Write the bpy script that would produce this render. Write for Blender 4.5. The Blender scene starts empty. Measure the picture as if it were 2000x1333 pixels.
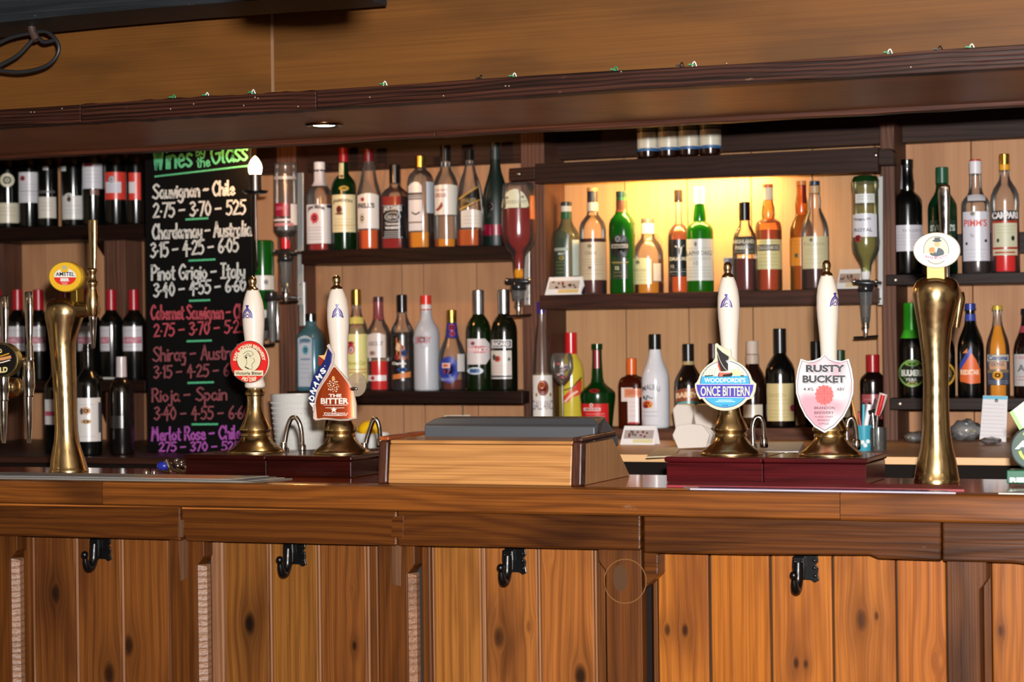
import bpy, math, random
from mathutils import Vector, Matrix
random.seed(7)
SC = bpy.context.scene
COL = SC.collection
PI = math.pi
# ---------------------------------------------------------------- camera
F = 4000.0; HX, HY = 1000.0, 666.5
TH = math.atan(F/10256.0); CT, ST = math.cos(TH), math.sin(TH); RO = 0.0125
CAM = Vector((1.5, -3.91, 1.40))
FW = Vector((-ST, CT, 0)); RT = Vector((CT, ST, 0)); UP = Vector((0, 0, 1))
ex = RT*math.cos(RO)-UP*math.sin(RO); ey = RT*math.sin(RO)+UP*math.cos(RO)
cd = bpy.data.cameras.new('camera'); cam = bpy.data.objects.new('camera', cd); COL.objects.link(cam)
m = Matrix.Identity(4)
for i in range(3): m[i][0] = ex[i]; m[i][1] = ey[i]; m[i][2] = -FW[i]; m[i][3] = CAM[i]
cam.matrix_world = m
cd.sensor_width = 36; cd.lens = 72; cd.clip_start = 0.05
cd.dof.use_dof = True; cd.dof.focus_distance = 4.45; cd.dof.aperture_fstop = 5.0
SC.camera = cam
# ---------------------------------------------------------------- world, light, exposure
w = bpy.data.worlds.new('world'); SC.world = w; w.use_nodes = True
w.node_tree.nodes['Background'].inputs[0].default_value = (0.9, 0.75, 0.6, 1)
w.node_tree.nodes['Background'].inputs[1].default_value = 0.02
SC.view_settings.view_transform = 'Standard'; SC.view_settings.look = 'None'
SC.view_settings.gamma = 1; SC.view_settings.exposure = 0.0; SC.view_settings.use_curve_mapping = False
SC.cycles.max_bounces = 10; SC.cycles.transparent_max_bounces = 24; SC.cycles.sample_clamp_indirect = 4
SC.cycles.caustics_reflective = False; SC.cycles.caustics_refractive = False
SC.cycles.use_denoising = True
def area(name, loc, target, size, energy, color=(1, 1, 1), size_y=None, spread=None):
    l = bpy.data.lights.new(name, 'AREA'); l.energy = energy; l.color = color; l.size = size
    if size_y: l.shape = 'RECTANGLE'; l.size_y = size_y
    if spread: l.spread = spread
    o = bpy.data.objects.new(name, l); COL.objects.link(o); o.location = loc
    o.rotation_euler = (Vector(target)-Vector(loc)).to_track_quat('-Z', 'Y').to_euler(); return o
def point(name, loc, r, energy, color):
    l = bpy.data.lights.new(name, 'POINT'); l.energy = energy; l.color = color; l.shadow_soft_size = r
    o = bpy.data.objects.new(name, l); COL.objects.link(o); o.location = loc; return o
fl = CAM+RT*0.045+UP*0.14+FW*0.05
area('camera_flash', fl, fl+FW*4+RT*0.25, 0.07, 330, (1, 0.97, 0.94), 0.045)
# the room's own dim lamps, above and behind the camera
for i, (x, y) in enumerate([(-3, -2.2), (0, -1.6), (3, -2.2), (-1.5, -5), (2, -5.5)]):
    area('ceiling_glow', (x, y, 2.44), (x, y, 0), 0.35, 2.2, (1, 0.72, 0.45))
# ---------------------------------------------------------------- pixel to place helpers
def ray(px, py):
    dx, dy = px-HX, HY-py; c, s = math.cos(RO), math.sin(RO)
    a = (dx*c+dy*s)/F; b = (-dx*s+dy*c)/F
    return FW+RT*a+UP*b
def P(px, py, Y):
    d = ray(px, py); t = (Y-CAM.y)/d.y; return CAM+d*t
def PZ(px, py, Z):
    d = ray(px, py); t = (Z-CAM.z)/d.z; return CAM+d*t
def proj(v):
    d = Vector(v)-CAM; t = d.dot(FW); a = d.dot(RT)/t*F; b = d.z/t*F
    c, s = math.cos(RO), math.sin(RO); return HX+a*c-b*s, HY-(a*s+b*c), t
def S(v): return F/(Vector(v)-CAM).dot(FW)
# ---------------------------------------------------------------- materials
def hexc(h):
    h = h.lstrip('#'); r = []
    for i in (0, 2, 4):
        c = int(h[i:i+2], 16)/255; r.append(c/12.92 if c <= .04045 else ((c+.055)/1.055)**2.4)
    return (*r, 1)
MC = {}
def newmat(name):
    mt = bpy.data.materials.new(name); mt.use_nodes = True; nt = mt.node_tree
    return mt, nt, nt.nodes['Principled BSDF']
def paint(h, rough=.5, metal=0, coat=0, spec=.5):
    k = (h, rough, metal, coat, spec)
    if k not in MC:
        mt, nt, b = newmat('paint_'+h.strip('#')); b.inputs['Base Color'].default_value = hexc(h)
        b.inputs['Roughness'].default_value = rough; b.inputs['Metallic'].default_value = metal
        b.inputs['Coat Weight'].default_value = coat; b.inputs['Coat Roughness'].default_value = .04
        b.inputs['Specular IOR Level'].default_value = spec; MC[k] = mt
    return MC[k]
def glow(h, e):
    k = ('glow', h, e)
    if k not in MC:
        mt, nt, b = newmat('glow'); b.inputs['Base Color'].default_value = hexc(h)
        b.inputs['Emission Color'].default_value = hexc(h); b.inputs['Emission Strength'].default_value = e; MC[k] = mt
    return MC[k]
def glass(h, thick=.0, body=0.0, rough=.2):
    """thin tinted glass: tinted see-through mixed with a fresnel reflection; body = share of light scattered in it"""
    k = ('glass', h, thick, body, rough)
    if k in MC: return MC[k]
    mt, nt, b = newmat('glass_'+h.strip('#')); N = nt.nodes; L = nt.links; N.remove(b); out = N['Material Output']
    tr = N.new('ShaderNodeBsdfTransparent'); tr.inputs[0].default_value = hexc(h)
    src = tr.outputs[0]
    if thick:   # longer path through the wall towards the rim: deeper tint
        lw = N.new('ShaderNodeLayerWeight'); lw.inputs[0].default_value = .35
        mx = N.new('ShaderNodeMix'); mx.data_type = 'RGBA'; L.new(lw.outputs['Facing'], mx.inputs['Factor'])
        c = hexc(h); mx.inputs[6].default_value = c
        mx.inputs[7].default_value = tuple(max(0, x*(1-thick)) for x in c[:3])+(1,); L.new(mx.outputs[2], tr.inputs[0])
    if body:
        df = N.new('ShaderNodeBsdfDiffuse'); df.inputs[0].default_value = hexc(h)
        tl = N.new('ShaderNodeBsdfTranslucent'); tl.inputs[0].default_value = hexc(h)
        a = N.new('ShaderNodeMixShader'); a.inputs[0].default_value = .2; L.new(df.outputs[0], a.inputs[1]); L.new(tl.outputs[0], a.inputs[2])
        q = N.new('ShaderNodeMixShader'); q.inputs[0].default_value = body; L.new(src, q.inputs[1]); L.new(a.outputs[0], q.inputs[2]); src = q.outputs[0]
    gl = N.new('ShaderNodeBsdfGlossy'); gl.inputs['Roughness'].default_value = rough
    fr = N.new('ShaderNodeFresnel'); fr.inputs[0].default_value = 1.5
    ms = N.new('ShaderNodeMixShader'); L.new(fr.outputs[0], ms.inputs[0]); L.new(src, ms.inputs[1]); L.new(gl.outputs[0], ms.inputs[2])
    L.new(ms.outputs[0], out.inputs[0]); MC[k] = mt; return mt
class G:
    def __init__(s, nt): s.nt = nt; s.N = nt.nodes; s.L = nt.links
    def put(s, sock, v):
        if hasattr(v, 'is_linked') or isinstance(v, bpy.types.NodeSocket): s.L.new(v, sock)
        else: sock.default_value = v
    def m(s, op, a, b=0., c=None, clamp=False):
        n = s.N.new('ShaderNodeMath'); n.operation = op; n.use_clamp = clamp; s.put(n.inputs[0], a); s.put(n.inputs[1], b)
        if c is not None: s.put(n.inputs[2], c)
        return n.outputs[0]
    def xyz(s, x, y, z):
        n = s.N.new('ShaderNodeCombineXYZ'); s.put(n.inputs[0], x); s.put(n.inputs[1], y); s.put(n.inputs[2], z); return n.outputs[0]
    def noise(s, v, sc=1., det=2., rough=.5):
        n = s.N.new('ShaderNodeTexNoise'); s.L.new(v, n.inputs['Vector']); n.inputs['Scale'].default_value = sc
        n.inputs['Detail'].default_value = det; n.inputs['Roughness'].default_value = rough; return n.outputs[0]
    def mix(s, f, a, b, mode='MIX'):
        n = s.N.new('ShaderNodeMix'); n.data_type = 'RGBA'; n.blend_type = mode; n.clamp_factor = True
        s.put(n.inputs['Factor'], f); s.put(n.inputs[6], a); s.put(n.inputs[7], b); return n.outputs[2]
    def rng(s, v, a, b, c=0., d=1.):
        n = s.N.new('ShaderNodeMapRange'); n.interpolation_type = 'SMOOTHSTEP'; s.put(n.inputs[0], v)
        for i, q in enumerate((a, b, c, d)): n.inputs[1+i].default_value = q
        return n.outputs[0]
def wood(name, light, mid, dark, grain='x', bands=45, rough=.45, knots=(), blotch=.5, coat=0, bump=.25, warp=2.2, rand=True, scratch=0, vary=.0, con=.55, spec=.18):
    """grain runs along the given local axis; knots = [(across, along, radius, darkness)] in local metres"""
    mt, nt, b = newmat(name); g = G(nt)
    tc = g.N.new('ShaderNodeTexCoord'); sp = g.N.new('ShaderNodeSeparateXYZ'); g.L.new(tc.outputs['Object'], sp.inputs[0])
    X, Y, Z = sp.outputs
    ac, al = (Z, X) if grain == 'x' else (X, Z)
    if grain == 'y': ac, al, Y = X, Y, Z
    psi = ac; kd = None
    for kx, kz, r, dk in knots:
        dx = g.m('SUBTRACT', ac, kx); dz = g.m('MULTIPLY', g.m('SUBTRACT', al, kz), .5)
        d2 = g.m('ADD', g.m('MULTIPLY', dx, dx), g.m('MULTIPLY', dz, dz))
        psi = g.m('SUBTRACT', psi, g.m('MULTIPLY', dx, g.m('DIVIDE', r*r*1.6, g.m('ADD', d2, r*r*.8))))
        q = g.m('MULTIPLY', g.rng(g.m('SQRT', d2), r*1.3, r*.25), dk)
        q2 = g.m('MULTIPLY', g.rng(g.m('SQRT', d2), r*4, 0.), dk*.35); q = g.m('MAXIMUM', q, q2)
        kd = q if kd is None else g.m('MAXIMUM', kd, q)
    oi = g.N.new('ShaderNodeObjectInfo'); rnd = g.m('MULTIPLY', oi.outputs['Random'], 37. if rand else 0.)
    n1 = g.noise(g.xyz(g.m('MULTIPLY', ac, 5.), g.m('ADD', Y, rnd), g.m('MULTIPLY', al, 1.1)), 1., 3.)
    v = g.m('ADD', g.m('MULTIPLY', psi, float(bands)), g.m('MULTIPLY', n1, warp*2.5))
    bd = g.m('POWER', g.m('ADD', g.m('MULTIPLY', g.m('SINE', g.m('MULTIPLY', v, 6.283)), .5), .5), 2.2)
    fib = g.noise(g.xyz(g.m('MULTIPLY', psi, 260.), g.m('ADD', g.m('MULTIPLY', Y, 200.), rnd), g.m('MULTIPLY', al, 2.2)), 1., 3., .6)
    bl = g.noise(g.xyz(g.m('MULTIPLY', ac, 9.), rnd, g.m('MULTIPLY', al, 2.2)), 1., 3.)
    c = g.mix(g.m('MULTIPLY', bd, con), hexc(light), hexc(mid))
    c = g.mix(g.m('MULTIPLY', g.rng(bl, .45, .72), blotch), c, hexc(dark))
    c = g.mix(g.rng(fib, .35, .75, 0., con*.9), c, hexc(mid), 'MULTIPLY')
    if vary: c = g.mix(g.m('MULTIPLY', g.m('FRACT', g.m('MULTIPLY', oi.outputs['Random'], 13.7)), vary), c, hexc(dark))
    if kd is not None: c = g.mix(kd, c, hexc('#160a06'))
    if scratch:
        sc = g.noise(g.xyz(g.m('MULTIPLY', ac, 45.), rnd, g.m('MULTIPLY', al, 14.)), 1., 5., .7)
        c = g.mix(g.rng(sc, .66, .78, 0., scratch), c, hexc('#c8a58c'))
    g.L.new(c, b.inputs['Base Color']); b.inputs['Roughness'].default_value = rough; b.inputs['Specular IOR Level'].default_value = spec
    b.inputs['Coat Weight'].default_value = coat; b.inputs['Coat Roughness'].default_value = .08
    bp = g.N.new('ShaderNodeBump'); bp.inputs['Strength'].default_value = bump; bp.inputs['Distance'].default_value = .002
    g.L.new(g.m('ADD', fib, g.m('MULTIPLY', bd, .5)), bp.inputs['Height']); g.L.new(bp.outputs[0], b.inputs['Normal'])
    return mt
def metal(name, h, rough, streak=.06, tarnish=None):
    mt, nt, b = newmat(name); g = G(nt); b.inputs['Metallic'].default_value = 1
    tc = g.N.new('ShaderNodeTexCoord'); n = g.noise(tc.outputs['Object'], 60, 4)
    c = hexc(h)
    if tarnish: c = g.mix(g.rng(n, .45, .8, 0., .55), hexc(h), hexc(tarnish)); g.L.new(c, b.inputs['Base Color'])
    else: b.inputs['Base Color'].default_value = c
    g.L.new(g.rng(n, .3, .8, rough, rough+streak), b.inputs['Roughness'])
    return mt
# ---------------------------------------------------------------- objects
WP = {}
def tag(o, label=None, cat=None, group=None, kind=None):
    if label: o['label'] = label
    if cat: o['category'] = cat
    if group: o['group'] = group
    if kind: o['kind'] = kind
    return o
def thing(name, loc, label, cat, group=None):
    o = bpy.data.objects.new(name, None); o.empty_display_size = .05; COL.objects.link(o)
    o.location = loc; WP[o.name] = Vector(loc); return tag(o, label, cat, group)
def mk(name, verts, faces, mat, parent=None, smooth=False, bev=0, sharp=40, segs=2, origin=None):
    """world-space vertices; origin goes to their middle"""
    vs = [Vector(v) for v in verts]
    if origin is None:
        lo = Vector([min(v[i] for v in vs) for i in range(3)]); hi = Vector([max(v[i] for v in vs) for i in range(3)]); origin = (lo+hi)/2
    me = bpy.data.meshes.new(name); me.from_pydata([v-origin for v in vs], [], faces); me.validate(clean_customdata=False)
    me.materials.append(mat); o = bpy.data.objects.new(name, me); COL.objects.link(o)
    if smooth:
        me.shade_smooth()
        if sharp < 180: me.set_sharp_from_angle(angle=math.radians(sharp))
    o.location = origin-(WP[parent.name] if parent else Vector()); o.parent = parent; WP[o.name] = origin
    if bev:
        md = o.modifiers.new('bevel', 'BEVEL'); md.width = bev; md.segments = segs; md.limit_method = 'ANGLE'
    return o
def box(name, x0, x1, y0, y1, z0, z1, mat, parent=None, bev=.002):
    v = [(x, y, z) for z in (z0, z1) for y in (y0, y1) for x in (x0, x1)]
    f = [(0, 2, 3, 1), (4, 5, 7, 6), (0, 1, 5, 4), (1, 3, 7, 5), (3, 2, 6, 7), (2, 0, 4, 6)]
    return mk(name, v, f, mat, parent, bev=bev)
def prism(name, pts, Y, depth, mat, parent=None, bev=.002, smooth=False, dz=0):
    """outline in photo pixels standing on the plane y=Y, pulled back by depth"""
    a = [P(x, y, Y) for x, y in pts]
    ar = sum(a[i].x*a[(i+1) % len(a)].z-a[(i+1) % len(a)].x*a[i].z for i in range(len(a)))
    if ar < 0: a.reverse()
    n = len(a); v = a+[p+Vector((0, depth, dz)) for p in a]
    f = [tuple(range(n)), tuple(range(2*n-1, n-1, -1))]+[((i+1) % n, i, n+i, n+(i+1) % n) for i in range(n)]
    return mk(name, v, f, mat, parent, bev=bev, smooth=smooth)
def bar(name, xl, xr, tl, tr, bl, br, Y, depth, mat, parent=None, bev=.002):
    """board whose left side is at pixel x=xl (top tl, bottom bl) and right side at xr"""
    return prism(name, [(xl, tl), (xr, tr), (xr, br), (xl, bl)], Y, depth, mat, parent, bev)
def catmull(pts, n=6):
    if len(pts) < 3: return [Vector(p) for p in pts]
    p = [Vector(q) for q in pts]; p = [p[0]*2-p[1]]+p+[p[-1]*2-p[-2]]; out = []
    for i in range(1, len(p)-2):
        for k in range(n):
            t = k/n; out.append(.5*((2*p[i])+(p[i+1]-p[i-1])*t+(2*p[i-1]-5*p[i]+4*p[i+1]-p[i+2])*t*t+(-p[i-1]+3*p[i]-3*p[i+1]+p[i+2])*t**3))
    out.append(p[-2]); return out
def tubedata(pts, rad, sides=12, n=6, sm=True):
    q = catmull(pts, n) if sm else [Vector(p) for p in pts]
    rr = rad if isinstance(rad, (list, tuple)) else [rad]*len(pts)
    R = []
    for i in range(len(q)):
        t = i/(len(q)-1)*(len(rr)-1); k = min(int(t), len(rr)-2); R.append(rr[k]+(rr[k+1]-rr[k])*(t-k))
    v = []; f = []; up = None
    for i, c in enumerate(q):
        d = (q[min(i+1, len(q)-1)]-q[max(i-1, 0)]).normalized()
        if up is None: up = d.orthogonal().normalized()
        up = (up-d*up.dot(d)).normalized(); s = d.cross(up)
        for k in range(sides):
            a = 2*PI*k/sides; v.append(c+(up*math.cos(a)+s*math.sin(a))*R[i])
    for i in range(len(q)-1):
        for k in range(sides):
            a, b = i*sides+k, i*sides+(k+1) % sides; f.append((a, b, b+sides, a+sides))
    f.append(tuple(range(sides-1, -1, -1))); f.append(tuple(range(len(v)-sides, len(v)))); return v, f
def tube(name, pts, rad, mat, parent=None, sides=12, n=6, sm=True):
    v, f = tubedata(pts, rad, sides, n, sm); return mk(name, v, f, mat, parent, smooth=True)
def join(*vf):
    V = []; FF = []
    for v, f in vf:
        k = len(V); V += list(v); FF += [tuple(i+k for i in q) for q in f]
    return V, FF
def lathedata(c, prof, seg=32, n=2.0, ry=1.0, open_top=False):
    """prof = [(z, r)] around the vertical through c (Vector); n>2 squares the section off"""
    v = []; f = []
    for z, r in prof:
        sq = n != 2 and r > .62*max(p[1] for p in prof)   # shoulders and neck of a square bottle are round
        for k in range(seg):
            a = 2*PI*(k+.5)/seg; ca, sa = math.cos(a), math.sin(a)
            q = (abs(ca)**n+abs(sa)**n)**(-1/n) if sq else 1
            v.append((c.x+r*q*ca, c.y+r*q*sa*ry, c.z+z))
    for i in range(len(prof)-1):
        for k in range(seg):
            a, b = i*seg+k, i*seg+(k+1) % seg; f.append((a, b, b+seg, a+seg))
    f.append(tuple(range(seg-1, -1, -1)))
    if not open_top: f.append(tuple(range(len(v)-seg, len(v))))
    return v, f
def lathe(name, c, prof, mat, parent=None, seg=32, n=2.0, ry=1.0, sharp=35, open_top=False):
    v, f = lathedata(Vector(c), prof, seg, n, ry, open_top); return mk(name, v, f, mat, parent, smooth=True, sharp=sharp)
def turn(name, cx, Y, prof, mat, parent=None, seg=40, ry=1.0, sharp=50):
    """turned piece from photo rows: prof=[(py, half width px)], top to bottom"""
    ym = (prof[0][0]+prof[-1][0])/2; c = P(cx, ym, Y); s = S(c)
    pr = [((ym-y)/s, h/s) for y, h in prof][::-1]
    return lathe(name, c, pr, mat, parent, seg, 2.0, ry, sharp)
def ballv(c, r, sx=1, sy=1, sz=1, u=14, w=9):
    v = []; f = []
    for i in range(w+1):
        a = PI*i/w
        for k in range(u):
            b = 2*PI*k/u; v.append((c[0]+r*sx*math.sin(a)*math.cos(b), c[1]+r*sy*math.sin(a)*math.sin(b), c[2]+r*sz*math.cos(a)))
    for i in range(w):
        for k in range(u):
            a, b = i*u+k, i*u+(k+1) % u; f.append((a+u, b+u, b, a))
    return v, f
def ball(name, c, r, mat, parent=None, sx=1, sy=1, sz=1):
    v, f = ballv(c, r, sx, sy, sz); return mk(name, v, f, mat, parent, smooth=True)
# ---------------------------------------------------------------- flat shapes in photo pixels (x right, y down)
def d_rect(x0, y0, x1, y1, nx=10, ny=3):
    v = [(x0+(x1-x0)*i/nx, y0+(y1-y0)*j/ny) for j in range(ny+1) for i in range(nx+1)]; w = nx+1
    return v, [(j*w+i, (j+1)*w+i, (j+1)*w+i+1, j*w+i+1) for j in range(ny) for i in range(nx)]
def d_ell(cx, cy, rx, ry, n=36, rings=3, r0=0., a0=0., a1=2*PI):
    v = []; f = []; cl = abs(a1-a0-2*PI) < 1e-6
    for j in range(rings+1):
        q = r0+(1-r0)*j/rings
        for i in range(n+1): a = a0+(a1-a0)*i/n; v.append((cx+rx*q*math.cos(a), cy+ry*q*math.sin(a)))
    w = n+1
    for j in range(rings):
        for i in range(n): f.append((j*w+i, j*w+i+1, (j+1)*w+i+1, (j+1)*w+i))
    return v, f
def d_poly(pts):
    from mathutils.geometry import tessellate_polygon
    return list(pts), [tuple(t) for t in tessellate_polygon([[Vector((x, y, 0)) for x, y in pts]])]
TXC = {}
def txt_mesh(s, bold):
    if (s, bold) in TXC: return TXC[(s, bold)]
    cu = bpy.data.curves.new('t', 'FONT'); cu.body = s; cu.size = 1; cu.resolution_u = 3; cu.offset = bold
    o = bpy.data.objects.new('t', cu); me = bpy.data.meshes.new_from_object(o)
    v = [(q.co.x, q.co.y) for q in me.vertices]; f = [tuple(p.vertices) for p in me.polygons]
    bpy.data.objects.remove(o); bpy.data.curves.remove(cu); bpy.data.meshes.remove(me)
    TXC[(s, bold)] = (v, f); return v, f
def d_text(s, x0, y0, x1, y1, bold=.02, arc=None, shear=0):
    """letters fitted into a pixel box; arc bends the line (px of rise in the middle)"""
    v, f = txt_mesh(s, bold)
    a, b = min(p[0] for p in v), max(p[0] for p in v); c, d = min(p[1] for p in v), max(p[1] for p in v)
    out = []
    for x, y in v:
        u = (x-a)/(b-a); t = (y-c)/(d-c); X = x0+u*(x1-x0)+shear*t; Yy = y1+(y0-y1)*t
        if arc: Yy -= arc*(1-(2*u-1)**2)
        out.append((X, Yy))
    return out, f
def d_ring_text(s, cx, cy, r, h, a0, a1, sx=1., bold=.02, inner=False):
    """letters round a circle, angles in degrees clockwise from the top"""
    v, f = txt_mesh(s, bold); a, b = min(p[0] for p in v), max(p[0] for p in v); c, d = min(p[1] for p in v), max(p[1] for p in v)
    out = []
    for x, y in v:
        an = math.radians(a0+(a1-a0)*(x-a)/(b-a)); q = r+h*((y-c)/(d-c))*(-1 if inner else 1)
        out.append((cx+q*sx*math.sin(an), cy-q*math.cos(an)))
    return out, f
def d_line(pts, w, n=5, smooth=True):
    q = catmull([(x, y, 0) for x, y in pts], n) if smooth and len(pts) > 2 else [Vector((x, y, 0)) for x, y in pts]
    v = []; f = []
    for i, c in enumerate(q):
        d = q[min(i+1, len(q)-1)]-q[max(i-1, 0)]; d = d.normalized() if d.length > 1e-6 else Vector((1, 0, 0))
        e = w*.45 if i in (0, len(q)-1) else 0; c2 = c+d*(e if i else -e)
        nn = Vector((-d.y, d.x, 0))*w/2; v += [(c2.x+nn.x, c2.y+nn.y), (c2.x-nn.x, c2.y-nn.y)]
    return v, [(2*i, 2*i+1, 2*i+3, 2*i+2) for i in range(len(q)-1)]
def flat(name, d, Y, mat, parent, off=0, curve=None):
    """lay a pixel shape on the plane y=Y, lifted off by off metres towards the room"""
    v, f = d; vs = []
    for x, y in v:
        yy = Y-off+(curve(x) if curve else 0); vs.append(P(x, y, yy))
    ff = []
    for q in f:
        a, b, c = vs[q[0]], vs[q[1]], vs[q[2]]
        ff.append(q if (b-a).cross(c-a).y < 0 else tuple(reversed(q)))
    return mk(name, vs, ff, mat, parent)
# ================================================================ the room shell
Wd_dark = wood('dark_stained_board', '#3a2218', '#22120d', '#140905', 'x', 60, .5, blotch=.6, scratch=.2, vary=.3)
Wd_shelf = wood('shelf_board', '#26130c', '#160a06', '#0c0503', 'x', 50, .45, blotch=.6, scratch=.25)
Wd_ply = wood('back_panelling', '#bb8a64', '#a47452', '#8c6042', 'z', 26, .5, blotch=.45, warp=1.2, bump=.08, con=.22)
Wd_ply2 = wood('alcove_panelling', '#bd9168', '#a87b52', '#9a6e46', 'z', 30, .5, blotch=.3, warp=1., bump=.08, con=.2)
Wd_post = wood('grey_brown_post', '#6e4a3a', '#442a20', '#2c1a14', 'z', 75, .55, blotch=.6, scratch=.25)
Wd_canopy = wood('canopy_panel', '#643e18', '#4c2e12', '#33210f', 'x', 8, .5, blotch=.45, warp=1.5, bump=.05, con=.25)
Wd_soffit = wood('soffit_panel', '#9a6238', '#7c4a2c', '#643c22', 'x', 14, .38, blotch=.5, warp=2.5, bump=.08)
Wd_beam = wood('rough_sawn_beam', '#42241a', '#1e0e0a', '#100705', 'x', 110, .42, blotch=.5, warp=3., bump=.6, scratch=.25, con=.95)
Wd_edge = wood('red_brown_edge', '#542c1c', '#301812', '#180b08', 'x', 80, .45, blotch=.5, scratch=.6)
plaster = paint('#85745e', .9); dark_floor = wood('floor_boards', '#5c3c28', '#43291b', '#2a1910', 'x', 20, .5)
RX0, RX1, RY0, RY1, RZ = -3.6, 4.4, -6.5, 2.10, 2.50
def struct(o): o['kind'] = 'structure'; return o
struct(box('floor', RX0, RX1, RY0, RY1+.1, -.06, 0, dark_floor, bev=0))
struct(box('ceiling', RX0, RX1, RY0, RY1+.1, RZ, RZ+.06, plaster, bev=0))
struct(box('wall_left', RX0-.06, RX0, RY0, RY1+.1, 0, RZ, plaster, bev=0))
struct(box('wall_right', RX1, RX1+.06, RY0, RY1+.1, 0, RZ, plaster, bev=0))
struct(box('wall_front', RX0, RX1, RY0-.06, RY0, 0, RZ, plaster, bev=0))
# glowing pane added on the unseen front wall, for reflections in brass and glass
wx = CAM.x+2.4*.37
wn = struct(box('added_glow_frame_1', wx-.33, wx+.33, RY0+.001, RY0+.03, .55, 2.44, paint('#e8e4dc', .5), bev=0))
box('added_glow_pane', wx-.26, wx+.26, RY0+.031, RY0+.034, .62, 2.40, glow('#eef4ff', 8), wn, bev=0)
wb = struct(box('wall_back', RX0, RX1, RY1+.002, RY1+.1, 0, RZ, paint('#3a241a', .8), bev=0))
# back wall panelling, board by board, with open joints
edges = [-560, -420, -280, -140, -20, 88, 205, 330, 450, 560, 668, 785, 827, 931, 1022, 1100, 1222, 1345, 1470, 1590, 1712, 1770, 1900, 2030, 2180, 2320, 2480, 2650, 2830]
for a, b in zip(edges[:-1], edges[1:]):
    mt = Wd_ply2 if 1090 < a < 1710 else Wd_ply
    xa, xb = P(a, 600, RY1-.015).x, P(b, 600, RY1-.015).x
    box('panel', xa+.0012, xb-.0012, RY1-.015, RY1, 1.0, 2.30, mt, wb, bev=.0025)
# header board running along the top of the back wall
hd = struct(bar('trim_1', 500, 2830, 180, 15.6, 341.5, 227.7, 2.03, .055, Wd_dark, bev=.003))
# upright posts of the back fitting
def post(n, xl, xr, y0, y1, Y, d, mat=Wd_post):
    z0, z1 = P(xl, y1, Y).z, P(xl, y0, Y).z; xa, xb = P(xl, (y0+y1)/2, Y).x, P(xr, (y0+y1)/2, Y).x
    return struct(box(n, xa, xb, Y, Y+d, z0, z1, mat, bev=.003))
post('trim_2', 1020, 1066, 250, 880, 1.90, .183)
post('trim_3', 1722, 1750, 240, 880, 1.90, .183)
post('trim_4', 543, 581, 250, 880, 1.95, .133)
post('trim_5', 205, 246, 455, 880, 1.97, .113)
post('trim_6', -30, 8, 455, 880, 1.97, .113)
# ================================================================ worktops behind the bar
Wt = wood('pale_worktop', '#c79c74', '#b08460', '#98704e', 'x', 22, .4, blotch=.3, bump=.05)
Wt_dark = wood('dark_worktop', '#3a2219', '#26130e', '#170b08', 'x', 30, .4)
cupb = paint('#160f0c', .7, 0, 0, .1)
def worktop(xa, xb, Z, lab, mat, edge, Y0=1.12):
    t = thing('back_worktop', (((xa+xb)/2), 1.6, 0), lab, 'worktop')
    box('worktop_board', xa, xb, Y0, 2.083, Z-.012, Z, mat, t, bev=.002)
    box('edge_strip', xa, xb, Y0-.008, Y0-.0005, Z-.019, Z, edge, t, bev=.002)
    box('cupboard', xa+.01, xb-.01, Y0+.03, 2.08, .001, Z-.0125, cupb, t, bev=.002)
    return t
XM = P(742, 890, 1.12).x; XR0 = P(1240, 890, 1.12).x
worktop(RX0+.02, XM-.002, 1.082, 'dark wooden back worktop carrying the chalk menu and loose wine bottles', Wt_dark, Wt_dark)
worktop(XM, RX1-.05, 1.105, 'pale wooden back worktop with a light edge behind the beer pumps', Wt, paint('#dcae7c', .4), 1.10)
# ================================================================ shelves on the back wall
SH = {}
def shelf(key, xl, yl, xr, yr, th, Yf, lab, brackets=(), Yb=2.082, mat=Wd_shelf, tabs=()):
    """xl,yl / xr,yr: the top front edge in the photo; th: its face height in px"""
    a, b = P(xl, yl, Yf), P(xr, yr, Yf); h = th/S((a+b)/2)
    t = thing('wall_shelf', ((a.x+b.x)/2, (Yf+Yb)/2, (a.z+b.z)/2-h), lab, 'shelf')
    v = []
    for dz in (-h, 0):
        for (p, Y) in ((a, Yf), (b, Yf), (b, Yb), (a, Yb)): v.append((p.x, Y, p.z+dz))
    f = [(3, 2, 1, 0), (4, 5, 6, 7), (0, 1, 5, 4), (1, 2, 6, 5), (2, 3, 7, 6), (3, 0, 4, 7)]
    mk('shelf_board', v, f, mat, t, bev=.002)
    for bx in tabs:
        c = P(bx, (yl+yr)/2+th*.5, Yf); tt = (c.x-a.x)/(b.x-a.x); z = a.z+(b.z-a.z)*tt-h*.5
        v, f = lathedata(Vector((0, 0, 0)), [(0, .008), (.003, .007), (.005, .003)], 14)
        v = [(c.x+p[0], Yf-p[2], z+p[1]) for p in v]; mk('bolt_head', v, [tuple(reversed(q)) for q in f], paint('#8d8680', .35, 1), t, smooth=True)
    for bx in brackets:
        c = P(bx, (yl+yr)/2+th, 2.0); z = c.z
        pts = [(c.x-.012, Yb, z), (c.x+.012, Yb, z), (c.x+.012, Yb, z-.09), (c.x-.012, Yb, z-.09)]
        v = [(c.x-.014, Yb-.10, z-.001), (c.x-.014, Yb, z-.001), (c.x-.014, Yb, z-.11), (c.x-.014, Yb-.03, z-.06),
             (c.x+.014, Yb-.10, z-.001), (c.x+.014, Yb, z-.001), (c.x+.014, Yb, z-.11), (c.x+.014, Yb-.03, z-.06)]
        mk('shelf_bracket', v, [(3, 2, 1, 0), (4, 5, 6, 7), (0, 1, 5, 4), (1, 2, 6, 5), (2, 3, 7, 6), (3, 0, 4, 7)], Wd_shelf, t, bev=.002)
    SH[key] = (a, b); return t
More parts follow.
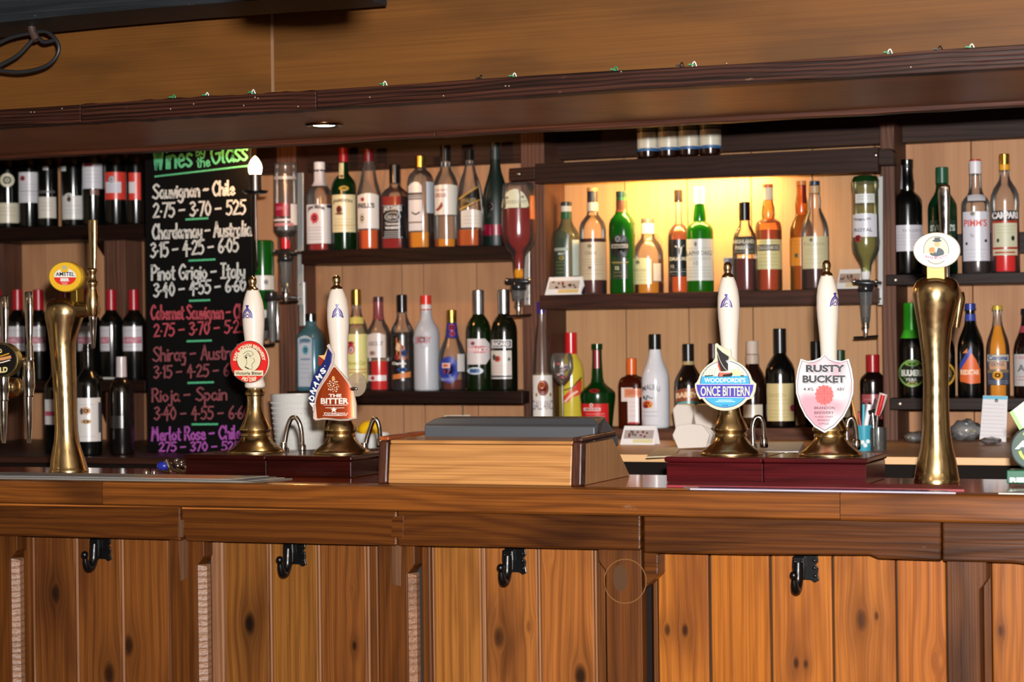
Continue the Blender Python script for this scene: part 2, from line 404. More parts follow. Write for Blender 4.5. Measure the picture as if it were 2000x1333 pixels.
def shelf_z(key, x):
    a, b = SH[key]; return a.z+(b.z-a.z)*(x-a.x)/(b.x-a.x)
shelf('UL', -300, 455, 284, 437, 27, 1.86, 'dark shelf of wine bottles left of the chalk menu, upper one', (198,))
shelf('ML', -300, 745, 284, 743, 22, 1.86, 'dark shelf of red capped wine bottles left of the chalk menu, lower one', (186,))
shelf('CU', 588, 490, 1001, 479, 27, 1.86, 'dark shelf of whiskies with the two upturned bottles at its ends')
shelf('CL', 560, 765, 1020, 765, 24, 1.84, 'dark shelf of liqueurs above the grey till display', tabs=())
shelf('AU', 1053, 577, 1716, 563, 29, 1.87, 'dark shelf under the warm strip light in the lit alcove', mat=wood('alcove_shelf', '#48291c', '#2e1810', '#1c0d09', 'x', 45, .5, blotch=.6, scratch=.2))
shelf('AL', 1068, 839, 1721, 836, 26, 1.87, 'low dark shelf of liqueurs just above the pale worktop', mat=wood('alcove_low_shelf', '#6a4230', '#47291d', '#321b13', 'x', 40, .45))
shelf('RU', 1730, 537, 2600, 520, 22, 1.85, 'dark bolted shelf of spirits behind the right brass beer font, upper one', tabs=(1748,))
shelf('RL', 1738, 778, 2600, 778, 24, 1.85, 'dark bolted shelf of bottled beers behind the right brass font, lower one', tabs=(1757,))
# header beam over the lit alcove
t = thing('alcove_beam', P(1370, 345, 1.84), 'dark wooden beam over the lit alcove, carrying four small bottles', 'beam')
prism('beam_face', [(1045, 320), (1715, 287), (1715, 335.5), (1045, 359)], 1.84, .05, Wd_dark, t)
prism('beam_end', [(994, 329), (1044.5, 326), (1044.5, 351), (998, 354), (994, 350)], 1.84, .05, Wd_dark, t)
prism('beam_end', [(1715.5, 291), (1740, 290), (1746, 297), (1746, 322), (1715.5, 323)], 1.84, .05, Wd_dark, t)
prism('beam_shelf', [(1046, 320.5), (1715, 287.5), (1715, 290), (1046, 323)], 1.8905, .19, Wd_dark, t, bev=0)
for bx, by in ((1013, 340), (1710, 303)):
    v, f = ballv(P(bx, by, 1.838), .007, 1, .5, 1); mk('bolt_head', v, f, paint('#8d8680', .35, 1), t, smooth=True)
# warm strip light tucked behind the beam
a, b = P(1180, 345, 2.0), P(1560, 333, 2.0)
t = thing('strip_light', (a+b)/2+Vector((0, 0, .03)), 'warm strip light hidden behind the dark alcove beam', 'light')
tube('light_tube', [a+Vector((0, 0, .012)), b+Vector((0, 0, .012))], .007, glow('#ffd48a', 6), t, sm=False)
box('light_housing', a.x-.02, b.x+.02, 1.985, 2.015, min(a.z, b.z)+.022, min(a.z, b.z)+.034, paint('#dddddd', .5), t)
area('alcove_strip', P(1345, 340, 1.95)+Vector((0, 0, .005)), P(1345, 470, 2.08), .40, 8.5, (1, .62, .2), .03)
# ================================================================ canopy over the bar
cn = thing('bar_canopy', P(1000, 130, .1), 'brown wooden canopy hanging over the bar with a rough sawn lower beam', 'canopy')
YC = .05; ZB = P(1000, 190, YC).z; ZT = P(1000, 151, YC).z
XL, XR = RX0+.01, RX1-.01
xj = P(535, 100, YC+.05).x; 
box('canopy_panel', XL, xj-.0012, YC+.045, YC+.065, ZT-.03, RZ-.002, Wd_canopy, cn)
box('canopy_panel', xj+.0012, P(2270, 60, YC+.05).x-.001, YC+.045, YC+.065, ZT-.03, RZ-.002, Wd_canopy, cn)
box('canopy_panel', P(2270, 60, YC+.05).x+.001, XR, YC+.045, YC+.065, ZT-.03, RZ-.002, Wd_canopy, cn)
box('joint_cover', xj-.0035, xj+.0035, YC+.042, YC+.0448, ZT, RZ-.002, paint('#7a5a40', .5), cn, bev=0)
xb = P(618, 190, YC).x; xc = P(158, 230, YC).x
def lumpy(name, x0, x1, y0, y1, z0, z1, mat, par, amp=.003, n=40):
    v = []; f = []
    r = random.Random(int(x0*1000)+3)
    tz = 0; bz = 0
    for i in range(n+1):
        x = x0+(x1-x0)*i/n; tz = tz*.7+r.uniform(-amp, amp)*.6; bz = bz*.7+r.uniform(-amp, amp)*.4
        for (y, z) in ((y0, z0+bz), (y0, z1+tz), (y1, z1+tz), (y1, z0+bz)): v.append((x, y, z))
    for i in range(n):
        for k in range(4): a = i*4+k; b = i*4+(k+1) % 4; f.append((a, b, b+4, a+4))
    f.append((3, 2, 1, 0)); e = n*4; f.append((e, e+1, e+2, e+3))
    f = [tuple(reversed(q)) for q in f]
    return mk(name, v, f, mat, par, bev=.0015)
lumpy('fascia_beam', XL, xc-.001, YC, YC+.044, ZB, ZT, Wd_beam, cn)
lumpy('fascia_beam', xc+.001, xb-.001, YC, YC+.044, ZB, ZT, Wd_beam, cn)
lumpy('fascia_beam', xb+.001, XR, YC, YC+.044, ZB, ZT+.0005, Wd_beam, cn)
YS = .66
box('soffit_board', XL, P(655, 240, .35).x, YC+.0445, YS-.001, ZB+.004, ZB+.016, Wd_soffit, cn, bev=0)
box('soffit_board', P(655, 240, .35).x+.002, XR, YC+.0445, YS-.001, ZB+.004, ZB+.016, Wd_soffit, cn, bev=0)
for a, b in ((XL, P(850, 260, YS).x), (P(850, 260, YS).x+.002, XR)):
    lumpy('soffit_edge_beam', a, b, YS, YS+.045, ZB-.006, ZB+.04, Wd_edge, cn, .0035, 60)
box('canopy_back', XL, XR, YS+.001, YS+.044, ZB+.045, RZ-.002, Wd_dark, cn, bev=0)
nail = paint('#b8a898', .35, .6)
for x, y in ((60, 219), (67, 219), (121, 212), (333, 213), (378, 203), (476, 206), (498, 190), (504, 192), (582, 208), (722, 190), (866, 187), (987, 168), (994, 168), (1213, 140), (1419, 124), (1779, 131)):
    v, f = ballv(P(x, y, YC-.001), .0016, 1, .6, 1, 8, 5); mk('nail_head', v, f, nail, cn, smooth=True)
# recessed spotlight
c = PZ(633, 243, ZB+.004); t = thing('recessed_spotlight', c, 'lit round spotlight recessed in the underside of the canopy', 'light')
lathe('trim_ring', c, [(-.003, .030), (-.005, .034), (-.005, .042), (-.001, .046), (.002, .046)], metal('bronze_ring', '#6b4a33', .25), t, open_top=True)
lathe('lamp_disc', c, [(-.0035, .002), (-.0035, .024), (-.002, .0295)], glow('#ffe9c0', 14), t, open_top=True)
sp = bpy.data.lights.new('spot', 'SPOT'); sp.energy = 2.5; sp.spot_size = 1.5; sp.spot_blend = .6; sp.color = (1, .75, .45); sp.shadow_soft_size = .02
so = bpy.data.objects.new('spot', sp); COL.objects.link(so); so.location = c-Vector((0, 0, .02))
# little light-string clips left along the fascia
grn = paint('#1f8a57', .4); whw = paint('#d8e6da', .3); blk = paint('#101210', .4)
for i, (x, y, k) in enumerate([(340, 190, 0), (405, 187, 1), (495, 180, 1), (752, 161, 1), (940, 150, 2), (1005, 146, 1), (1203, 137, 0), (1332, 126, 2), (1356, 126, 1), (1738, 101, 1), (1836, 94, 2), (1898, 90, 1)]):
    c = P(x, y, YC+.02); c.z = ZT+.002
    lab_ = ['leftmost green clip on the canopy beam', 'small white clip, second from the left on the canopy beam', 'white clip just left of the panel joint on the canopy beam', 'green and white clip right of the spotlight on the canopy beam', 'tiny black clip above the tall cognac bottle on the canopy beam', 'green and white clip above the upturned rum bottle on the canopy beam', 'green clip left of the four small bottles on the canopy beam', 'black clip above the four small bottles on the canopy beam', 'white clip above the rightmost of the four small bottles, on the canopy beam', 'white clip, third from the right on the canopy beam', 'tiny black clip, second from the right on the canopy beam', 'rightmost white clip on the canopy beam'][i]
    t = thing('light_string_clip', c, lab_, 'clip', 'light string clips along the canopy beam')
    tube('wire_loop', [c+Vector((-.004, 0, -.002)), c+Vector((-.003, 0, .006)), c+Vector((.001, -.002, .009)), c+Vector((.004, -.002, .004)), c+Vector((.005, 0, -.002))], .0011, blk if k == 2 else (grn if k == 0 else whw), t, 6, 4)
    tube('wire_tail', [c+Vector((-.012, -.002, .004)), c+Vector((-.006, -.001, .004)), c+Vector((0, 0, .001))], .0014, blk if k == 2 else grn, t, 6, 4)
# ================================================================ ceiling beam nearer the camera, cable, lamp
bm = wood('blackened_beam', '#23272b', '#16181a', '#0c0c0d', 'x', 30, .5, blotch=.5, scratch=.6)
YB = -.22
zc = P(0, 62, YB+.12).z
cb = struct(lumpy('trim_7', RX0+.02, P(470, 20, YB).x+.25, YB, YB+.17, P(0, 44, YB).z, RZ-.003, bm, None, .006, 30))
# cable loops hanging from the beam
c0 = P(60, 95, YB+.1)
def q(x, y, d=0): return P(x, y, YB+.08+d)
t = thing('cable_loop', P(60, 60, YB+.1), 'black cable looped and hanging under the dark ceiling beam', 'cable')
rub = paint('#1b1c1e', .45)
tube('cable', [q(-70, 60), q(-30, 92), q(20, 74), q(55, 66), q(90, 62), q(112, 82), q(113, 105), q(92, 128), q(50, 140), q(10, 139), q(-40, 128)], .0042, rub, t)
tube('cable', [q(-40, 150), q(0, 128), q(35, 108), q(62, 80), q(72, 72), q(86, 82), q(108, 78)], .0045, rub, t)
tube('cable_clip', [q(60, 45), q(64, 62), q(72, 78)], .009, paint('#3a2a24', .5), t)
# small dark ceiling lamp, just above the frame: only its shadow reaches the canopy
dcl = FW*2.35+RT*(-372/F*2.35)
lc = CAM+dcl; lc.z = CAM.z+.428
t = thing('pendant_lamp', lc, 'small dark pendant lamp hanging from the ceiling above the frame', 'lamp')
lathe('lamp_shade', lc, [(0, .072), (.03, .072), (.09, .068), (.13, .03), (.15, .012)], blk, t)
tube('lamp_cord', [lc+Vector((0, 0, .15)), Vector((lc.x, lc.y, RZ-.002))], .004, blk, t, sm=False)
struct(bar('trim_8', 1752, 2600, 461, 434, 503, 479, 2.07, .014, Wd_shelf, bev=.002))
# ================================================================ the bar counter
bc = thing('bar_counter', P(1000, 1333, .2)*1.0, 'long wooden bar counter with a pine boarded front and polished top', 'counter')
Wtop = wood('polished_bar_top', '#b04a18', '#86350e', '#5a240a', 'x', 40, .16, blotch=.4, coat=.6, bump=.05, spec=.5)
Wnose = wood('bar_nosing', '#784419', '#4c2810', '#2a150a', 'x', 45, .32, blotch=.75, coat=.25, bump=.2, scratch=.12)
Wrail = wood('bar_rail', '#583010', '#38190a', '#1e0c05', 'x', 50, .33, blotch=.75, coat=.2, bump=.25, scratch=.2, warp=3)
Wpost = wood('bar_post', '#5e3412', '#3e2009', '#231005', 'z', 30, .4, blotch=.65, bump=.3, scratch=.1)
Wbead = wood('pale_bead', '#8f6648', '#704a30', '#4c3020', 'z', 60, .35, blotch=.4, bump=.3)
Wlip = wood('rail_lip', '#a8662e', '#8a4c1c', '#5c2e10', 'x', 50, .35, blotch=.5)
Winl = wood('worn_inlay', '#664630', '#46301f', '#2e1d14', 'z', 40, .4, blotch=.8, scratch=.4)
ZTOP = P(1000, 953, 0).z
nj = P(200, 965, 0).x; XL2, XR2 = RX0+.02, RX1-.02
def nose(x0, x1, name, z0, z1, y0, y1, mat, rnd):
    pf = [(y1, z1), (y0+rnd, z1), (y0+rnd*.3, z1-rnd*.3), (y0, z1-rnd), (y0, z0+rnd*.5), (y0+rnd*.5, z0), (y1, z0)]
    n = len(pf); v = [(x0, y, z) for y, z in pf]+[(x1, y, z) for y, z in pf]
    f = [tuple(range(n)), tuple(range(2*n-1, n-1, -1))]+[((i+1) % n, i, n+i, n+(i+1) % n) for i in range(n)]
    return mk(name, v, [tuple(reversed(q)) for q in f], mat, bc, smooth=True, sharp=30)
ZN0 = P(1000, 1004, 0).z
nose(XL2, nj-.0008, 'nosing_board', ZN0, ZTOP, 0, .06, Wnose, .008)
nose(nj+.0008, P(1640, 990, 0).x, 'nosing_board', ZN0, ZTOP, 0, .06, Wnose, .008)
nose(P(1640, 990, 0).x+.0012, XR2, 'nosing_board', ZN0, ZTOP, 0, .06, Wnose, .008)
box('counter_top', XL2, XR2, .0605, .43, ZTOP-.03, ZTOP, Wtop, bc, bev=.001)
box('carcass', XL2, XR2, .125, .41, .001, ZTOP-.0305, paint('#1c100b', .7), bc, bev=0)
# rail boards under the nosing (each its own shape)
YR = .03
def rail(pts, **k): return prism('rail_board', pts, YR, .05, Wrail, bc, bev=.004)
rail([(-300, 985), (352, 991), (352, 1058), (338, 1055), (0, 1047), (-300, 1040)])
rail([(354.5, 991), (775, 998), (775, 1067), (730, 1066), (364, 1057.5), (360, 1050), (354.5, 1040)])
rail([(776.5, 998), (1251, 1005), (1251, 1075.5), (980, 1070), (776.5, 1067)])
rail([(1257, 1005), (1838, 1017), (1838, 1096), (1715, 1092), (1698, 1085), (1460, 1084.5), (1257, 1080.5)])
rail([(1840, 1017), (2300, 1027), (2300, 1113), (2012, 1104), (1978, 1100), (1840, 1097)])
prism('rail_patch', [(348, 1016), (359, 1016), (358, 1050), (347, 1050)], YR-.0012, .003, Winl, bc, bev=.0005)
prism('rail_patch', [(766, 1010), (788, 1008), (787, 1052), (764, 1050)], YR-.0008, .003, Wrail, bc, bev=.0005)
for x0, x1, yl, yr in ((-300, 352, 981, 991), (354.5, 775, 991, 998), (776.5, 1251, 998, 1005.5), (1257, 2300, 1005.5, 1027)):
    prism('rail_lip', [(x0, yl-5), (x1, yr-5), (x1, yr+1.5), (x0, yl+(4.5 if x0 < 700 else 1.5))], YR-.006, .03, Wlip, bc, bev=.002)
# vertical pine boards
YP = .105
def lx(x, y0=1200): return x
KN = [(108, 1160, 13, .9), (213, 1318, 17, .9), (252, 1262, 15, .9), (487, 1219, 16, 1), (692, 1262, 7, .9), (690, 1150, 6, .012), (976, 1246, 15, .8), (1072, 1082, 10, .012), (1134, 1322, 17, .95),
      (1303, 1231, 9, .8), (1338, 1232, 9, .9), (1683, 1212, 15, .75), (1712, 1204, 6, .8), (1555, 1296, 8, .85), (1574, 1298, 6, .85), (1955, 1233, 8, .7), (1035, 1225, 9, .4), (1832, 1290, 14, .012)]
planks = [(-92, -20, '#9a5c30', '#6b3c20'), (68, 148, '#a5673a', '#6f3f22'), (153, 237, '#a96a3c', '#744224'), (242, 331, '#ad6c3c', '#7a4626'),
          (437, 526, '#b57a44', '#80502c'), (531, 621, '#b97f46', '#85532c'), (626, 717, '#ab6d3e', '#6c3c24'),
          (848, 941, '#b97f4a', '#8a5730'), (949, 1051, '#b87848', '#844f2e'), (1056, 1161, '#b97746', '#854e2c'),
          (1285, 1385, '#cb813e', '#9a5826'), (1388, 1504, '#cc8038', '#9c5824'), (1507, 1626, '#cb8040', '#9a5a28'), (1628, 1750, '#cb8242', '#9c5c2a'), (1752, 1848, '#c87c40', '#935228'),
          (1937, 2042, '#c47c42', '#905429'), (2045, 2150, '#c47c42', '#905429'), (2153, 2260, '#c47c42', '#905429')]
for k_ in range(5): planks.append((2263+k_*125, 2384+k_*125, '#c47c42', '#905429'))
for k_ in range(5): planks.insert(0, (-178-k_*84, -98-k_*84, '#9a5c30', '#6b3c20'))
RAMP = .80
def dim(h):   # makes every board colour darker and redder
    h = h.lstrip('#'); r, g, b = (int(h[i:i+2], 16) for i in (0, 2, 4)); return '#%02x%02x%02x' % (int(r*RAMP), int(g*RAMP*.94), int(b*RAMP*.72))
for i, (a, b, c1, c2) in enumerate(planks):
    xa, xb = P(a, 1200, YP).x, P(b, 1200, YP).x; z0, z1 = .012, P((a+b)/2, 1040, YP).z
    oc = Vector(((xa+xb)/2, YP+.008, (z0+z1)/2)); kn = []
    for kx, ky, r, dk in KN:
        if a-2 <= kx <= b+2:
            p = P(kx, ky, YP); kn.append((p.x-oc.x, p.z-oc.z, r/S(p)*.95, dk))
    if a < 800: c1, c2 = ('#%02x%02x%02x' % tuple(int(int(h[i_:i_+2], 16)*.86) for i_ in (1, 3, 5)) for h in (c1, c2))  # left boards lowered further: darker stain plus flash falloff painted into the colour
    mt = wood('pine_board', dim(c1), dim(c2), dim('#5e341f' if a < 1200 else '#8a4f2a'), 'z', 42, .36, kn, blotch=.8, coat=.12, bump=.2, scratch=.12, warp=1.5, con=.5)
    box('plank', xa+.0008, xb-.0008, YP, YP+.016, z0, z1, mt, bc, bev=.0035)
def strip(a, b, Y, d, mat, name='bead_strip', y0=1040, zb=.012, bev=.002):
    xa, xb = P(a, 1200, Y).x, P(b, 1200, Y).x
    return box(name, xa, xb, Y, Y+d, zb, P((a+b)/2, y0, Y).z, mat, bc, bev=bev)
for a, b in ((60.5, 68), (148.5, 153), (237.5, 242), (331.5, 336), (526.5, 531), (621.5, 625.5), (941.5, 949), (1051.5, 1055.5), (717.5, 722), (1161.5, 1166), (842.5, 848)):
    strip(a, b, YP-.001, .014, Wbead)
for a, b in ((46, 60), (412, 436.5), (723, 739), (824, 842)):
    strip(a, b, YP-.012, .03, Wbead if a in (412,) else Wpost, 'moulding', bev=.004)
for a, b in ((1167, 1182), (1273, 1284.5), (1916, 1919), (1921, 1936.5)):
    strip(a, b, YP-.004, .02, Wpost, 'moulding')
# uprights with stopped chamfers: the chamfer starts below the rail
YU = .055
def upright(xl, xr, lite=None, yc=1100, side='r', w=16):
    z1 = P(xl, 1040, YU).z; zt = P(xl, yc, YU).z
    xa, xb = P(xl, 1200, YU).x, P(xr, 1200, YU).x; cw = w/S(P(xl, 1200, YU))
    if side == 'r': f = [(xa, .012), (xb-cw, .012), (xb-cw, zt), (xb, zt+.02), (xb, z1), (xa, z1)]
    else: f = [(xa+cw, .012), (xb, .012), (xb, z1), (xa, z1), (xa, zt+.02), (xa+cw, zt)]
    n = len(f); v = [(x, YU, z) for x, z in f]+[(x, YU+.05, z) for x, z in f]
    ff = [tuple(range(n)), tuple(range(2*n-1, n-1, -1))]+[((i+1) % n, i, n+i, n+(i+1) % n) for i in range(n)]
    mk('upright', v, ff, Wpost, bc, bev=.002)
    if lite:
        a, b = P(lite[0], 1200, YU).x, P(lite[1], 1200, YU).x; sx = -1 if side == 'r' else 1
        v = [(a, YU+.001, .012), (b, YU+.014, .012), (b, YU+.014, zt-.004), (a, YU+.001, zt+.001), (a, YU+.03, .012), (b, YU+.03, .012), (b, YU+.03, zt), (a, YU+.03, zt)]
        mk('chamfer', v, [(0, 1, 2, 3), (7, 6, 5, 4), (1, 5, 6, 2), (4, 0, 3, 7), (3, 2, 6, 7), (0, 4, 5, 1)], CHF, bc)
CHF = wood('worn_chamfer', '#8c6850', '#684632', '#452c1e', 'x', 70, .3, blotch=.6, coat=.3, bump=.6)
upright(-45, 35, (19, 33), 1090)
upright(333, 400, (383, 399), 1103)
upright(740, 811, (793, 809), 1120)
upright(1170, 1254, None, 1115, 'l', 15)
upright(1850, 1928, None, 1152, 'r', 14)
prism('corner_block', [(1257, 1078), (1285, 1082), (1285, 1124), (1258, 1152)], YU, .05, Wrail, bc, bev=.003)
prism('upright', [(1257, 1150), (1272, 1140), (1274, 1400), (1259, 1400)], YU+.03, .02, cupb, bc, bev=.001)
prism('inlay', [(347, 1040), (366, 1040), (366, 1130), (352, 1136)], YU-.0012, .003, Winl, bc, bev=.0004)
prism('inlay', [(765, 1050), (784, 1050), (783, 1146), (766, 1142)], YU-.0012, .003, Winl, bc, bev=.0004)
v, f = d_ell(1221, 1136, 42, 44, 48, 1, .955); flat('cup_ring', (v, f), YU, paint('#6e4a26', .6, 0, 0, .1), bc, .0006)
v, f = d_ell(1211, 1130, 14, 26, 32, 2); flat('inlay', (v, f), YU, paint('#4a3220', .6, 0, 0, .1), bc, .0005)
# ================================================================ coat hooks
iron = paint('#060607', .3, 0, 0, .4)
HK = ['second', 'third']
for i, (x, y, lab) in enumerate([(193, 1058, 'black iron coat hook left of the leftmost worn upright'), (571, 1067, 'black iron coat hook below the pair of pump handles at the red clip'),
                            (999, 1081, 'black iron coat hook below the oak till box'), (1566, 1094, 'black iron coat hook on the bright orange boards below the pink shield clip')]):
    c = P(x, y, YP); t = thing('coat_hook', c+Vector((0, 0, -.02)), lab, 'hook', 'black coat hooks under the bar rail')
    s = 1/780
    def o(dx, dz, dy=0): return (c.x+dx*s*1.07, YP-dy, c.z-dz*s)
    pl = [(-17, -8), (17, -8), (18, 2), (14, 7), (18, 12), (17, 22), (19, 31), (12, 35), (6, 31), (-6, 31), (-12, 35), (-18, 30), (-16, 20), (-18, 12), (-14, 7), (-18, 2)]
    pl = [(a+7, b) for a, b in pl]; n = len(pl); v = [o(a, b, .005) for a, b in pl]+[o(a, b, .0003) for a, b in pl]
    mk('back_plate', v, [tuple(range(n)), tuple(range(2*n-1, n-1, -1))]+[((k+1) % n, k, n+k, n+(k+1) % n) for k in range(n)], iron, t, bev=.0015)
    for a, b in ((-4, 0), (19, 0), (20, 24), (19, 12)):
        v, f = ballv(o(a, b, .006), .0035, 1, .6, 1, 8, 6); mk('rivet', v, f, iron, t, smooth=True)
    st = [(-12, -6), (6, -6), (7, 10), (6, 26), (2, 34), (-8, 34), (-12, 26), (-13, 10)]
    n = len(st); v = [o(a, b, .014) for a, b in st]+[o(a, b, .0055) for a, b in st]
    mk('strap', v, [tuple(range(n)), tuple(range(2*n-1, n-1, -1))]+[((k+1) % n, k, n+k, n+(k+1) % n) for k in range(n)], iron, t, bev=.003)
    for a, b in ((-8, 2), (2, 2), (-8, 18), (2, 18)):
        v, f = ballv(o(a, b, .0145), .003, 1, .6, 1, 8, 6); mk('rivet', v, f, iron, t, smooth=True)
    tube('hook_arm', [o(-3, 4, .012), o(-3, 16, .014), o(-3, 32, .017), o(-3, 43, .026), o(-3, 45, .038), o(-3, 36, .047), o(-3, 26, .051)], [.010, .0108, .0100, .0100, .0095, .0078, .0055], iron, t, 12)
    v, f = ballv(o(-3, 20, .052), .0085); mk('hook_tip', v, f, iron, t, smooth=True)
# ================================================================ metals
brass = metal('polished_brass', '#d6bc8c', .19, .1, '#9c8050')
chrome = metal('chrome', '#c9c6c4', .1, .08)
steel = metal('brushed_steel', '#a8a6a4', .25, .1)
cream = paint('#d6cabd', .22, 0, .6); white = paint('#dcdcd8', .4); blackp = paint('#0b0b0c', .3, 0, .3)
Wmah = wood('mahogany_plinth', '#2c0a07', '#1c0504', '#100302', 'x', 30, .25, blotch=.5, coat=.25, bump=.05)
Wmah2 = wood('crimson_plinth', '#4c1014', '#34080c', '#200608', 'x', 30, .25, blotch=.4, coat=.25, bump=.05)
ink = paint('#3a2c7c', .4)
def on_top(px, py, Y): p = P(px, py, Y); p.z = ZTOP; return p
def pxdraw(name, d, Y, mat, par, off): return flat(name, d, Y, mat, par, off)
# ---------------------------------------------------------------- hand pump plinths
def plinth(x0, xm, x1, yb, yt, Y0, dep, lab, mat, cham=0):
    a, b, c = (P(x, yb, Y0).x for x in (x0, xm, x1)); h = (yb-yt)/S(P(xm, yb, Y0)); z = ZTOP
    t = thing('pump_plinth', ((a+c)/2, Y0, z), lab, 'plinth')
    for i, (p, q_) in enumerate(((a, b-.0007), (b+.0007, c))):
        box('plinth_block', p, q_, Y0, Y0+dep, z+.0004, z+h-.012, mat, t, bev=.002)
        box('plinth_top', p-.004*(i == 0), q_+.004*(i == 1), Y0-.004, Y0+dep+.004, z+h-.0115, z+h, mat, t, bev=.004)
    return t, z+h
Y1L, Y1R = .21, .21
pL, zL = plinth(363, 521, 686, 935, 893, Y1L, .195, 'dark mahogany plinth under the two left beer pumps', Wmah)
pR, zR = plinth(1302, 1491, 1692, 950, 899, Y1R, .20, 'crimson mahogany plinth under the two right beer pumps', Wmah2)
def handpump(cx, topy, by, bx, lab, Y, eo=-6):
    zb = zL if cx < 1000 else zR
    pb = P(bx, by, Y); t = thing('hand_pump', (pb.x, Y, zb), lab, 'beer pump', 'hand pumps on the bar')
    s = S(pb); c = Vector((pb.x, Y, zb)); k = s; H = by-topy
    g = lambda rows: [((by-y)/k*1., h/k) for y, h in rows][::-1]
    # rows measured from the base line, total 345 px for the left pair
    f = H/345.; R = lambda dy: by-dy*f
    if True:
        top = R(345)
        br = [(R(127), 14.5), (R(122), 16.5), (R(118), 19), (R(113), 18.5), (R(111), 16.5), (R(100), 15.5), (R(85), 16.5), (R(70), 20), (R(58), 26), (R(48), 31), (R(45), 31.5), (R(42), 28), (R(39), 26.5), (R(37), 28.5), (R(34), 29), (R(32), 27),
              (R(28), 29), (R(20), 35), (R(12), 45), (R(7), 52), (R(4), 55), (R(2), 55.5), (R(0), 55)]
        lathe('pump_body', c, g([(y, h*(f if cx > 1000 else 1)*1.0) for y, h in br]), brass, t, 48)
        dx = (cx-bx)/k
        po = [(R(318), 11.5), (R(310), 15), (R(296), 19), (R(280), 21.3), (R(262), 21.8), (R(245), 21), (R(225), 19), (R(200), 17), (R(175), 16), (R(155), 16.2), (R(142), 17.5), (R(134), 20), (R(130), 20.3), (R(127), 18.5)]
        hv, hf = lathedata(c, g(po), 40)
        zt = (by-top)/k; hv = [(x+dx*max(0, (z-c.z)-127*f/k)/(zt-127*f/k), y, z) for x, y, z in hv]
        hd_ = mk('porcelain_handle', hv, hf, cream, t, smooth=True, sharp=60)
        fi = [(R(345), 1), (R(344), 4.5), (R(340), 7.8), (R(335), 8.6), (R(330), 7.5), (R(327), 6.2), (R(324), 7), (R(321), 11), (R(318), 12.2), (R(317), 12)]
        fv, ff = lathedata(c, g(fi), 28); fv = [(x+dx, y, z) for x, y, z in fv]
        mk('brass_finial', fv, ff, brass, t, smooth=True, sharp=60)
    # small violet emblem printed on the porcelain
    ey_, exx = R(274), cx+eo
    yz = Y-21.5/k
    for d in (d_line([(exx-10, ey_+11), (exx-7, ey_), (exx, ey_-9), (exx+2, ey_-13)], 2.5), d_line([(exx+10, ey_+11), (exx+7, ey_), (exx, ey_-9), (exx-2, ey_-13)], 2.5),
              d_line([(exx-7, ey_+10), (exx-4, ey_+1), (exx, ey_-5)], 2), d_line([(exx+7, ey_+10), (exx+4, ey_+1), (exx, ey_-5)], 2),
              d_line([(exx-4, ey_+8), (exx, ey_+3), (exx+4, ey_+8)], 1.8), d_ell(exx, ey_-12, 3, 2.6, 10, 1), d_line([(exx-3, ey_+10), (exx+3, ey_+10)], 1.8)):
        # wrap on the swelling handle
        v, f_ = d; vs = []
        for x, y in v:
            dd = (x-cx)/k; rr = 21.9/k; a = max(-1, min(1, dd/rr)); vv = FW*(-math.sqrt(1-a*a)*rr)+RT*(a*rr)
            zz = zb+(by-y)/k; ox = dx*((zz-c.z)-127*f/k)/(zt-127*f/k)
            vs.append(Vector((c.x+ox, Y, zz))+vv*1.012)
        mk('emblem', vs, f_, ink, hd_)
    return t, c, k
YH = .30
hp = []
hp.append(handpump(497, 545, 890, 500, 'white handled beer pump with the round red clip', YH, -9))
hp.append(handpump(661, 544, 893, 667, 'white handled beer pump with the copper coloured shield clip', YH, 1))
hp.append(handpump(1426, 520, 897, 1428, 'white handled beer pump with the round blue and cream boat clip', YH, -6))
hp.append(handpump(1619, 511, 893, 1622, 'white handled beer pump with the pink shield clip', YH, 12))
# curved steel spouts beside the pumps
def swan(pts, lab, Y, r=.0056):
    b = P(*pts[0], Y); e = P(*pts[-1], Y); t = thing('swan_neck_spout', b, lab, 'spout', 'steel swan neck spouts beside the pumps')
    q_ = [P(x, y, Y+d) for x, y, d in [(p[0], p[1], .0) for p in pts]]
    q_ = [v+Vector((0, .015*i/(len(q_)-1), 0)) for i, v in enumerate(q_)]
    tube('bent_tube', q_, r, chrome, t, 14, 8)
    c = q_[0]; zb = zL if pts[0][0] < 1000 else zR
    lathe('foot_collar', (c.x, c.y, zb), [(0, .013), (.006, .013), (.008, .009), (max(.02, c.z-zb+.01), .0085)], chrome, t, 20)
    lathe('spout_collar', (q_[-1].x, q_[-1].y, q_[-1].z-.004), [(0, .0075), (.004, .009), (.018, .009), (.022, .007)], chrome, t, 18)
swan([(585, 884), (585, 860), (583, 835), (576, 818), (567, 818), (560, 835), (556, 860), (554, 884)][::-1][:8], 'steel swan neck spout right of the red clip pump', .385)
swan([(712, 882), (716, 858), (722, 836), (727, 821), (733, 822), (737, 836), (738, 858), (738, 872)], 'steel swan neck spout right of the copper clip pump, beside the oak box', .385)
swan([(1471, 884), (1470, 860), (1469, 835), (1474, 818), (1483, 817), (1488, 830), (1489, 855), (1489, 872)], 'steel swan neck spout right of the boat clip pump', .385)
swan([(1655, 884), (1654, 860), (1653, 838), (1656, 822), (1663, 818), (1668, 832), (1670, 855), (1670, 876)], 'steel swan neck spout right of the pink shield pump', .385)
# ---------------------------------------------------------------- pump clips
def clipthing(x, y, Y, lab, grp=None): return thing('pump_clip', P(x, y, Y), lab, 'pump clip', grp)
YC1 = YH-.038
def sleeve(t, x, y, w, Y):   # the little sprung bracket that grips the handle
    a = P(x, y, Y+.004); box('clip_bracket', a.x-.012, a.x+.012, Y+.0042, YH-.012, a.z-.01, a.z+.01, blackp, t)
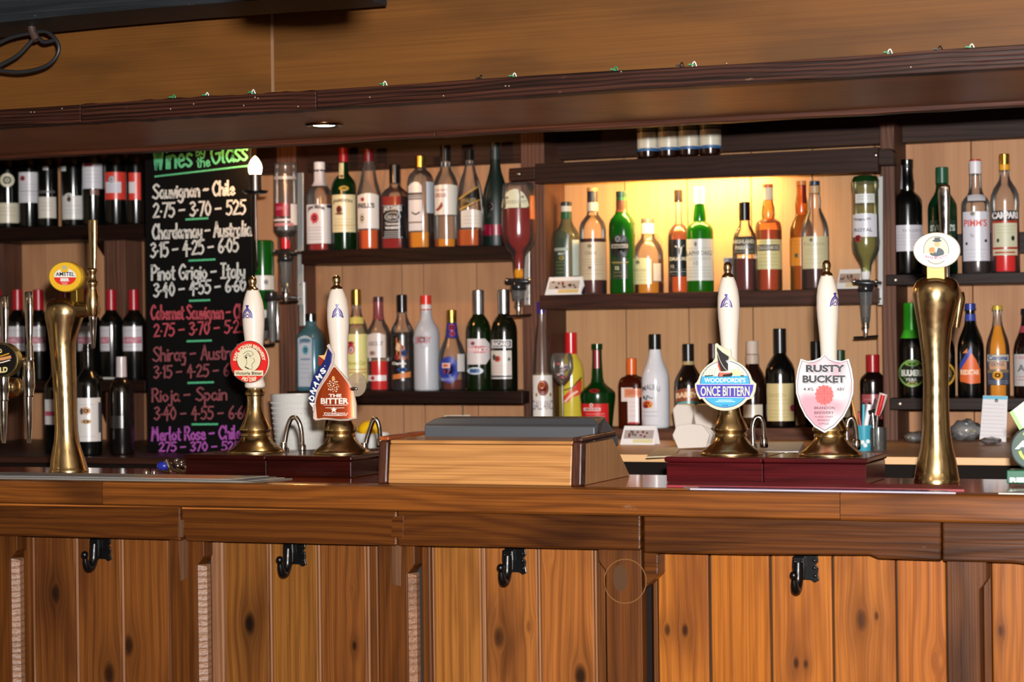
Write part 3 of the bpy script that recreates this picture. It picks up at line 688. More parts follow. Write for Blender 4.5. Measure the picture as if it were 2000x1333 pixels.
# 1 round red clip
t = clipthing(487, 707, YC1, 'round red pump clip with a cream centre and a small head in flowers')
v, f = d_ell(487, 707, 37.5, 41.5, 48, 1); prism('clip_board', [p for p in v[-49:-1]], YC1, .005, paint('#e9dccb', .4), t, bev=.001); sleeve(t, 487, 715, 10, YC1)
red = paint('#cc2420', .35, 0, .4); crm = paint('#d2c8a8', .4); blk2 = paint('#15100f', .4)
pxdraw('rim', d_ell(487, 707, 37, 41, 48, 1), YC1, paint('#7c1512', .4), t, .0006)
pxdraw('red_field', d_ell(487, 707, 35.6, 39.6, 48, 1), YC1, red, t, .0010)
pxdraw('ring_line', d_ell(486, 703, 24, 25, 40, 1), YC1, blk2, t, .0014)
pxdraw('cream_field', d_ell(486, 703, 22.8, 23.8, 40, 1), YC1, crm, t, .0018)
pxdraw('name_band', d_rect(458, 724, 514, 734.5), YC1, crm, t, .0022)
pxdraw('lettering', d_ring_text('EARL SOHAM BREWERY', 487, 707, 27.8, 7.5, -86, 86, .9, .05), YC1, crm, t, .0022)
pxdraw('lettering', d_text('Victoria Bitter', 460, 726.2, 512, 732.5, .02), YC1, blk2, t, .0026)
pxdraw('lettering', d_text('No 180 No.', 474, 736, 498, 738.5, .01), YC1, crm, t, .0022)
pxdraw('lettering', d_ring_text('FID DEF', 487, 707, 39, 7, 206, 154, .9, .05, True), YC1, crm, t, .0022)
for pts in ([(481, 702), (482, 710), (479, 717), (484, 720)], [(495, 700), (497, 706), (492, 712), (493, 719)], [(480, 718), (486, 721), (493, 722)],
            [(475, 692), (480, 688), (486, 686), (492, 688), (495, 693)], [(476, 697), (482, 694), (488, 696), (493, 694)], [(478, 700), (484, 690), (490, 699)]):
    pxdraw('drawing', d_line(pts, 1.1), YC1, paint('#6a6a5c', .5), t, .0022)
pxdraw('drawing', d_line([(479, 717.5), (485, 720.5)], 2.2), YC1, blk2, t, .0026)
pxdraw('drawing', d_ell(481, 699, 1.8, 2.4, 10, 1), YC1, blk2, t, .0026)
# 2 copper clip with the blue ribbon
t = clipthing(652, 760, YC1, 'copper coloured bell shaped pump clip with a dark blue ribbon')
cop, n, g = newmat('copper_print'); n_, = (0,); cop.node_tree.nodes['Principled BSDF'].inputs['Base Color'].default_value = hexc('#b4481f')
cb_ = cop.node_tree.nodes['Principled BSDF']; cb_.inputs['Metallic'].default_value = .55; cb_.inputs['Roughness'].default_value = .28
bul = lambda x: .45*((x-655)/640.)**2*6
def fl2(name, d, mat, off): return flat(name, d, YC1, mat, t, off, bul)
out = [(652, 712), (661, 722), (672, 735), (682, 748), (690, 765), (695, 790), (695.5, 818), (680, 822), (662, 822.5), (645, 821), (630, 820), (616, 822), (612, 818), (611.5, 790), (617, 768), (626, 752), (638, 735), (645, 722)]
bk = [(x*1.0, y) for x, y in out]
v_, f_ = d_poly(bk)
def curved_board(name, pts, mat, off, dep):
    vs = [P(x, y, YC1-off+bul(x)) for x, y in pts]; n = len(vs); vv = vs+[p+Vector((0, dep, 0)) for p in vs]
    ar = sum(vs[i].x*vs[(i+1) % n].z-vs[(i+1) % n].x*vs[i].z for i in range(n))
    tri = d_poly(pts)[1]; ff = []
    for q_ in tri:
        a, b, c = (vs[k] for k in q_); ff.append(q_ if (b-a).cross(c-a).y < 0 else tuple(reversed(q_)))
    ff += [tuple(n+k for k in reversed(q_)) for q_ in ff]
    ff += [((i+1) % n, i, n+i, n+(i+1) % n) if ar > 0 else (i, (i+1) % n, n+(i+1) % n, n+i) for i in range(n)]
    return mk(name, vv, ff, mat, t)
def dense(pts, m=6):
    o = []
    for i in range(len(pts)):
        a, b = pts[i], pts[(i+1) % len(pts)]
        for k in range(m): o.append((a[0]+(b[0]-a[0])*k/m, a[1]+(b[1]-a[1])*k/m))
    return o
curved_board('clip_board', dense(out), paint('#c8b2a2', .35), 0, .005)
cxm, cym = 654, 775
inn = [(cxm+(x-cxm)*.9+.5, cym+(y-cym)*.93-.5) for x, y in out]
# copper face in thin upright slices so it follows the curve
def sliced(pts, n=26):
    xs = [p[0] for p in pts]; a, b = min(xs), max(xs); V = []; Fc = []
    for i in range(n+1):
        x = a+(b-a)*i/n; x = min(max(x, a+.01), b-.01); ys = []
        for k in range(len(pts)):
            p, q_ = pts[k], pts[(k+1) % len(pts)]
            if (p[0]-x)*(q_[0]-x) < 0: ys.append(p[1]+(q_[1]-p[1])*(x-p[0])/(q_[0]-p[0]))
        V += [(x, min(ys)), (x, max(ys))]
    return V, [(2*i, 2*i+1, 2*i+3, 2*i+2) for i in range(n)]
fl2('copper_face', sliced(inn), cop, .0012)
rib = [(640, 678), (648, 690), (647, 706), (643, 722), (634, 736), (624, 750), (617, 765), (612, 785), (611, 797), (605, 790), (604, 768), (607, 748), (614, 732), (624, 719), (632, 708), (637, 692)]
cloth = prism('ribbon', rib, YC1-.006, .006, paint('#14205c', .4, 0, .3), t, bev=.001)
prism('ribbon_edge', [(637.5, 676), (642, 672), (653, 692), (650, 712), (640, 731), (628, 748), (620, 764), (615, 790), (612, 806), (610, 800), (614, 785), (618, 762), (627, 746), (638, 728), (647, 708), (649, 692)], YC1-.0068, .004, paint('#b9aaa4', .35), t, bev=.0006)
prism('ribbon_tail', [(621, 697), (632, 704), (625, 716), (622, 714)], YC1, .004, paint('#8a231c', .4), t, bev=.0006)
prism('ribbon_tail', [(621, 695), (633, 694), (638, 684), (640, 678), (646, 677), (648, 692), (634, 704)], YC1+.005, .003, paint('#e0a766', .4), t, bev=.0006)
fw = [('A', 609.5, 790), ('D', 609.5, 778), ('N', 612, 764), ('A', 616.5, 750), ('M', 623, 737), ('S', 631, 725), ('.', 637, 719)]
for i, (ch, x, y) in enumerate(fw):
    a = math.radians(-58+i*6 if i < 5 else -35); v, f = d_text(ch, -5.2 if ch != '.' else -1, -5.4, 5.2 if ch != '.' else 1, 5.4 if ch != '.' else -3.4, .05)
    v = [(x+p[0]*math.cos(a)-p[1]*math.sin(a), y+p[0]*math.sin(a)+p[1]*math.cos(a)) for p in v]
    flat('lettering', (v, f), YC1-.006, white, t, .0006)
wht = paint('#dcd2c6', .35)
fl2('lettering', d_text('THE', 642, 770, 667, 776.5, .04), wht, .0019)
fl2('lettering', d_text('BITTER', 626.5, 778, 681, 789.5, .035), wht, .0019)
for y, a, b in ((791.5, 632, 678), (797, 636, 672), (807, 633, 672), (812, 638, 668)): fl2('print_line', d_line([(a, y), ((a+b)/2, y+.3), (b, y)], .9), wht, .0019)
fl2('print_star', d_poly([(652, 795), (654, 799), (658, 799), (655, 802), (656.5, 806), (652, 803.5), (647.5, 806), (649, 802), (646, 799), (650, 799)]), wht, .0021)
fl2('lettering', d_text('Southwold', 630, 806, 676, 813, 0, shear=4), wht, .0023)
gold = paint('#c79a63', .4)
for k in range(26):
    a = k*2.4; r = 1.0+math.sqrt(k)*2.35; fl2('scroll_print', d_ell(651+r*math.cos(a)*.9, 754+r*math.sin(a), 1.5, 1.3, 8, 1), gold if k % 2 else wht, .0019)
fl2('scroll_print', d_ell(651, 740, 3, 5, 14, 1), gold, .0021)
v, f = d_ell(697, 752, 18, 23, 28, 1); prism('clip_spring_plate', [p for p in v[-29:-1]], YC1+.010, .003, glass('#d9c8b0', .3, .35), t, bev=0)
v, f = ballv(P(691, 760, YC1+.006), .008, 1.3, .5, .6); mk('clip_screw', v, f, chrome, t, smooth=True)
sleeve(t, 655, 770, 10, YC1+.006)
# 3 boat clip
t = clipthing(1416, 745, YC1, 'round cream and blue pump clip with a black sailed boat standing out of its top')
o3 = []
v, f = d_ell(1416, 752, 55, 52, 60, 1); ring = v[-61:-1]
o3 = [(1357, 750), (1361, 746)]+[(1416+53.5*math.sin(math.radians(a)), 752-50*math.cos(math.radians(a))) for a in range(-76, -24, 6)]+[(1396, 700), (1396, 672), (1400, 670.5), (1405, 675), (1420, 683), (1426, 681), (1428, 690), (1428, 697), (1432, 701)]
o3 += [(1416+53.5*math.sin(math.radians(a)), 752-50*math.cos(math.radians(a))) for a in range(24, 80, 6)]+[(1472, 746), (1477, 750), (1475, 765), (1470, 779), (1464, 780)]
o3 += [(1416+53*math.sin(math.radians(a)), 752-51*math.cos(math.radians(a))) for a in range(126, 240, 8)]+[(1366, 781), (1361, 772), (1357, 758)]
prism('clip_board', o3, YC1, .005, paint('#c4bfa6', .4), t, bev=.001); sleeve(t, 1420, 755, 10, YC1)
navy = paint('#26408f', .4); sky = paint('#3a9cc4', .4); purple = paint('#3f37a0', .4)
pxdraw('blue_ring', d_ell(1416, 751, 49, 46, 48, 1), YC1, navy, t, .0006)
pxdraw('sky_field', d_ell(1416, 751, 47.6, 44.8, 48, 1), YC1, paint('#d0cec0', .4), t, .0010)
pxdraw('water_field', d_poly([(1416+47.6*math.sin(math.radians(a)), 751-44.8*math.cos(math.radians(a))) for a in range(68, 294, 6)]), YC1, sky, t, .0014)
pxdraw('dune', d_ell(1436, 734, 12, 12, 20, 1, a0=PI, a1=2*PI), YC1, paint('#c9c396', .5), t, .0014)
for pts in ([(1374, 735), (1377, 722)], [(1379, 735), (1381, 717)], [(1384, 735), (1388, 715)], [(1390, 735), (1391, 721)], [(1394, 735), (1398, 719)], [(1448, 734), (1450, 724)], [(1444, 725), (1441, 716)], [(1452, 733), (1453, 728)]):
    pxdraw('reed', d_line(pts, .9), YC1, paint('#8e9a6a', .5), t, .0018)
for pts in ([(1377, 735), (1392, 734)], [(1447, 734.5), (1452, 734.5)]): pxdraw('reed', d_line(pts, 2), YC1, blk2, t, .002)
pxdraw('sail', d_poly([(1400, 678), (1410, 688), (1425, 698), (1426, 702), (1417, 705), (1422, 711), (1422, 725), (1409, 726), (1404, 712), (1401, 698)]), YC1, blk2, t, .0018)
pxdraw('sail', d_poly([(1401, 700), (1404, 712), (1409, 726), (1406, 726), (1402, 715)]), YC1, paint('#c43c2a', .4), t, .0020)
pxdraw('sail_rope', d_line([(1401, 688), (1406, 704), (1414, 718), (1422, 726)], .9), YC1, paint('#c4bfa6', .4), t, .0022)
pxdraw('mast', d_line([(1424, 699), (1424, 727)], 1.2), YC1, paint('#f0ecd8', .4), t, .0022)
pxdraw('hull', d_poly([(1404, 728), (1430, 728.5), (1431, 732), (1428, 736), (1404, 737), (1402, 735)]), YC1, blk2, t, .0018)
pxdraw('hull', d_poly([(1405, 728), (1428, 728.5), (1427, 730), (1412, 732), (1411, 736), (1404, 736)]), YC1, paint('#d9634c', .4), t, .0022)
pxdraw('lettering', d_text("WOODFORDE'S", 1375.5, 738.5, 1456, 747.5, .025), YC1, white, t, .0020)
pxdraw('name_band', d_poly([(1360, 751), (1472, 751), (1470, 764), (1464, 777), (1368, 777), (1362, 764)]), YC1, purple, t, .0024)
for y0, a, b in ((751.2, 1360, 1472), (776.8, 1368, 1464)): pxdraw('band_line', d_line([(a, y0), (b, y0)], 1.1), YC1, paint('#cfc7d8', .4), t, .0028)
pxdraw('lettering', d_text('ONCE BITTERN', 1368.5, 755, 1464, 774, .015), YC1, paint('#ded9b0', .4), t, .0030)
for y0, a, b in ((782, 1403, 1430), (785, 1398, 1435)): pxdraw('print_line', d_line([(a, y0), (b, y0)], 1.2), YC1, paint('#c8e8f0', .4), t, .0020)
pxdraw('lettering', d_text('4.0%', 1410, 791, 1422, 794, .02), YC1, navy, t, .0020)
# 4 pink shield clip
t = clipthing(1611, 770, YC1, 'pink and white shield shaped pump clip with dark outlined lettering')
def shield(k, dy=0):
    half = [(0, 690), (9, 699), (22, 704), (33, 705.5), (47, 701), (53, 722), (56.5, 745), (56, 768), (49, 792), (38, 814), (20, 835), (0, 846.5)]
    cx_, cy_ = 1610.5, 765
    L = [(cx_+x*k, cy_+(y-cy_)*k+dy) for x, y in half]; Rr = [(cx_-x*k, cy_+(y-cy_)*k+dy) for x, y in half[1:-1]][::-1]; return L+Rr
prism('clip_board', shield(1.0), YC1, .005, paint('#d2cecc', .35), t, bev=.001); sleeve(t, 1616, 770, 10, YC1)
pk, nt, b_ = newmat('pink_print'); g = G(nt); tc = g.N.new('ShaderNodeTexCoord'); nz = g.noise(tc.outputs['Object'], 14, 1)
nt.links.new(g.mix(g.rng(nz, .42, .62), hexc('#d8c6c8'), hexc('#d08e9a')), b_.inputs['Base Color']); b_.inputs['Roughness'].default_value = .35
pxdraw('outline', d_poly(shield(.945)), YC1, paint('#5a5458', .4), t, .0006)
pxdraw('pink_field', d_poly(shield(.925)), YC1, pk, t, .0010)
gr, dk = paint('#7a848a', .4), paint('#33333a', .4)
for s_, x0, y0, x1, y1 in (('RUSTY', 1574, 713, 1650, 727.5), ('BUCKET', 1567.5, 733.5, 1651, 748.5)):
    pxdraw('lettering', d_text(s_, x0+1.8, y0+1.8, x1+1.8, y1+1.8, .065), YC1, gr, t, .0014)
    pxdraw('lettering', d_text(s_, x0+.8, y0+.8, x1+.8, y1+.8, .06), YC1, white, t, .0017)
    pxdraw('lettering', d_text(s_, x0, y0, x1, y1, .05), YC1, dk, t, .0020)
hop = paint('#e0605e', .4); hop2 = paint('#c04446', .4)
pxdraw('hop_emblem', d_poly([(1610+(17.5+1.3*math.sin(a*14))*math.cos(a), 772+(19+1.3*math.sin(a*14))*math.sin(a)) for a in [2*PI*k/84 for k in range(84)]]), YC1, hop, t, .0014)
pxdraw('hop_emblem', d_line([(1610, 753), (1610, 791)], 1.1), YC1, hop2, t, .0018); pxdraw('hop_emblem', d_line([(1593, 770), (1628, 770)], 1.), YC1, hop2, t, .0018)
for q1, q2 in ((-1, -1), (1, -1), (-1, 1), (1, 1)):
    for r in (4, 7.5): pxdraw('hop_emblem', d_ell(1610+q1*8, 771+q2*9, r, r, 18, 1, r0=1-1.0/r), YC1, hop2, t, .0018)
pxdraw('lettering', d_text('4.4%', 1569, 757.5, 1589, 764, .01), YC1, dk, t, .0014)
pxdraw('lettering', d_text('ABV', 1634, 757.5, 1649.5, 764, .02), YC1, dk, t, .0014)
for s_, x0, y0, x1, y1 in (('BRANDON', 1590.5, 794.5, 1630.5, 800, ), ('BREWERY', 1590.5, 804, 1628.5, 809.5), ('76 HIGH STREET', 1591, 813, 1627, 816.5), ('BRANDON', 1597, 819.5, 1620, 823), ('SUFFOLK', 1599, 826.5, 1619, 830)):
    pxdraw('lettering', d_text(s_, x0, y0, x1, y1, .015), YC1, dk, t, .0014)
# ---------------------------------------------------------------- brass beer fonts
def column(name, rows, Y, mat, par, seg=40, ry=1.0, zfix=None):
    """rows (py, left px, right px), top to bottom"""
    v = []; f = []
    for y, l, r in rows:
        c = P((l+r)/2, y, Y); rr = (r-l)/2/S(c)
        c.z = max(c.z, ZTOP+.0004)
        for k in range(seg): a = 2*PI*k/seg; v.append((c.x+rr*math.cos(a), Y+rr*ry*math.sin(a), c.z))
    n = len(rows)
    for i in range(n-1):
        for k in range(seg): a, b = i*seg+k, i*seg+(k+1) % seg; f.append((a+seg, b+seg, b, a))
    f.append(tuple(range(seg))); f.append(tuple(range(len(v)-1, len(v)-seg-1, -1)))
    return mk(name, v, f, mat, par, smooth=True, sharp=60)
def htube(name, p0, p1, r0, r1, mat, par): return tube(name, [p0, p1], [r0, r1], mat, par, 20, sm=False)
YF = .29
base = on_top(134, 928, YF)
t = thing('beer_font', base, 'curved brass beer font with a round yellow badge, left of the chalk menu', 'beer font')
rows = [(583, 106, 146), (586, 99, 153), (592, 93, 160), (600, 90, 164), (612, 88.5, 166), (622, 88.5, 163), (635, 91.5, 158), (650, 94, 153), (670, 96.5, 149), (700, 99.5, 148.5), (735, 102.5, 149.5), (770, 105, 150), (810, 107, 150.5), (840, 107.5, 152), (862, 106, 155), (880, 102.5, 160), (897, 99.5, 166), (911, 98, 170), (916, 97, 171.5), (918, 96, 173), (929.5, 96, 173)]
column('column', rows, YF, brass, t)
S1 = S(P(130, 700, YF))
htube('tap_arm', P(140, 605, YF-.005), P(183, 606, YF-.005), 17/S1, 13/S1, brass, t)
htube('tap_arm_end', P(174, 606, YF-.005), P(190, 606, YF-.005), 16/S1, 13/S1, brass, t)
tp = [(430, 9.5), (433, 10.3), (470, 9), (500, 8), (520, 6.8), (524, 7), (526, 10), (530, 10.5), (534, 7.5), (548, 7.5), (551, 11), (556, 11.5), (560, 9), (566, 9.5), (580, 13), (596, 13.5), (612, 11), (618, 8)]
lv = turn('tap_lever', 181.5, YF-.03, [r for r in tp if r[0] <= 524], brass, t, ry=.6)
turn('tap_body', 181, YF-.03, [r for r in tp if r[0] >= 524], brass, t)
turn('spout', 182, YF-.03, [(618, 7.5), (622, 8.5), (626, 7.5), (650, 6), (675, 3.8), (681, 3)], chrome, t)
box('badge_bracket', P(146, 560, YF).x, P(160, 560, YF).x, YF-.02, YF+.01, P(150, 592, YF).z, P(150, 560, YF).z, metal('dull_gold', '#8a7434', .4, .1), t, bev=.003)
htube('badge_arm', P(135, 545, YF-.02), P(181, 538, YF-.03), .004, .004, brass, t)
YB1 = YF-.035
v, f = d_ell(128, 541, 33.5, 30, 48, 1); prism('badge', v[-49:-1], YB1, .012, paint('#b58a1c', .35, .3), t, bev=.002)
ye = paint('#e0b02a', .35, 0, .4)
pxdraw('badge_ring', d_ell(127.5, 541, 32, 28.5, 48, 1), YB1, ye, t, .0005)
pxdraw('badge_rim', d_ell(127.5, 541, 32.3, 29, 48, 1, .96), YB1, paint('#8d7220', .4), t, .0009)
pxdraw('badge_centre', d_ell(127, 541, 21.5, 16.5, 40, 1), YB1, white, t, .0009)
pxdraw('badge_red', d_ell(127, 542, 21.5, 15.5, 30, 1, 0, 0.0, PI), YB1, paint('#cf3024', .4), t, .0013)
pxdraw('badge_crown', d_ell(126, 528, 8, 5, 20, 1), YB1, ye, t, .0013); pxdraw('badge_crown', d_ell(126, 523, 5, 4, 20, 1), YB1, paint('#a9a890', .4), t, .0017)
pxdraw('lettering', d_text('AMSTEL', 108.5, 532.5, 145.5, 540, .02, arc=1), YB1, blk2, t, .0017)
pxdraw('lettering', d_text('BIER', 118, 543.5, 135.5, 550, .07), YB1, white, t, .0017)
for y, a, b in ((553, 120, 132), (556, 122, 131)): pxdraw('print_line', d_line([(a, y), (b, y)], .8), YB1, white, t, .0017)
# far left double tap bar
YG = .20
base = on_top(-75, 935, YG); S2 = S(P(30, 750, YG))
t = thing('beer_font', base, 'brass double tap font with chrome levers at the left edge of the bar', 'beer font')
zz = P(20, 757, YG).z; cl = [(0, .045), (.01, .045), (.016, .032), (zz-ZTOP-.02, .026)]
lathe('column', base, cl, brass, t)
tube('cross_bar', [Vector((base.x-.05, YG, zz)), P(10, 757, YG), P(36, 757, YG), P(40, 757, YG)], [22/S2, 20/S2, 18/S2, 8/S2], brass, t, 24, sm=False)
tube('tap_cone', [P(28, 705, YG-.02), P(38, 702, YG-.02), P(52, 702, YG-.02)], [17/S2, 11/S2, 5/S2], brass, t, 18, sm=False)
for cx_, yo in ((58, 0), (9, 8)):
    pf = [(570+yo, 6.5), (572+yo, 8.5), (600+yo, 9), (640+yo, 8), (672+yo, 6), (676+yo, 8), (698+yo, 8), (701+yo, 9.5), (705+yo, 8.5)]
    turn('tap_lever', cx_ if cx_ < 50 else 57, YG-.03, pf, chrome, t, ry=.7)
    turn('tap_body', cx_-2, YG-.03, [(702+yo, 8), (708+yo, 11), (730+yo, 12), (755+yo, 12.5), (770+yo, 9), (773+yo, 10), (776+yo, 9)], chrome, t)
    turn('spout', cx_-2, YG-.03, [(774+yo, 8.5), (790+yo, 8.5), (800+yo, 8), (833+yo, 6.5), (866, 3.5)], chrome, t)
YB2 = YG-.05
v, f = d_ell(1, 704, 34, 34, 48, 1); prism('badge', v[-49:-1], YB2, .02, metal('dull_gold_rim', '#9a8a60', .35, .1), t, bev=.002)
pxdraw('badge_face', d_ell(0.5, 704, 30.5, 31, 40, 1), YB2, blackp, t, .0006)
pxdraw('lettering', d_text('GUILD', -22, 716, 15, 727, .05, arc=-2), YB2, paint('#d9c98c', .4), t, .001)
pxdraw('lettering', d_text('GOLD', -16, 683, 4, 691, .05, arc=2), YB2, paint('#d9c98c', .4), t, .001)
pxdraw('badge_scroll', d_line([(-20, 702), (0, 702), (19, 698)], 6), YB2, paint('#c98a5a', .4), t, .001)
pxdraw('badge_scroll', d_line([(-20, 696), (0, 696), (17, 691)], 2.5), YB2, paint('#c08a20', .4), t, .001)
pxdraw('badge_scroll', d_line([(-20, 709), (0, 709), (19, 704)], 2), YB2, paint('#e8dccb', .4), t, .001)
# right font
YM = .31
base = on_top(1829, 950, YM)
t = thing('beer_font', base, 'tall brass beer font with an oval white badge and chrome lever, right of the pumps', 'beer font')
rows = [(541, 1812, 1846), (542.5, 1803, 1855), (546, 1795, 1863), (553, 1788, 1870), (563, 1784, 1874), (575, 1783, 1875.5), (590, 1784.5, 1873.5), (610, 1788, 1867), (642, 1793.5, 1859), (686, 1799, 1854.5), (720, 1802, 1853.5), (750, 1803.5, 1853), (800, 1803, 1853.5), (840, 1801.5, 1855.5), (875, 1798, 1861), (900, 1792.5, 1867), (920, 1788, 1870.5), (934, 1786, 1872.5), (936, 1784.5, 1873.5), (951, 1784.5, 1873.5)]
column('column', rows, YM, brass, t, 48)
S3 = S(P(1829, 560, YM))
v, f = lathedata(Vector((0, 0, 0)), [(-.0, .0), (.0, 30/S3), (.02, 33/S3), (.05, 33/S3)], 32)
pc = P(1838, 582, YM); v = [(pc.x+p[0], YM+.02+p[2], pc.z+p[1]) for p in v]
mk('rear_hub', v, [tuple(reversed(q_)) for q_ in f], brass, t, smooth=True)
tube('tap_outlet', [P(1872, 572, YM+.03), P(1874, 590, YM+.03), P(1868, 640, YM+.03)], [11/S3, 11/S3, 6/S3], brass, t, 16)
box('badge_stem', P(1814, 530, YM).x, P(1850, 530, YM).x, YM-.03, YM+.0, P(1830, 548, YM).z, P(1830, 500, YM).z, metal('dull_gold_stem', '#b09a5a', .35, .1), t, bev=.002)
YV = YM+.03
v = []
pf = [(361, 8), (363, 10.5), (367, 11.5), (385, 12), (420, 11), (455, 9.5), (500, 9), (545, 9)]
turn('tap_lever', 1845, YV, pf, chrome, t, ry=.45)
YB3 = YM-.036
v, f = d_ell(1829, 489, 46, 35, 56, 1); bd = prism('badge', v[-57:-1], YB3, .012, paint('#d2cabe', .3, 0, .4), t, bev=.003)
pxdraw('badge_line', d_ell(1829, 489, 43, 32, 48, 1, .985), YB3, paint('#c9bfae', .4), t, .0005)
pxdraw('emblem_ring', d_ell(1828.5, 489, 25, 27.5, 44, 1, .955), YB3, paint('#4a4a52', .4), t, .0006)
pxdraw('emblem_ground', d_ell(1828.5, 489, 23.8, 26.2, 40, 1), YB3, paint('#cdbfa2', .4), t, .0009)
pxdraw('figure', d_ell(1830, 494, 14, 10, 24, 1), YB3, paint('#2c3c44', .4), t, .0013)
pxdraw('figure', d_ell(1821, 489, 7, 6, 20, 1), YB3, paint('#c88a54', .4), t, .0017)
pxdraw('figure', d_ell(1830, 477, 5.5, 6, 20, 1), YB3, paint('#d99a6a', .4), t, .0017)
pxdraw('figure', d_ell(1830, 470.5, 9, 2.6, 20, 1), YB3, paint('#22333a', .4), t, .0021); pxdraw('figure', d_rect(1825, 464, 1836, 470), YB3, paint('#22333a', .4), t, .0023)
pxdraw('figure', d_poly([(1826, 484), (1832, 484), (1828, 495)]), YB3, white, t, .0021)
pxdraw('figure', d_rect(1815, 484, 1824, 492), YB3, paint('#d9762e', .4), t, .0021)
pxdraw('banner', d_poly([(1804, 495), (1828, 502), (1852, 496), (1851, 507), (1828, 513), (1806, 506)]), YB3, paint('#f3ece2', .4), t, .0025)
pxdraw('lettering', d_text('BIRRA MORETTI', 1807, 498, 1850, 504, .03, arc=-3), YB3, paint('#c0406a', .4), t, .0029)
pxdraw('lettering', d_text('ITALIA', 1821, 506.5, 1836, 509, .02, arc=-1), YB3, paint('#3f7a5c', .4), t, .0029)
# green cider sign at the right edge
YT = .26
b = on_top(2010, 945, YT); t = thing('cider_sign', b, 'green cider sign with a round dark badge at the right end of the bar', 'sign')
gs = paint('#0d5c40', .35, 0, .4)
prism('sign_box', [(1966, 919), (2120, 921), (2120, 948), (1966, 945)], YT-.03, .06, gs, t)
pxdraw('lettering', d_text('REFRESHING', 1972, 933, 2096, 943, .07), YT-.03, white, t, .0006)
v, f = d_ell(2016, 876, 44, 43, 48, 1); prism('badge', v[-49:-1], YT, .03, paint('#3e4846', .3, .3), t, bev=.004)
pxdraw('badge_face', d_ell(2018, 876, 38, 38, 40, 1), YT, paint('#16402f', .4), t, .0006)
pxdraw('badge_arc', d_ell(2020, 878, 31, 27, 30, 1, .82, 0.15, PI-.15), YT, paint('#c8d43a', .4), t, .001)
pxdraw('badge_arc', d_ell(2018, 850, 20, 12, 20, 1, 0, PI, 2*PI), YT, paint('#c8d43a', .4), t, .001)
pxdraw('lettering', d_text('ARC', 1982, 861, 2050, 878, .07, shear=4), YT, white, t, .0014)
prism('card_stand', [(1972, 806), (1999, 785), (2060, 760), (2060, 850), (2000, 840), (1990, 838)], YT+.05, .003, paint('#bcbab4', .6), t, bev=0)
pxdraw('card_edge', d_poly([(1972, 806), (1978, 802), (1998, 838), (1992, 842)]), YT+.05, paint('#8fd070', .5), t, .0008)
# ================================================================ oak till box with the grey display
oak = wood('light_oak', '#b5824c', '#94653a', '#744b28', 'x', 26, .35, blotch=.6, coat=.3, bump=.15, warp=3)
oakd = wood('scorched_oak', '#4a2a1e', '#2a1610', '#150a08', 'z', 50, .35, blotch=.5, coat=.2, scratch=.5)
oakr = wood('reddish_rail', '#a8562c', '#7c3a1c', '#4c2010', 'y', 30, .3, blotch=.4, coat=.2)
oaks = wood('side_oak', '#a87c52', '#8a6240', '#6a4830', 'z', 30, .4, blotch=.4)
YO = .06; x0, x1 = P(757, 910, YO).x, P(1115, 910, YO).x; hO = 78/S(P(936, 910, YO)); pw = .023
t = thing('till_box', ((x0+x1)/2, YO, ZTOP), 'light oak open box with scorched corner posts at the front of the bar', 'box')
v = [(x0, YO, ZTOP+.0003), (x1, YO, ZTOP+.0003), (x1, YO+.012, ZTOP+hO), (x0, YO+.012, ZTOP+hO), (x0, YO+.02, ZTOP+.0003), (x1, YO+.02, ZTOP+.0003), (x1, YO+.032, ZTOP+hO), (x0, YO+.032, ZTOP+hO)]
mk('front_board', v, [(0, 1, 2, 3), (7, 6, 5, 4), (1, 5, 6, 2), (4, 0, 3, 7), (3, 2, 6, 7), (0, 4, 5, 1)], oak, t, bev=.003)
v = [(x0, YO+.014, ZTOP+hO+.0004), (x1, YO+.014, ZTOP+hO+.0004), (x1, YO+.11, ZTOP+hO+.004), (x0, YO+.11, ZTOP+hO+.004)]
v += [(a, b, c+.008) for a, b, c in v]
mk('top_board', v, [(3, 2, 1, 0), (4, 5, 6, 7), (0, 1, 5, 4), (1, 2, 6, 5), (2, 3, 7, 6), (3, 0, 4, 7)], oak, t, bev=.003)
for a, b, r in ((x0-pw, x0-.0006, 0), (x1+.0006, x1+pw, 1)):
    v = [(a, YO-.004, ZTOP+.0003), (b, YO-.004, ZTOP+.0003), (b, YO+.006, ZTOP+hO+.007), (a, YO+.006, ZTOP+hO+.007), (a, YO+.025, ZTOP+.0003), (b, YO+.025, ZTOP+.0003), (b, YO+.035, ZTOP+hO+.007), (a, YO+.035, ZTOP+hO+.007)]
    mk('corner_post', v, [(0, 1, 2, 3), (7, 6, 5, 4), (1, 5, 6, 2), (4, 0, 3, 7), (3, 2, 6, 7), (0, 4, 5, 1)], oakd, t, bev=.004)
    # side board sloping down towards the back, rail on top
    hz = ZTOP+hO
    pr = [(YO+.026, ZTOP+.0005), (YO+.33, ZTOP+.0005), (YO+.215, hz+.004), (YO+.036, hz+.002)]
    n = 4; sa, sb = a+.003, b-.003
    v = [(sb, y, z) for y, z in pr]+[(sa, y, z) for y, z in pr]
    mk('side_board', v, [(0, 1, 2, 3), (7, 6, 5, 4)]+[((i+1) % n, i, n+i, n+(i+1) % n) for i in range(n)], oaks, t, bev=.001)
    v = [(a, YO+.008, hz+.0075), (b, YO+.008, hz+.0075), (b, YO+.23, hz+.010), (a, YO+.23, hz+.010)]; v += [(p, q_, z+.009) for p, q_, z in v]
    mk('side_rail', v, [(3, 2, 1, 0), (4, 5, 6, 7), (0, 1, 5, 4), (1, 2, 6, 5), (2, 3, 7, 6), (3, 0, 4, 7)], oakr if not r else oakd, t, bev=.003)
tg = paint('#46484c', .42); tg2 = paint('#2f3338', .3); YTL = YO+.16
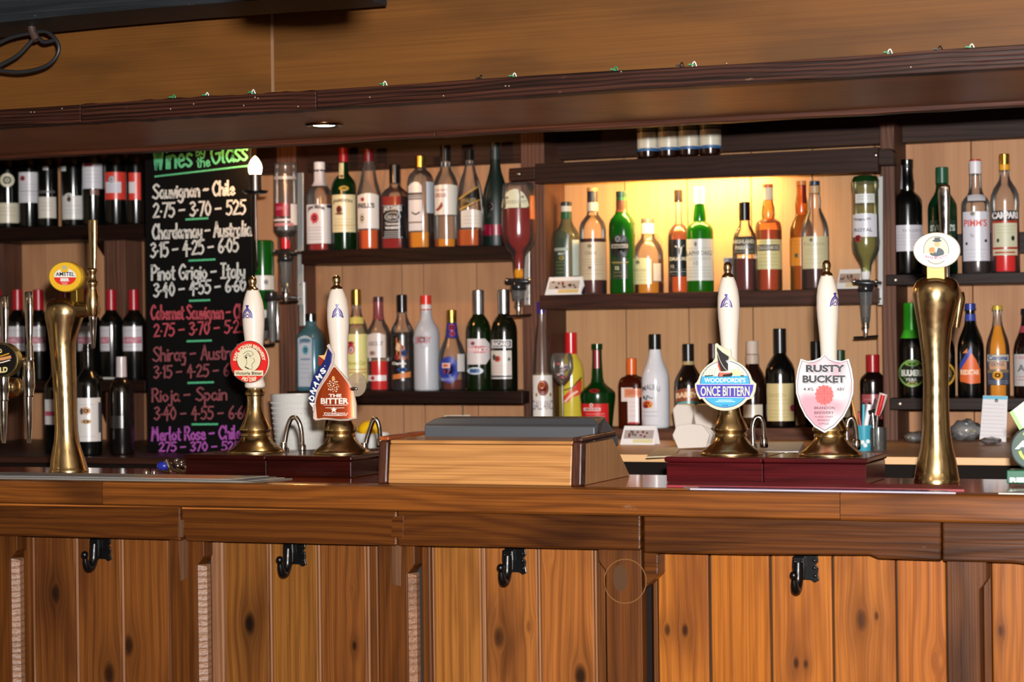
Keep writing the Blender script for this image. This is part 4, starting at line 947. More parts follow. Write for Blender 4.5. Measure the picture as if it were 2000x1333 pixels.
t = thing('till_display', P(995, 872, YTL), 'dark grey plastic till display lying inside the oak box', 'till')
z_ = lambda y: P(995, y, YTL).z
xa, xb = P(829, 850, YTL).x, P(1162, 850, YTL).x
prof = [(YTL, z_(872)), (YTL-.002, z_(834)), (YTL+.012, z_(829)), (YTL+.03, z_(819)), (YTL+.10, z_(817)), (YTL+.16, z_(860)), (YTL+.16, z_(878)), (YTL, z_(878))]
n = len(prof); v = [(xb+(-.012 if i in (3, 4) else 0), y, z) for i, (y, z) in enumerate(prof)]+[(xa+(.012 if i in (3, 4) else 0), y, z) for i, (y, z) in enumerate(prof)]
mk('casing', v, [tuple(range(n)), tuple(range(2*n-1, n-1, -1))]+[((i+1) % n, i, n+i, n+(i+1) % n) for i in range(n)], tg, t, bev=.003)
box('display_window', xa+.02, xb-.03, YTL-.0035, YTL-.0022, z_(870), z_(856), tg2, t, bev=.001)
box('casing_base', xa+.01, xb-.01, YTL+.01, YTL+.15, ZTOP+.0005, z_(878.5), tg2, t)
# ================================================================ papers and mats on the bar
def sheet(name, pts, lab, cat, mat, h, z=None, extra=()):
    z = ZTOP if z is None else z
    vs = [PZ(x, y, z+.0005) for x, y in pts]; c = sum(vs, Vector())/len(vs)
    t = thing(name, c, lab, cat)
    ar = sum(vs[i].x*vs[(i+1) % len(vs)].y-vs[(i+1) % len(vs)].x*vs[i].y for i in range(len(vs)))
    if ar < 0: vs.reverse()
    n = len(vs)
    v = vs+[p+Vector((0, 0, h)) for p in vs]
    mk('sheet', v, [tuple(range(n-1, -1, -1)), tuple(range(n, 2*n))]+[(i, (i+1) % n, n+(i+1) % n, n+i) for i in range(n)], mat, t)
    return t, c
def flatz(name, x0, x1, y0, y1, z, h, mat, par, skew=0):
    v = [(x0, y0, z), (x1, y0, z), (x1+skew, y1, z), (x0+skew, y1, z)]; v += [(a, b, c+h) for a, b, c in v]
    return mk(name, v, [(3, 2, 1, 0), (4, 5, 6, 7), (0, 1, 5, 4), (1, 2, 6, 5), (2, 3, 7, 6), (3, 0, 4, 7)], mat, par)
nx0, nx1 = P(-260, 945, .02).x, P(495, 945, .02).x
t = thing('newspaper_stack', ((nx0+nx1)/2, .12, ZTOP), 'thin stack of newspapers lying along the left end of the bar top', 'newspapers')
cols = ['#6d6a64', '#89847c', '#4c4e56', '#8f887e']
for i in range(4):
    flatz('newspaper', nx0+.02*i, nx1-.02*i, .012+.004*i, .145, ZTOP+.0004+.0017*i, .0015, paint(cols[i], .55), t, .03)
flatz('print_block', nx0+.3, nx1-.35, .03, .10, ZTOP+.0075, .0004, paint('#6c7480', .5), t, .01); flatz('print_block', nx1-.28, nx1-.10, .03, .12, ZTOP+.0075, .0004, paint('#b0664a', .5), t, .01)
lo, hi = P(1296, 955, .05).x, P(1880, 955, .05).x
t = thing('bar_mat', ((lo+hi)/2, .12, ZTOP), 'crimson bar mat lying in front of the two right hand beer pumps', 'bar mat')
flatz('mat', lo, hi, .07, .19, ZTOP+.0004, .004, paint('#861826', .5), t, -.03)
lo2 = P(1350, 960, .02).x; hi2 = P(1868, 960, .02).x
t = thing('magazine', ((lo2+hi2)/2, .04, ZTOP), 'folded purple and grey magazine at the bar edge beside the crimson mat', 'magazine')
flatz('pages', lo2, hi2, .012, .066, ZTOP+.0004, .0025, paint('#b4aebc', .3), t, -.03); flatz('cover', lo2+.02, hi2-.04, .014, .066, ZTOP+.003, .0006, paint('#5b5478', .2), t, -.02)
lo3 = P(1950, 960, .02).x
t = thing('leaflet', (lo3+.1, .06, ZTOP), 'pale leaflet lying at the right end of the bar in front of the green sign', 'leaflet')
flatz('pages', lo3, lo3+.32, .02, .14, ZTOP+.0004, .002, paint('#cfc6b4', .4), t, .04); flatz('cover_print', lo3+.02, lo3+.30, .03, .07, ZTOP+.0025, .0004, paint('#3c3f66', .4), t, .01)
# bunch of keys with a blue tag
c = on_top(325, 928, .28); t = thing('key_bunch', c, 'bunch of keys and silver beads with a blue tag on the bar', 'keys')
s = S(c)
g_ = lambda x, y, d=0: Vector((P(x, y, .28).x, .28+d, c.z+(928-y)/s))
v, f = ballv(g_(318, 914), 12/s, 1.1, .8, .75, 12, 8); mk('blue_tag', v, f, paint('#1d2a8a', .3, 0, .3), t, smooth=True)
for x, y, d in ((345, 903, 0), (350, 907, .01), (355, 911, 0), (361, 916, .005), (338, 908, .015), (343, 914, .01)):
    v, f = ballv(g_(x, y, d), 4.6/s); mk('bead', v, f, chrome, t, smooth=True)
for a, b, r in (((325, 902), (335, 926), 3.5), ((330, 918), (352, 926), 4), ((308, 922), (332, 926), 3), ((345, 920), (362, 926), 4)):
    tube('key', [g_(*a), g_(*b)], r/s, metal('key_metal', '#8a7a60', .3), t, 8, sm=False)
ring = [g_(328+9*math.cos(k*PI/6), 915+9*math.sin(k*PI/6)) for k in range(13)]; tube('key_ring', ring, 1.2/s, chrome, t, 6, 2)
c = on_top(286, 929, .27); t = thing('crown_cork', c, 'small silver bottle cap lying on the bar beside the keys', 'cap')
lathe('cap_shell', c, [(0, .0075), (.002, .0075), (.006, .006), (.0065, .004)], chrome, t, 20); lathe('cap_shell', c+Vector((.019, .003, 0)), [(0, .0075), (.002, .0075), (.006, .006), (.0065, .004)], chrome, t, 20)
# ================================================================ chalk menu board
YK = 1.38
pts = [(286, 283), (500, 268), (489, 884), (285, 888)]
t = thing('chalk_menu_board', P(387, 886, YK), 'tall black chalk menu board of wines by the glass standing on the dark worktop', 'menu board')
zb = P(387, 886, YK).z; xa, xb = P(285.5, 600, YK).x, P(494, 600, YK).x; zt = P(390, 276, YK).z
box('board', xa, xb, YK, YK+.018, 1.0825, zt, paint('#050505', .6, 0, 0, .15), t, bev=.002)
CH = {'S': (.6, '.55,.86 .32,1 .06,.8 .3,.52 .55,.26 .3,0 0,.12'), 'a': (.5, '.42,.46 .2,.55 .02,.28 .18,0 .4,.18 .43,.5|.43,.5 .43,.1 .5,0'), 'u': (.5, '0,.52 .02,.14 .2,0 .4,.16|.41,.52 .41,.08 .5,0'),
      'v': (.42, '0,.52 .2,0|.2,0 .4,.54'), 'i': (.14, '.05,.5 .05,0|.05,.72 .06,.77'), 'g': (.5, '.42,.48 .2,.55 .02,.3 .2,.05 .4,.2|.43,.5 .42,-.15 .22,-.38 0,-.26'),
      'n': (.46, '0,.52 0,0|0,.34 .18,.54 .37,.42 .39,0'), 'o': (.46, '.2,.54 0,.3 .2,0 .41,.27 .2,.54'), 'C': (.62, '.55,.84 .32,1 .02,.5 .27,0 .56,.14'), 'h': (.46, '0,1 0,0|0,.34 .18,.55 .36,.42 .38,0'),
      'l': (.2, '.05,1 .05,.12 .15,0'), 'e': (.46, '.03,.27 .38,.32 .22,.55 .02,.28 .2,0 .42,.1'), 'r': (.34, '0,.52 0,0|0,.3 .14,.5 .32,.52'), 'd': (.5, '.4,.44 .2,.55 .02,.28 .2,0 .4,.16|.41,1 .41,0'),
      'y': (.46, '0,.52 .08,.18 .36,.16|.41,.52 .37,-.1 .2,-.38 0,-.28'), 'A': (.6, '0,0 .28,1|.28,1 .54,0|.1,.36 .46,.36'), 's': (.38, '.33,.48 .15,.55 .03,.4 .18,.27 .33,.13 .16,0 0,.07'),
      't': (.32, '.13,.85 .12,.1 .27,0|0,.58 .28,.6'), 'P': (.52, '.03,1 .03,0|0,.94 .3,1 .48,.75 .3,.52 .03,.46'), 'G': (.66, '.55,.85 .32,1 .02,.5 .27,0 .56,.15 .57,.44|.34,.44 .62,.46'),
      'I': (.44, '.2,1 .2,0|0,1 .4,1|0,0 .4,0'), 'b': (.46, '0,1 0,0|0,.38 .2,.55 .4,.28 .2,0 0,.12'), 'm': (.66, '0,.52 0,0|0,.36 .15,.54 .28,.4 .28,0|.28,.36 .43,.54 .56,.4 .58,0'),
      'z': (.42, '0,.52 .36,.52|.36,.52 .06,.22|.06,.22 .36,.18 .3,-.3 .08,-.3'), 'R': (.56, '.03,1 .03,0|0,.94 .3,1 .46,.76 .3,.54 .03,.48|.22,.5 .52,0'), 'j': (.2, '.16,.5 .16,-.2 .05,-.36 -.08,-.28|.16,.72 .17,.77'),
      'p': (.46, '0,.52 0,-.4|0,.38 .2,.55 .4,.28 .2,0 0,.12'), 'M': (.7, '0,0 .08,1|.08,1 .3,.35|.3,.35 .52,1|.52,1 .6,0'), 'W': (.72, '0,1 .15,0|.15,0 .3,.8|.3,.8 .45,0|.45,0 .62,1'),
      '0': (.5, '.22,1 .01,.5 .22,0 .44,.5 .22,1'), '1': (.26, '.04,.82 .16,1|.16,1 .16,0'), '2': (.52, '.02,.8 .22,1 .42,.75 .2,.32 .01,.02|.01,.02 .48,.04'), '3': (.48, '.02,.9 .25,1 .4,.78 .16,.55 .43,.3 .2,0 0,.1'),
      '4': (.54, '.3,1 .02,.4|.02,.4 .5,.42|.34,.75 .32,-.08'), '5': (.5, '.46,1 .08,1|.08,1 .05,.58|.05,.58 .3,.62 .44,.3 .22,0 0,.08'), '6': (.48, '.36,1 .08,.6 .03,.2 .22,0 .42,.2 .25,.46 .05,.28'),
      '7': (.46, '0,1 .44,1|.44,1 .14,0'), '.': (.14, '.04,.4 .06,.42'), '-': (.55, '0,.44 .42,.47'), '~': (.5, '0,.42 .14,.5 .26,.42 .42,.48'), ' ': (.24, '')}
def chalk(s, x0, x1, y0, y1, h, mat, wd=4.2, gap=.08):
    wd *= .98
    W = sum(CH[c][0]+gap for c in s); V = []; Fc = []; x = 0
    for c in s:
        adv, st = CH[c]
        for k in st.split('|'):
            if not k: continue
            pp = []
            for q_ in k.split():
                a, b = map(float, q_.split(',')); u = (x+a)/W; pp.append((x0+(x1-x0)*u, y0+(y1-y0)*u-b*h))
            v, f = d_line(pp, wd, 5); n = len(V); V += v; Fc += [tuple(i+n for i in q_) for q_ in f]
        x += adv+gap
    return flat('chalk_lettering', (V, Fc), YK, mat, t, .0012)
def chm(name, h):
    mt, nt, b = newmat(name); g = G(nt); tc = g.N.new('ShaderNodeTexCoord'); n = g.noise(tc.outputs['Object'], 300, 3, .7)
    nt.links.new(g.mix(g.rng(n, .35, .6, .25, 1.), hexc('#3a3a3a'), hexc(h)), b.inputs['Base Color']); b.inputs['Roughness'].default_value = .9; return mt
cw, cg, cr, cr2, cmg = chm('chalk_white', '#d8dcd8'), chm('chalk_green', '#4fc088'), chm('chalk_red', '#c04452'), chm('chalk_dull_red', '#93434a'), chm('chalk_magenta', '#b450b4')
chalk('Wines', 300, 378, 331, 324, 44, cg, 5); chalk('by', 383, 402, 305, 303, 15, cg, 2.6); chalk('the', 385, 412, 327, 324, 20, cg, 3); chalk('Glass', 412, 486, 320, 312, 42, cg, 4.4)
def dash(a, b, w=3.6, m_=None): flat('chalk_dash', d_line([a, b], w), YK, m_ or cg, t, .0012)
dash((303, 345), (484, 324), 3.4)
rowsC = [('Sauvignon ~ Chile', 299, 460, 388, 380, 27, cw, 4.4), ('2.75 - 3.70 - 525', 300, 482, 425, 418, 27, cw, 4), ('Chardonnay - Australia', 298, 492, 467, 460, 28, cw, 4.2), ('3.15 - 4.25 - 6.05', 295, 468, 503, 491, 27, cw, 4),
         ('Pinot Grigio - Italy', 296, 480, 547, 542, 28, cw, 4.2), ('3.40 - 4.55 - 6.60', 301, 482, 580, 568, 25, cw, 4), ('Cabernet Sauvignon - Chile', 295, 492, 624, 622, 27, cr, 3.8), ('2.75 - 3.70 - 5.25', 301, 482, 658, 649, 24, cr, 3.4),
         ('Shiraz - Australia', 299, 487, 706, 700, 27, cr2, 3.6), ('3.15 - 4.25 - 6.05', 301, 480, 739, 733, 23, cr2, 3.4), ('Rioja - Spain', 297, 446, 785, 781, 25, cr2, 3.6), ('3.40 - 4.55 - 6.60', 302, 490, 820, 818, 24, cr2, 3.4),
         ('Merlot Rose - Chile', 297, 472, 861, 857, 25, cmg, 3.8), ('275 - 370 - 525', 311, 470, 882, 880, 17, cmg, 3.2)]
for r in rowsC: chalk(*r)
for a, b in (((364, 429), (405, 426.5)), ((370, 509.5), (419, 507)), ((371, 588), (409, 586.5)), ((366, 667), (412, 665.5)), ((368, 748.5), (416, 747)), ((376, 829.5), (424, 829))): dash(a, b, 4)
# ================================================================ candle shaped lamp in front of the board
YL = 1.30
c = P(499, 378, YL); s = S(c); t = thing('candle_lamp', c, 'lit candle bulb lamp on an iron stem in front of the chalk menu', 'lamp')
cc = lambda y: Vector((c.x, YL, P(499, y, YL).z))
lathe('candle_bulb', cc(341), [(0, 11/s), (6/s, 13/s), (14/s, 13.5/s), (22/s, 11.5/s), (29/s, 7.5/s), (34/s, 3/s), (36/s, .6/s)], glow('#fff0c8', 9), t, sharp=180)
lathe('candle_tube', cc(372), [(0, 12/s), (31/s, 11.4/s)], metal('pewter', '#8a7d78', .35), t)
lathe('drip_dish', cc(380), [(0, 5/s), (2/s, 22/s), (5/s, 25/s), (7/s, 25/s), (6/s, 10/s)], blackp, t)
tube('stem', [cc(381), P(500, 440, YL), P(502, 500, YL+.01), P(503, 520, YL+.03), P(502, 526, YK+.02)], .0032, metal('pewter_stem', '#7a706c', .35), t, 10)
point('candle_light', cc(325)+Vector((0, -.0, .05)), .02, 7.0, (1, .45, .13))
# ================================================================ things standing on the worktops and shelves
# embossed white bucket
YW = 1.22; WZ = 1.105
def wt(px, py, Y, Z=WZ): p = P(px, py, Y); p.z = Z; return p
c = wt(585, 884, YW); s = S(c); hB = P(585, 770, YW).z-WZ
t = thing('ice_bucket', c, 'white embossed bucket on the worktop behind the left pumps', 'bucket')
lathe('bucket_shell', c, [(0, 44/s), (.004, 46/s), (hB*.5, 51/s), (hB-.004, 55/s), (hB, 56/s), (hB-.001, 53/s), (.01, 42/s)], paint('#d3d1cc', .3, 0, .4), t, 56, open_top=True)
dots = []
for j in range(9):
    for i in range(24):
        a = -PI*.95+PI*.9*i/23; z = hB*(.1+.085*j*1.1); r = (45+11*z/hB)/s*.995
        dots.append(ballv((c.x+r*math.cos(a), c.y+r*math.sin(a), c.z+z), .0021, 1, 1, 1, 6, 4))
o = mk('embossed_dots', *join(*dots), paint('#c2c0bc', .3, 0, .4), t, smooth=True); o['kind'] = 'stuff'
# white bowl of lemons
c = wt(727, 882, 1.3); s = S(c); t = thing('bowl', c, 'small white bowl behind the steel spout by the oak box', 'bowl')
lathe('bowl_shell', c, [(0, 22/s), (.003, 24/s), (.03, 34/s), (.042, 36/s), (.042, 34/s), (.012, 18/s)], paint('#e4e2de', .3), t, open_top=True)
t = thing('lemon', c+Vector((-.005, 0, .05)), 'yellow lemon lying in the small white bowl', 'fruit')
ball('peel', c+Vector((-.006, 0, .052)), .03, paint('#e8b80c', .45), t, 1.15, 1, .85); ball('stalk_end', c+Vector((-.042, 0, .052)), .005, paint('#c89a10', .5), t)
# tent cards
def card(x0, x1, yb, yt, Y, Z, lab, cols=('#e9e6e6', '#b9aaa0', '#d8b878')):
    a, b = P(x0, yb, Y), P(x1, yb, Y); h = (yb-yt)/S(a); t = thing('tent_card', ((a.x+b.x)/2, Y, Z), lab, 'card')
    z = Z+.0004
    v = [(a.x, Y, z), (b.x, Y, z), (b.x-.002, Y+.025, z+h), (a.x+.006, Y+.025, z+h), (b.x, Y+.05, z), (a.x, Y+.05, z)]
    mk('card_leaf', v[:4]+[(p[0], p[1]+.0012, p[2]) for p in v[:4]], [(0, 1, 2, 3), (7, 6, 5, 4), (1, 5, 6, 2), (4, 0, 3, 7), (3, 2, 6, 7), (0, 4, 5, 1)], paint(cols[0], .5), t)
    w_ = [v[5], v[4], (v[2][0], v[2][1]+.002, v[2][2]), (v[3][0], v[3][1]+.002, v[3][2])]
    mk('card_leaf', [Vector(p) for p in w_]+[Vector(p)+Vector((0, .0012, 0)) for p in w_], [(0, 1, 2, 3), (7, 6, 5, 4), (1, 5, 6, 2), (4, 0, 3, 7), (3, 2, 6, 7), (0, 4, 5, 1)], paint(cols[0], .5), t)
    def on(u0, u1, k0, k1, m_, nm='print_block'):
        q_ = lambda u, k: (a.x+.003+(b.x-a.x-.006)*u+.002*k, Y-.0012+.025*k, z+h*k)
        mk(nm, [q_(u0, k0), q_(u1, k0), q_(u1, k1), q_(u0, k1)], [(0, 1, 2, 3)], m_, t)
    on(.05, .95, .32, .78, paint(cols[1], .5)); on(.35, .95, .1, .3, paint(cols[2], .5))
    r = random.Random(int(x0))
    for k in range(14): u = r.uniform(.08, .85); w_ = r.uniform(.34, .66); on(u, u+.07, w_, w_+.11, paint(r.choice(['#a8382c', '#4c4438', '#8c7048', '#d8d0c8', '#704030']), .5))
card(1064, 1134, 577, 542, 1.885, shelf_z('AU', P(1098, 577, 1.885).x), 'picture card at the left end of the alcove whisky shelf')
card(1633, 1682, 565, 526, 1.93, shelf_z('AU', P(1655, 566, 1.93).x), 'picture card at the right end of the alcove whisky shelf', ('#d6d0cc', '#a08878', '#c8b48c'))
card(1211, 1279, 889, 853, 1.55, WZ, 'picture card on the pale worktop right of the oak box', ('#e6e4e4', '#a89c98', '#d6cfa0'))
# folded paper stacks (coffee filters) between boat clip and till
pw_ = paint('#d6cdc4', .7)
def filterstack(cx_, yb, w, h_, Y, lab, k=1):
    c = wt(cx_, yb, Y); s = S(c); W, H = w/s/2, h_/s; t = thing('paper_filter_stack', c, lab, 'filters')
    for i in range(3):
        pf = [(-W, H*.55), (-W*.75, H*.93), (-W*.1, H), (W*.6, H*.95), (W, H*.6), (W*.8, H*.08), (-W*.7, H*.02)]
        y = Y+.012*i; v = [(c.x+a+.006*i, y, WZ+.0006+b*(1-.06*i)) for a, b in pf]; v += [(a, y+.009, z) for a, y, z in v]; n = 7
        mk('folded_paper', v, [tuple(range(n-1, -1, -1)), tuple(range(n, 2*n))]+[(i_, (i_+1) % n, n+(i_+1) % n, n+i_) for i_ in range(n)], pw_, t, bev=.002)
    return t
filterstack(1350, 893, 76, 50, 1.34, 'stack of folded white paper filters on the worktop left of the boat clip')
c = wt(1345, 847, 1.5); t = thing('paper_filter_stack', c, 'upper stack of white paper filters below the brown cream liqueur', 'filters')
for i, (a, b) in enumerate(((1313, 1352), (1353, 1392))):
    prism('folded_paper', [(a, 800), (a+8, 790), (b-4, 791), (b+2, 806), (b-3, 838), (a+6, 842)], 1.5+.004*i, .05, pw_, t, bev=.004)
prism('folded_paper', [(1316, 843), (1392, 842), (1396, 854), (1382, 870), (1330, 870), (1312, 858)], 1.49, .07, pw_, t, bev=.004)
t, c_ = sheet('paper_sheets', [(1445, 874), (1570, 872), (1560, 892), (1440, 893)], 'loose white papers on the pale worktop between the right pumps', 'paper', paint('#dcdce0', .5), .012, WZ)
t, c_ = sheet('paper_sheets', [(1280, 878), (1330, 875), (1318, 893), (1262, 895)], 'cream paper sheets on the worktop beside the picture card', 'paper', paint('#d8c4a4', .6), .003, WZ)
# blue pen pot with pens and a red handled peeler
YPn = 1.35
c = wt(1688, 884, YPn); s = S(c); t = thing('pen_pot', c, 'blue printed tumbler holding pens by the right post', 'pot')
hp_ = 50/s; lathe('tumbler', c, [(0, 14.5/s), (.003, 15/s), (hp_, 18.5/s), (hp_, 17/s), (.004, 13.5/s)], paint('#3a9ab0', .35, 0, .3), t, open_top=True)
for a, z in ((-.35, .3), (.25, .33), (-.05, .18)):
    vv = FW*(-math.cos(a))+RT*math.sin(a); cen = c+vv*(17/s)+Vector((0, 0, hp_*z+.003)); v, f = ballv(cen, .006, 1, .4, 1, 10, 6); mk('printed_spot', v, f, paint('#d8e6ea', .5), t, smooth=True)
for (xa_, ya_, xb_, yb_, r, col, nm, lab) in ((1676, 838, 1664, 784, 2, '#d98c2a', 'pencil', 'orange pencil leaning left out of the blue tumbler'), (1686, 838, 1687, 790, 3.2, '#35a0b8', 'pen', 'light blue pen in the blue tumbler'),
                                  (1690, 840, 1698, 790, 5, '#e6e6ea', 'marker_pen', 'white marker pen in the blue tumbler'), (1698, 838, 1709, 782, 2.4, '#1a1c20', 'pen', 'black pen in the blue tumbler'), (1682, 838, 1677, 806, 2.2, '#b02820', 'pen', 'short red pen in the blue tumbler')):
    dy = {'pencil': -.008, 'pen': .004}.get(nm, 0)
    p0, p1 = P(xa_, ya_, YPn+dy), P(xb_, yb_, YPn+dy); tt = thing(nm, p0, lab, 'pen')
    tube('barrel', [p0-(p1-p0)*.25, p1], r/s, paint(col, .35), tt, 10, sm=False); tube('tip', [p1, p1+(p1-p0)*.08], [r/s*.9, r/s*.3], paint('#202024', .4) if nm != 'pencil' else paint('#e0c090', .5), tt, 10, sm=False)
c2 = wt(1716, 884, 1.31); t = thing('glass_jug', c2, 'clear glass holding bar tools beside the blue tumbler', 'glass')
lathe('glass_wall', c2, [(0, 14/s), (.003, 15/s), (.05, 16/s), (.062, 15/s), (.062, 14/s), (.006, 13/s)], glass('#dfe3e2', .5, .06), t, open_top=True)
t = thing('bottle_opener', P(1716, 840, 1.31), 'red handled opener standing in the clear glass by the right post', 'bar tool')
tube('handle', [P(1714, 812, 1.31), P(1719, 795, 1.31), P(1725, 772, 1.31)], [3.5/s, 5/s, 5.5/s], paint('#c22424', .3, 0, .4), t, 12)
tube('handle_surround', [P(1713, 812, 1.315), P(1719, 795, 1.315), P(1726, 769, 1.315)], [5.5/s, 7.5/s, 8.5/s], paint('#d8c8c4', .3), t, 12)
tube('shaft', [P(1714, 812, 1.31), P(1712, 845, 1.31), P(1714, 872, 1.31)], 2.6/s, chrome, t, 10)
t = thing('corkscrew', P(1703, 840, 1.33), 'dark metal corkscrew standing in the clear glass', 'bar tool')
tube('shaft', [P(1707, 872, 1.32), P(1706, 830, 1.32), P(1704, 806, 1.32)], 3/s, steel, t, 10); tube('grip', [P(1697, 806, 1.32), P(1712, 802, 1.32)], 4/s, blackp, t, 10, sm=False)
# plastic bags of coins, cutting board and note pad at the right
bagm = glass('#eceff2', .2, .22, .12)
def bag(cx_, yb, w, h_, Y, lab, bits):
    c = wt(cx_, yb, Y); s = S(c); r = random.Random(cx_); t = thing('plastic_bag', c, lab, 'bag')
    v, f = ballv((0, 0, 0), 1, 1, 1, 1, 18, 10); W, H = w/s/2, h_/s/2
    v = [(c.x+p[0]*W*(1+.12*math.sin(p[2]*9+p[0]*7)), Y+p[1]*.05, WZ+H+.001+max(-H*.98, p[2]*H*(1+.15*math.sin(p[0]*8+p[1]*5)))) for p in v]
    mk('bag_film', v, f, bagm, t, smooth=True)
    for k in range(15):
        p = (c.x+r.uniform(-.6, .6)*W, Y+r.uniform(-.02, .0), WZ+.007+r.uniform(.0, .8)*H); bv, bf = ballv(p, .008, 1, 1, .5, 8, 5); mk('coin_bundle', bv, bf, paint(r.choice(bits), .4), t, smooth=True)
bag(1888, 864, 62, 42, 1.86, 'grey plastic bag of change behind the right brass font', ['#b8b4b0', '#6e6a64', '#d8c060', '#e8e8ea'])
bag(1792, 870, 52, 22, 1.75, 'flat plastic bag of odds and ends left of the right brass font', ['#c8a040', '#9098a0', '#38302c', '#d8d8d8'])
bag(1935, 868, 40, 14, 1.7, 'low plastic bag with pink and green wrappers under the note pad', ['#c05060', '#3a7a50', '#e8e0e0', '#d8c8c8'])
bag(1845, 870, 30, 16, 1.8, 'small crumpled bag just behind the right brass font', ['#e0e0e4', '#808890'])
t = thing('note_pad', P(1938, 775, 1.845), 'white note pad with a blue top hanging from the lower right shelf', 'note pad')
prism('pages', [(1920, 773), (1968, 774), (1965, 864), (1913, 859)], 1.84, .004, paint('#dfdcde', .6), t, bev=.0005)
flat('blue_band', d_poly([(1920.5, 773.5), (1967.5, 774.5), (1967, 781), (1919.5, 780)]), 1.84, paint('#5ab0cc', .5), t, .0006)
for k in range(9): flat('ruled_line', d_line([(1920-.6*k, 790+7.5*k), (1962, 792+7.5*k)], .7), 1.84, paint('#b8a8b4', .6), t, .0006)
v, f = ballv(P(1946, 783, 1.836), .005); mk('pin', v, f, chrome, t, smooth=True)
# small papers leaning at the wall left
t = thing('receipt_slip', P(905, 815, 2.06), 'small pale paper slip on the panelling behind the till display', 'paper')
prism('slip', [(868, 812), (918, 811), (918, 824), (868, 824)], 2.06, .002, paint('#d8ceb8', .6), t, bev=0)
tube('slip_cord', [P(904, 793, 2.06), P(904, 812, 2.06)], .002, paint('#3c4438', .5), t, 6, sm=False)
# ================================================================ bottles
PROF = {
 'bord': [(0, .9), (.008, .97), (.02, 1), (.60, 1), (.64, .985), (.68, .9), (.715, .72), (.745, .54), (.77, .44), (.80, .40), (.93, .385), (.935, .42), (.965, .42), (.97, .385), (1, .38)],
 'spir': [(0, .9), (.01, .98), (.025, 1), (.58, 1), (.62, .97), (.66, .87), (.70, .70), (.735, .54), (.77, .45), (.82, .41), (.9, .39), (1, .39)],
 'tall': [(0, .9), (.01, .98), (.025, 1), (.62, 1), (.66, .95), (.70, .8), (.74, .6), (.78, .47), (.82, .42), (.9, .4), (1, .4)],
 'high': [(0, .9), (.01, .98), (.025, 1), (.66, 1), (.70, .96), (.735, .84), (.77, .64), (.80, .50), (.83, .44), (1, .42)],
 'cone': [(0, .9), (.01, .98), (.03, 1), (.50, .98), (.60, .88), (.70, .70), (.80, .48), (.86, .38), (.90, .36), (1, .36)],
 'bulge': [(0, .9), (.01, .98), (.025, 1), (.52, 1), (.57, .96), (.62, .82), (.66, .62), (.69, .50), (.72, .50), (.77, .54), (.82, .50), (.87, .42), (.92, .40), (1, .4)],
 'beer': [(0, .88), (.01, .97), (.025, 1), (.50, 1), (.56, .97), (.63, .86), (.70, .66), (.77, .47), (.84, .39), (.93, .35), (1, .36)],
 'squat': [(0, .9), (.01, .98), (.03, 1), (.48, 1), (.56, .97), (.64, .84), (.70, .62), (.74, .46), (.80, .41), (.85, .40), (1, .4)],
 'port': [(0, .9), (.01, .98), (.02, 1), (.60, 1), (.65, .96), (.68, .82), (.70, .66), (.715, .52), (.73, .46), (.76, .48), (.80, .48), (.83, .42), (.94, .38), (.96, .42), (1, .42)],
 'gal': [(0, .9), (.01, 1), (.1, .98), (.4, .82), (.6, .66), (.74, .52), (.82, .40), (.86, .38), (1, .37)],
 'tuer': [(0, .72), (.01, .80), (.03, .82), (.16, .88), (.30, .96), (.38, 1), (.42, .97), (.46, .80), (.50, .56), (.54, .38), (.6, .32), (.8, .27), (.93, .26), (.94, .31), (1, .31)],
 'remy': [(0, .9), (.01, .97), (.03, 1), (.30, 1), (.45, .96), (.56, .82), (.65, .62), (.72, .46), (.80, .36), (.9, .31), (1, .31)],
 'grouse': [(0, .92), (.01, .98), (.025, 1), (.60, 1), (.64, .96), (.69, .80), (.73, .62), (.76, .46), (.80, .40), (1, .39)],
 'carafe': [(0, .9), (.01, .98), (.03, 1), (.53, 1), (.60, .93), (.67, .76), (.73, .54), (.78, .42), (.84, .37), (1, .36)],
 'slim': [(0, .92), (.01, .98), (.025, 1), (.50, 1), (.56, .98), (.60, .88), (.63, .70), (.655, .52), (.67, .36), (.70, .30), (1, .28)],
}
CLR, GRN, DGR, BLU, OLV = glass('#fdfcfa', .22, .03), glass('#1f7a2a', .6, .25), glass('#0e3a16', .6, .45), glass('#86c4d4', .4, .25), paint('#0d1109', .17, 0, 0, .9)
BLK = paint('#060707', .17, 0, 0, .9); WINE = paint('#070a08', .17, 0, 0, .9); BRN = paint('#1d0b06', .17, 0, 0, .9)
AMB, ORG, RUM, GLD, REDL, DRK, YEL = [glass(h, 0, .85) for h in ('#ff9a0c', '#ff6400', '#b01404', '#ffc020', '#ff1008', '#3c0a08', '#f8e890')]
VIV = glass('#ff9c00', 0, .9); AMD = glass('#f06a10', 0, .8)
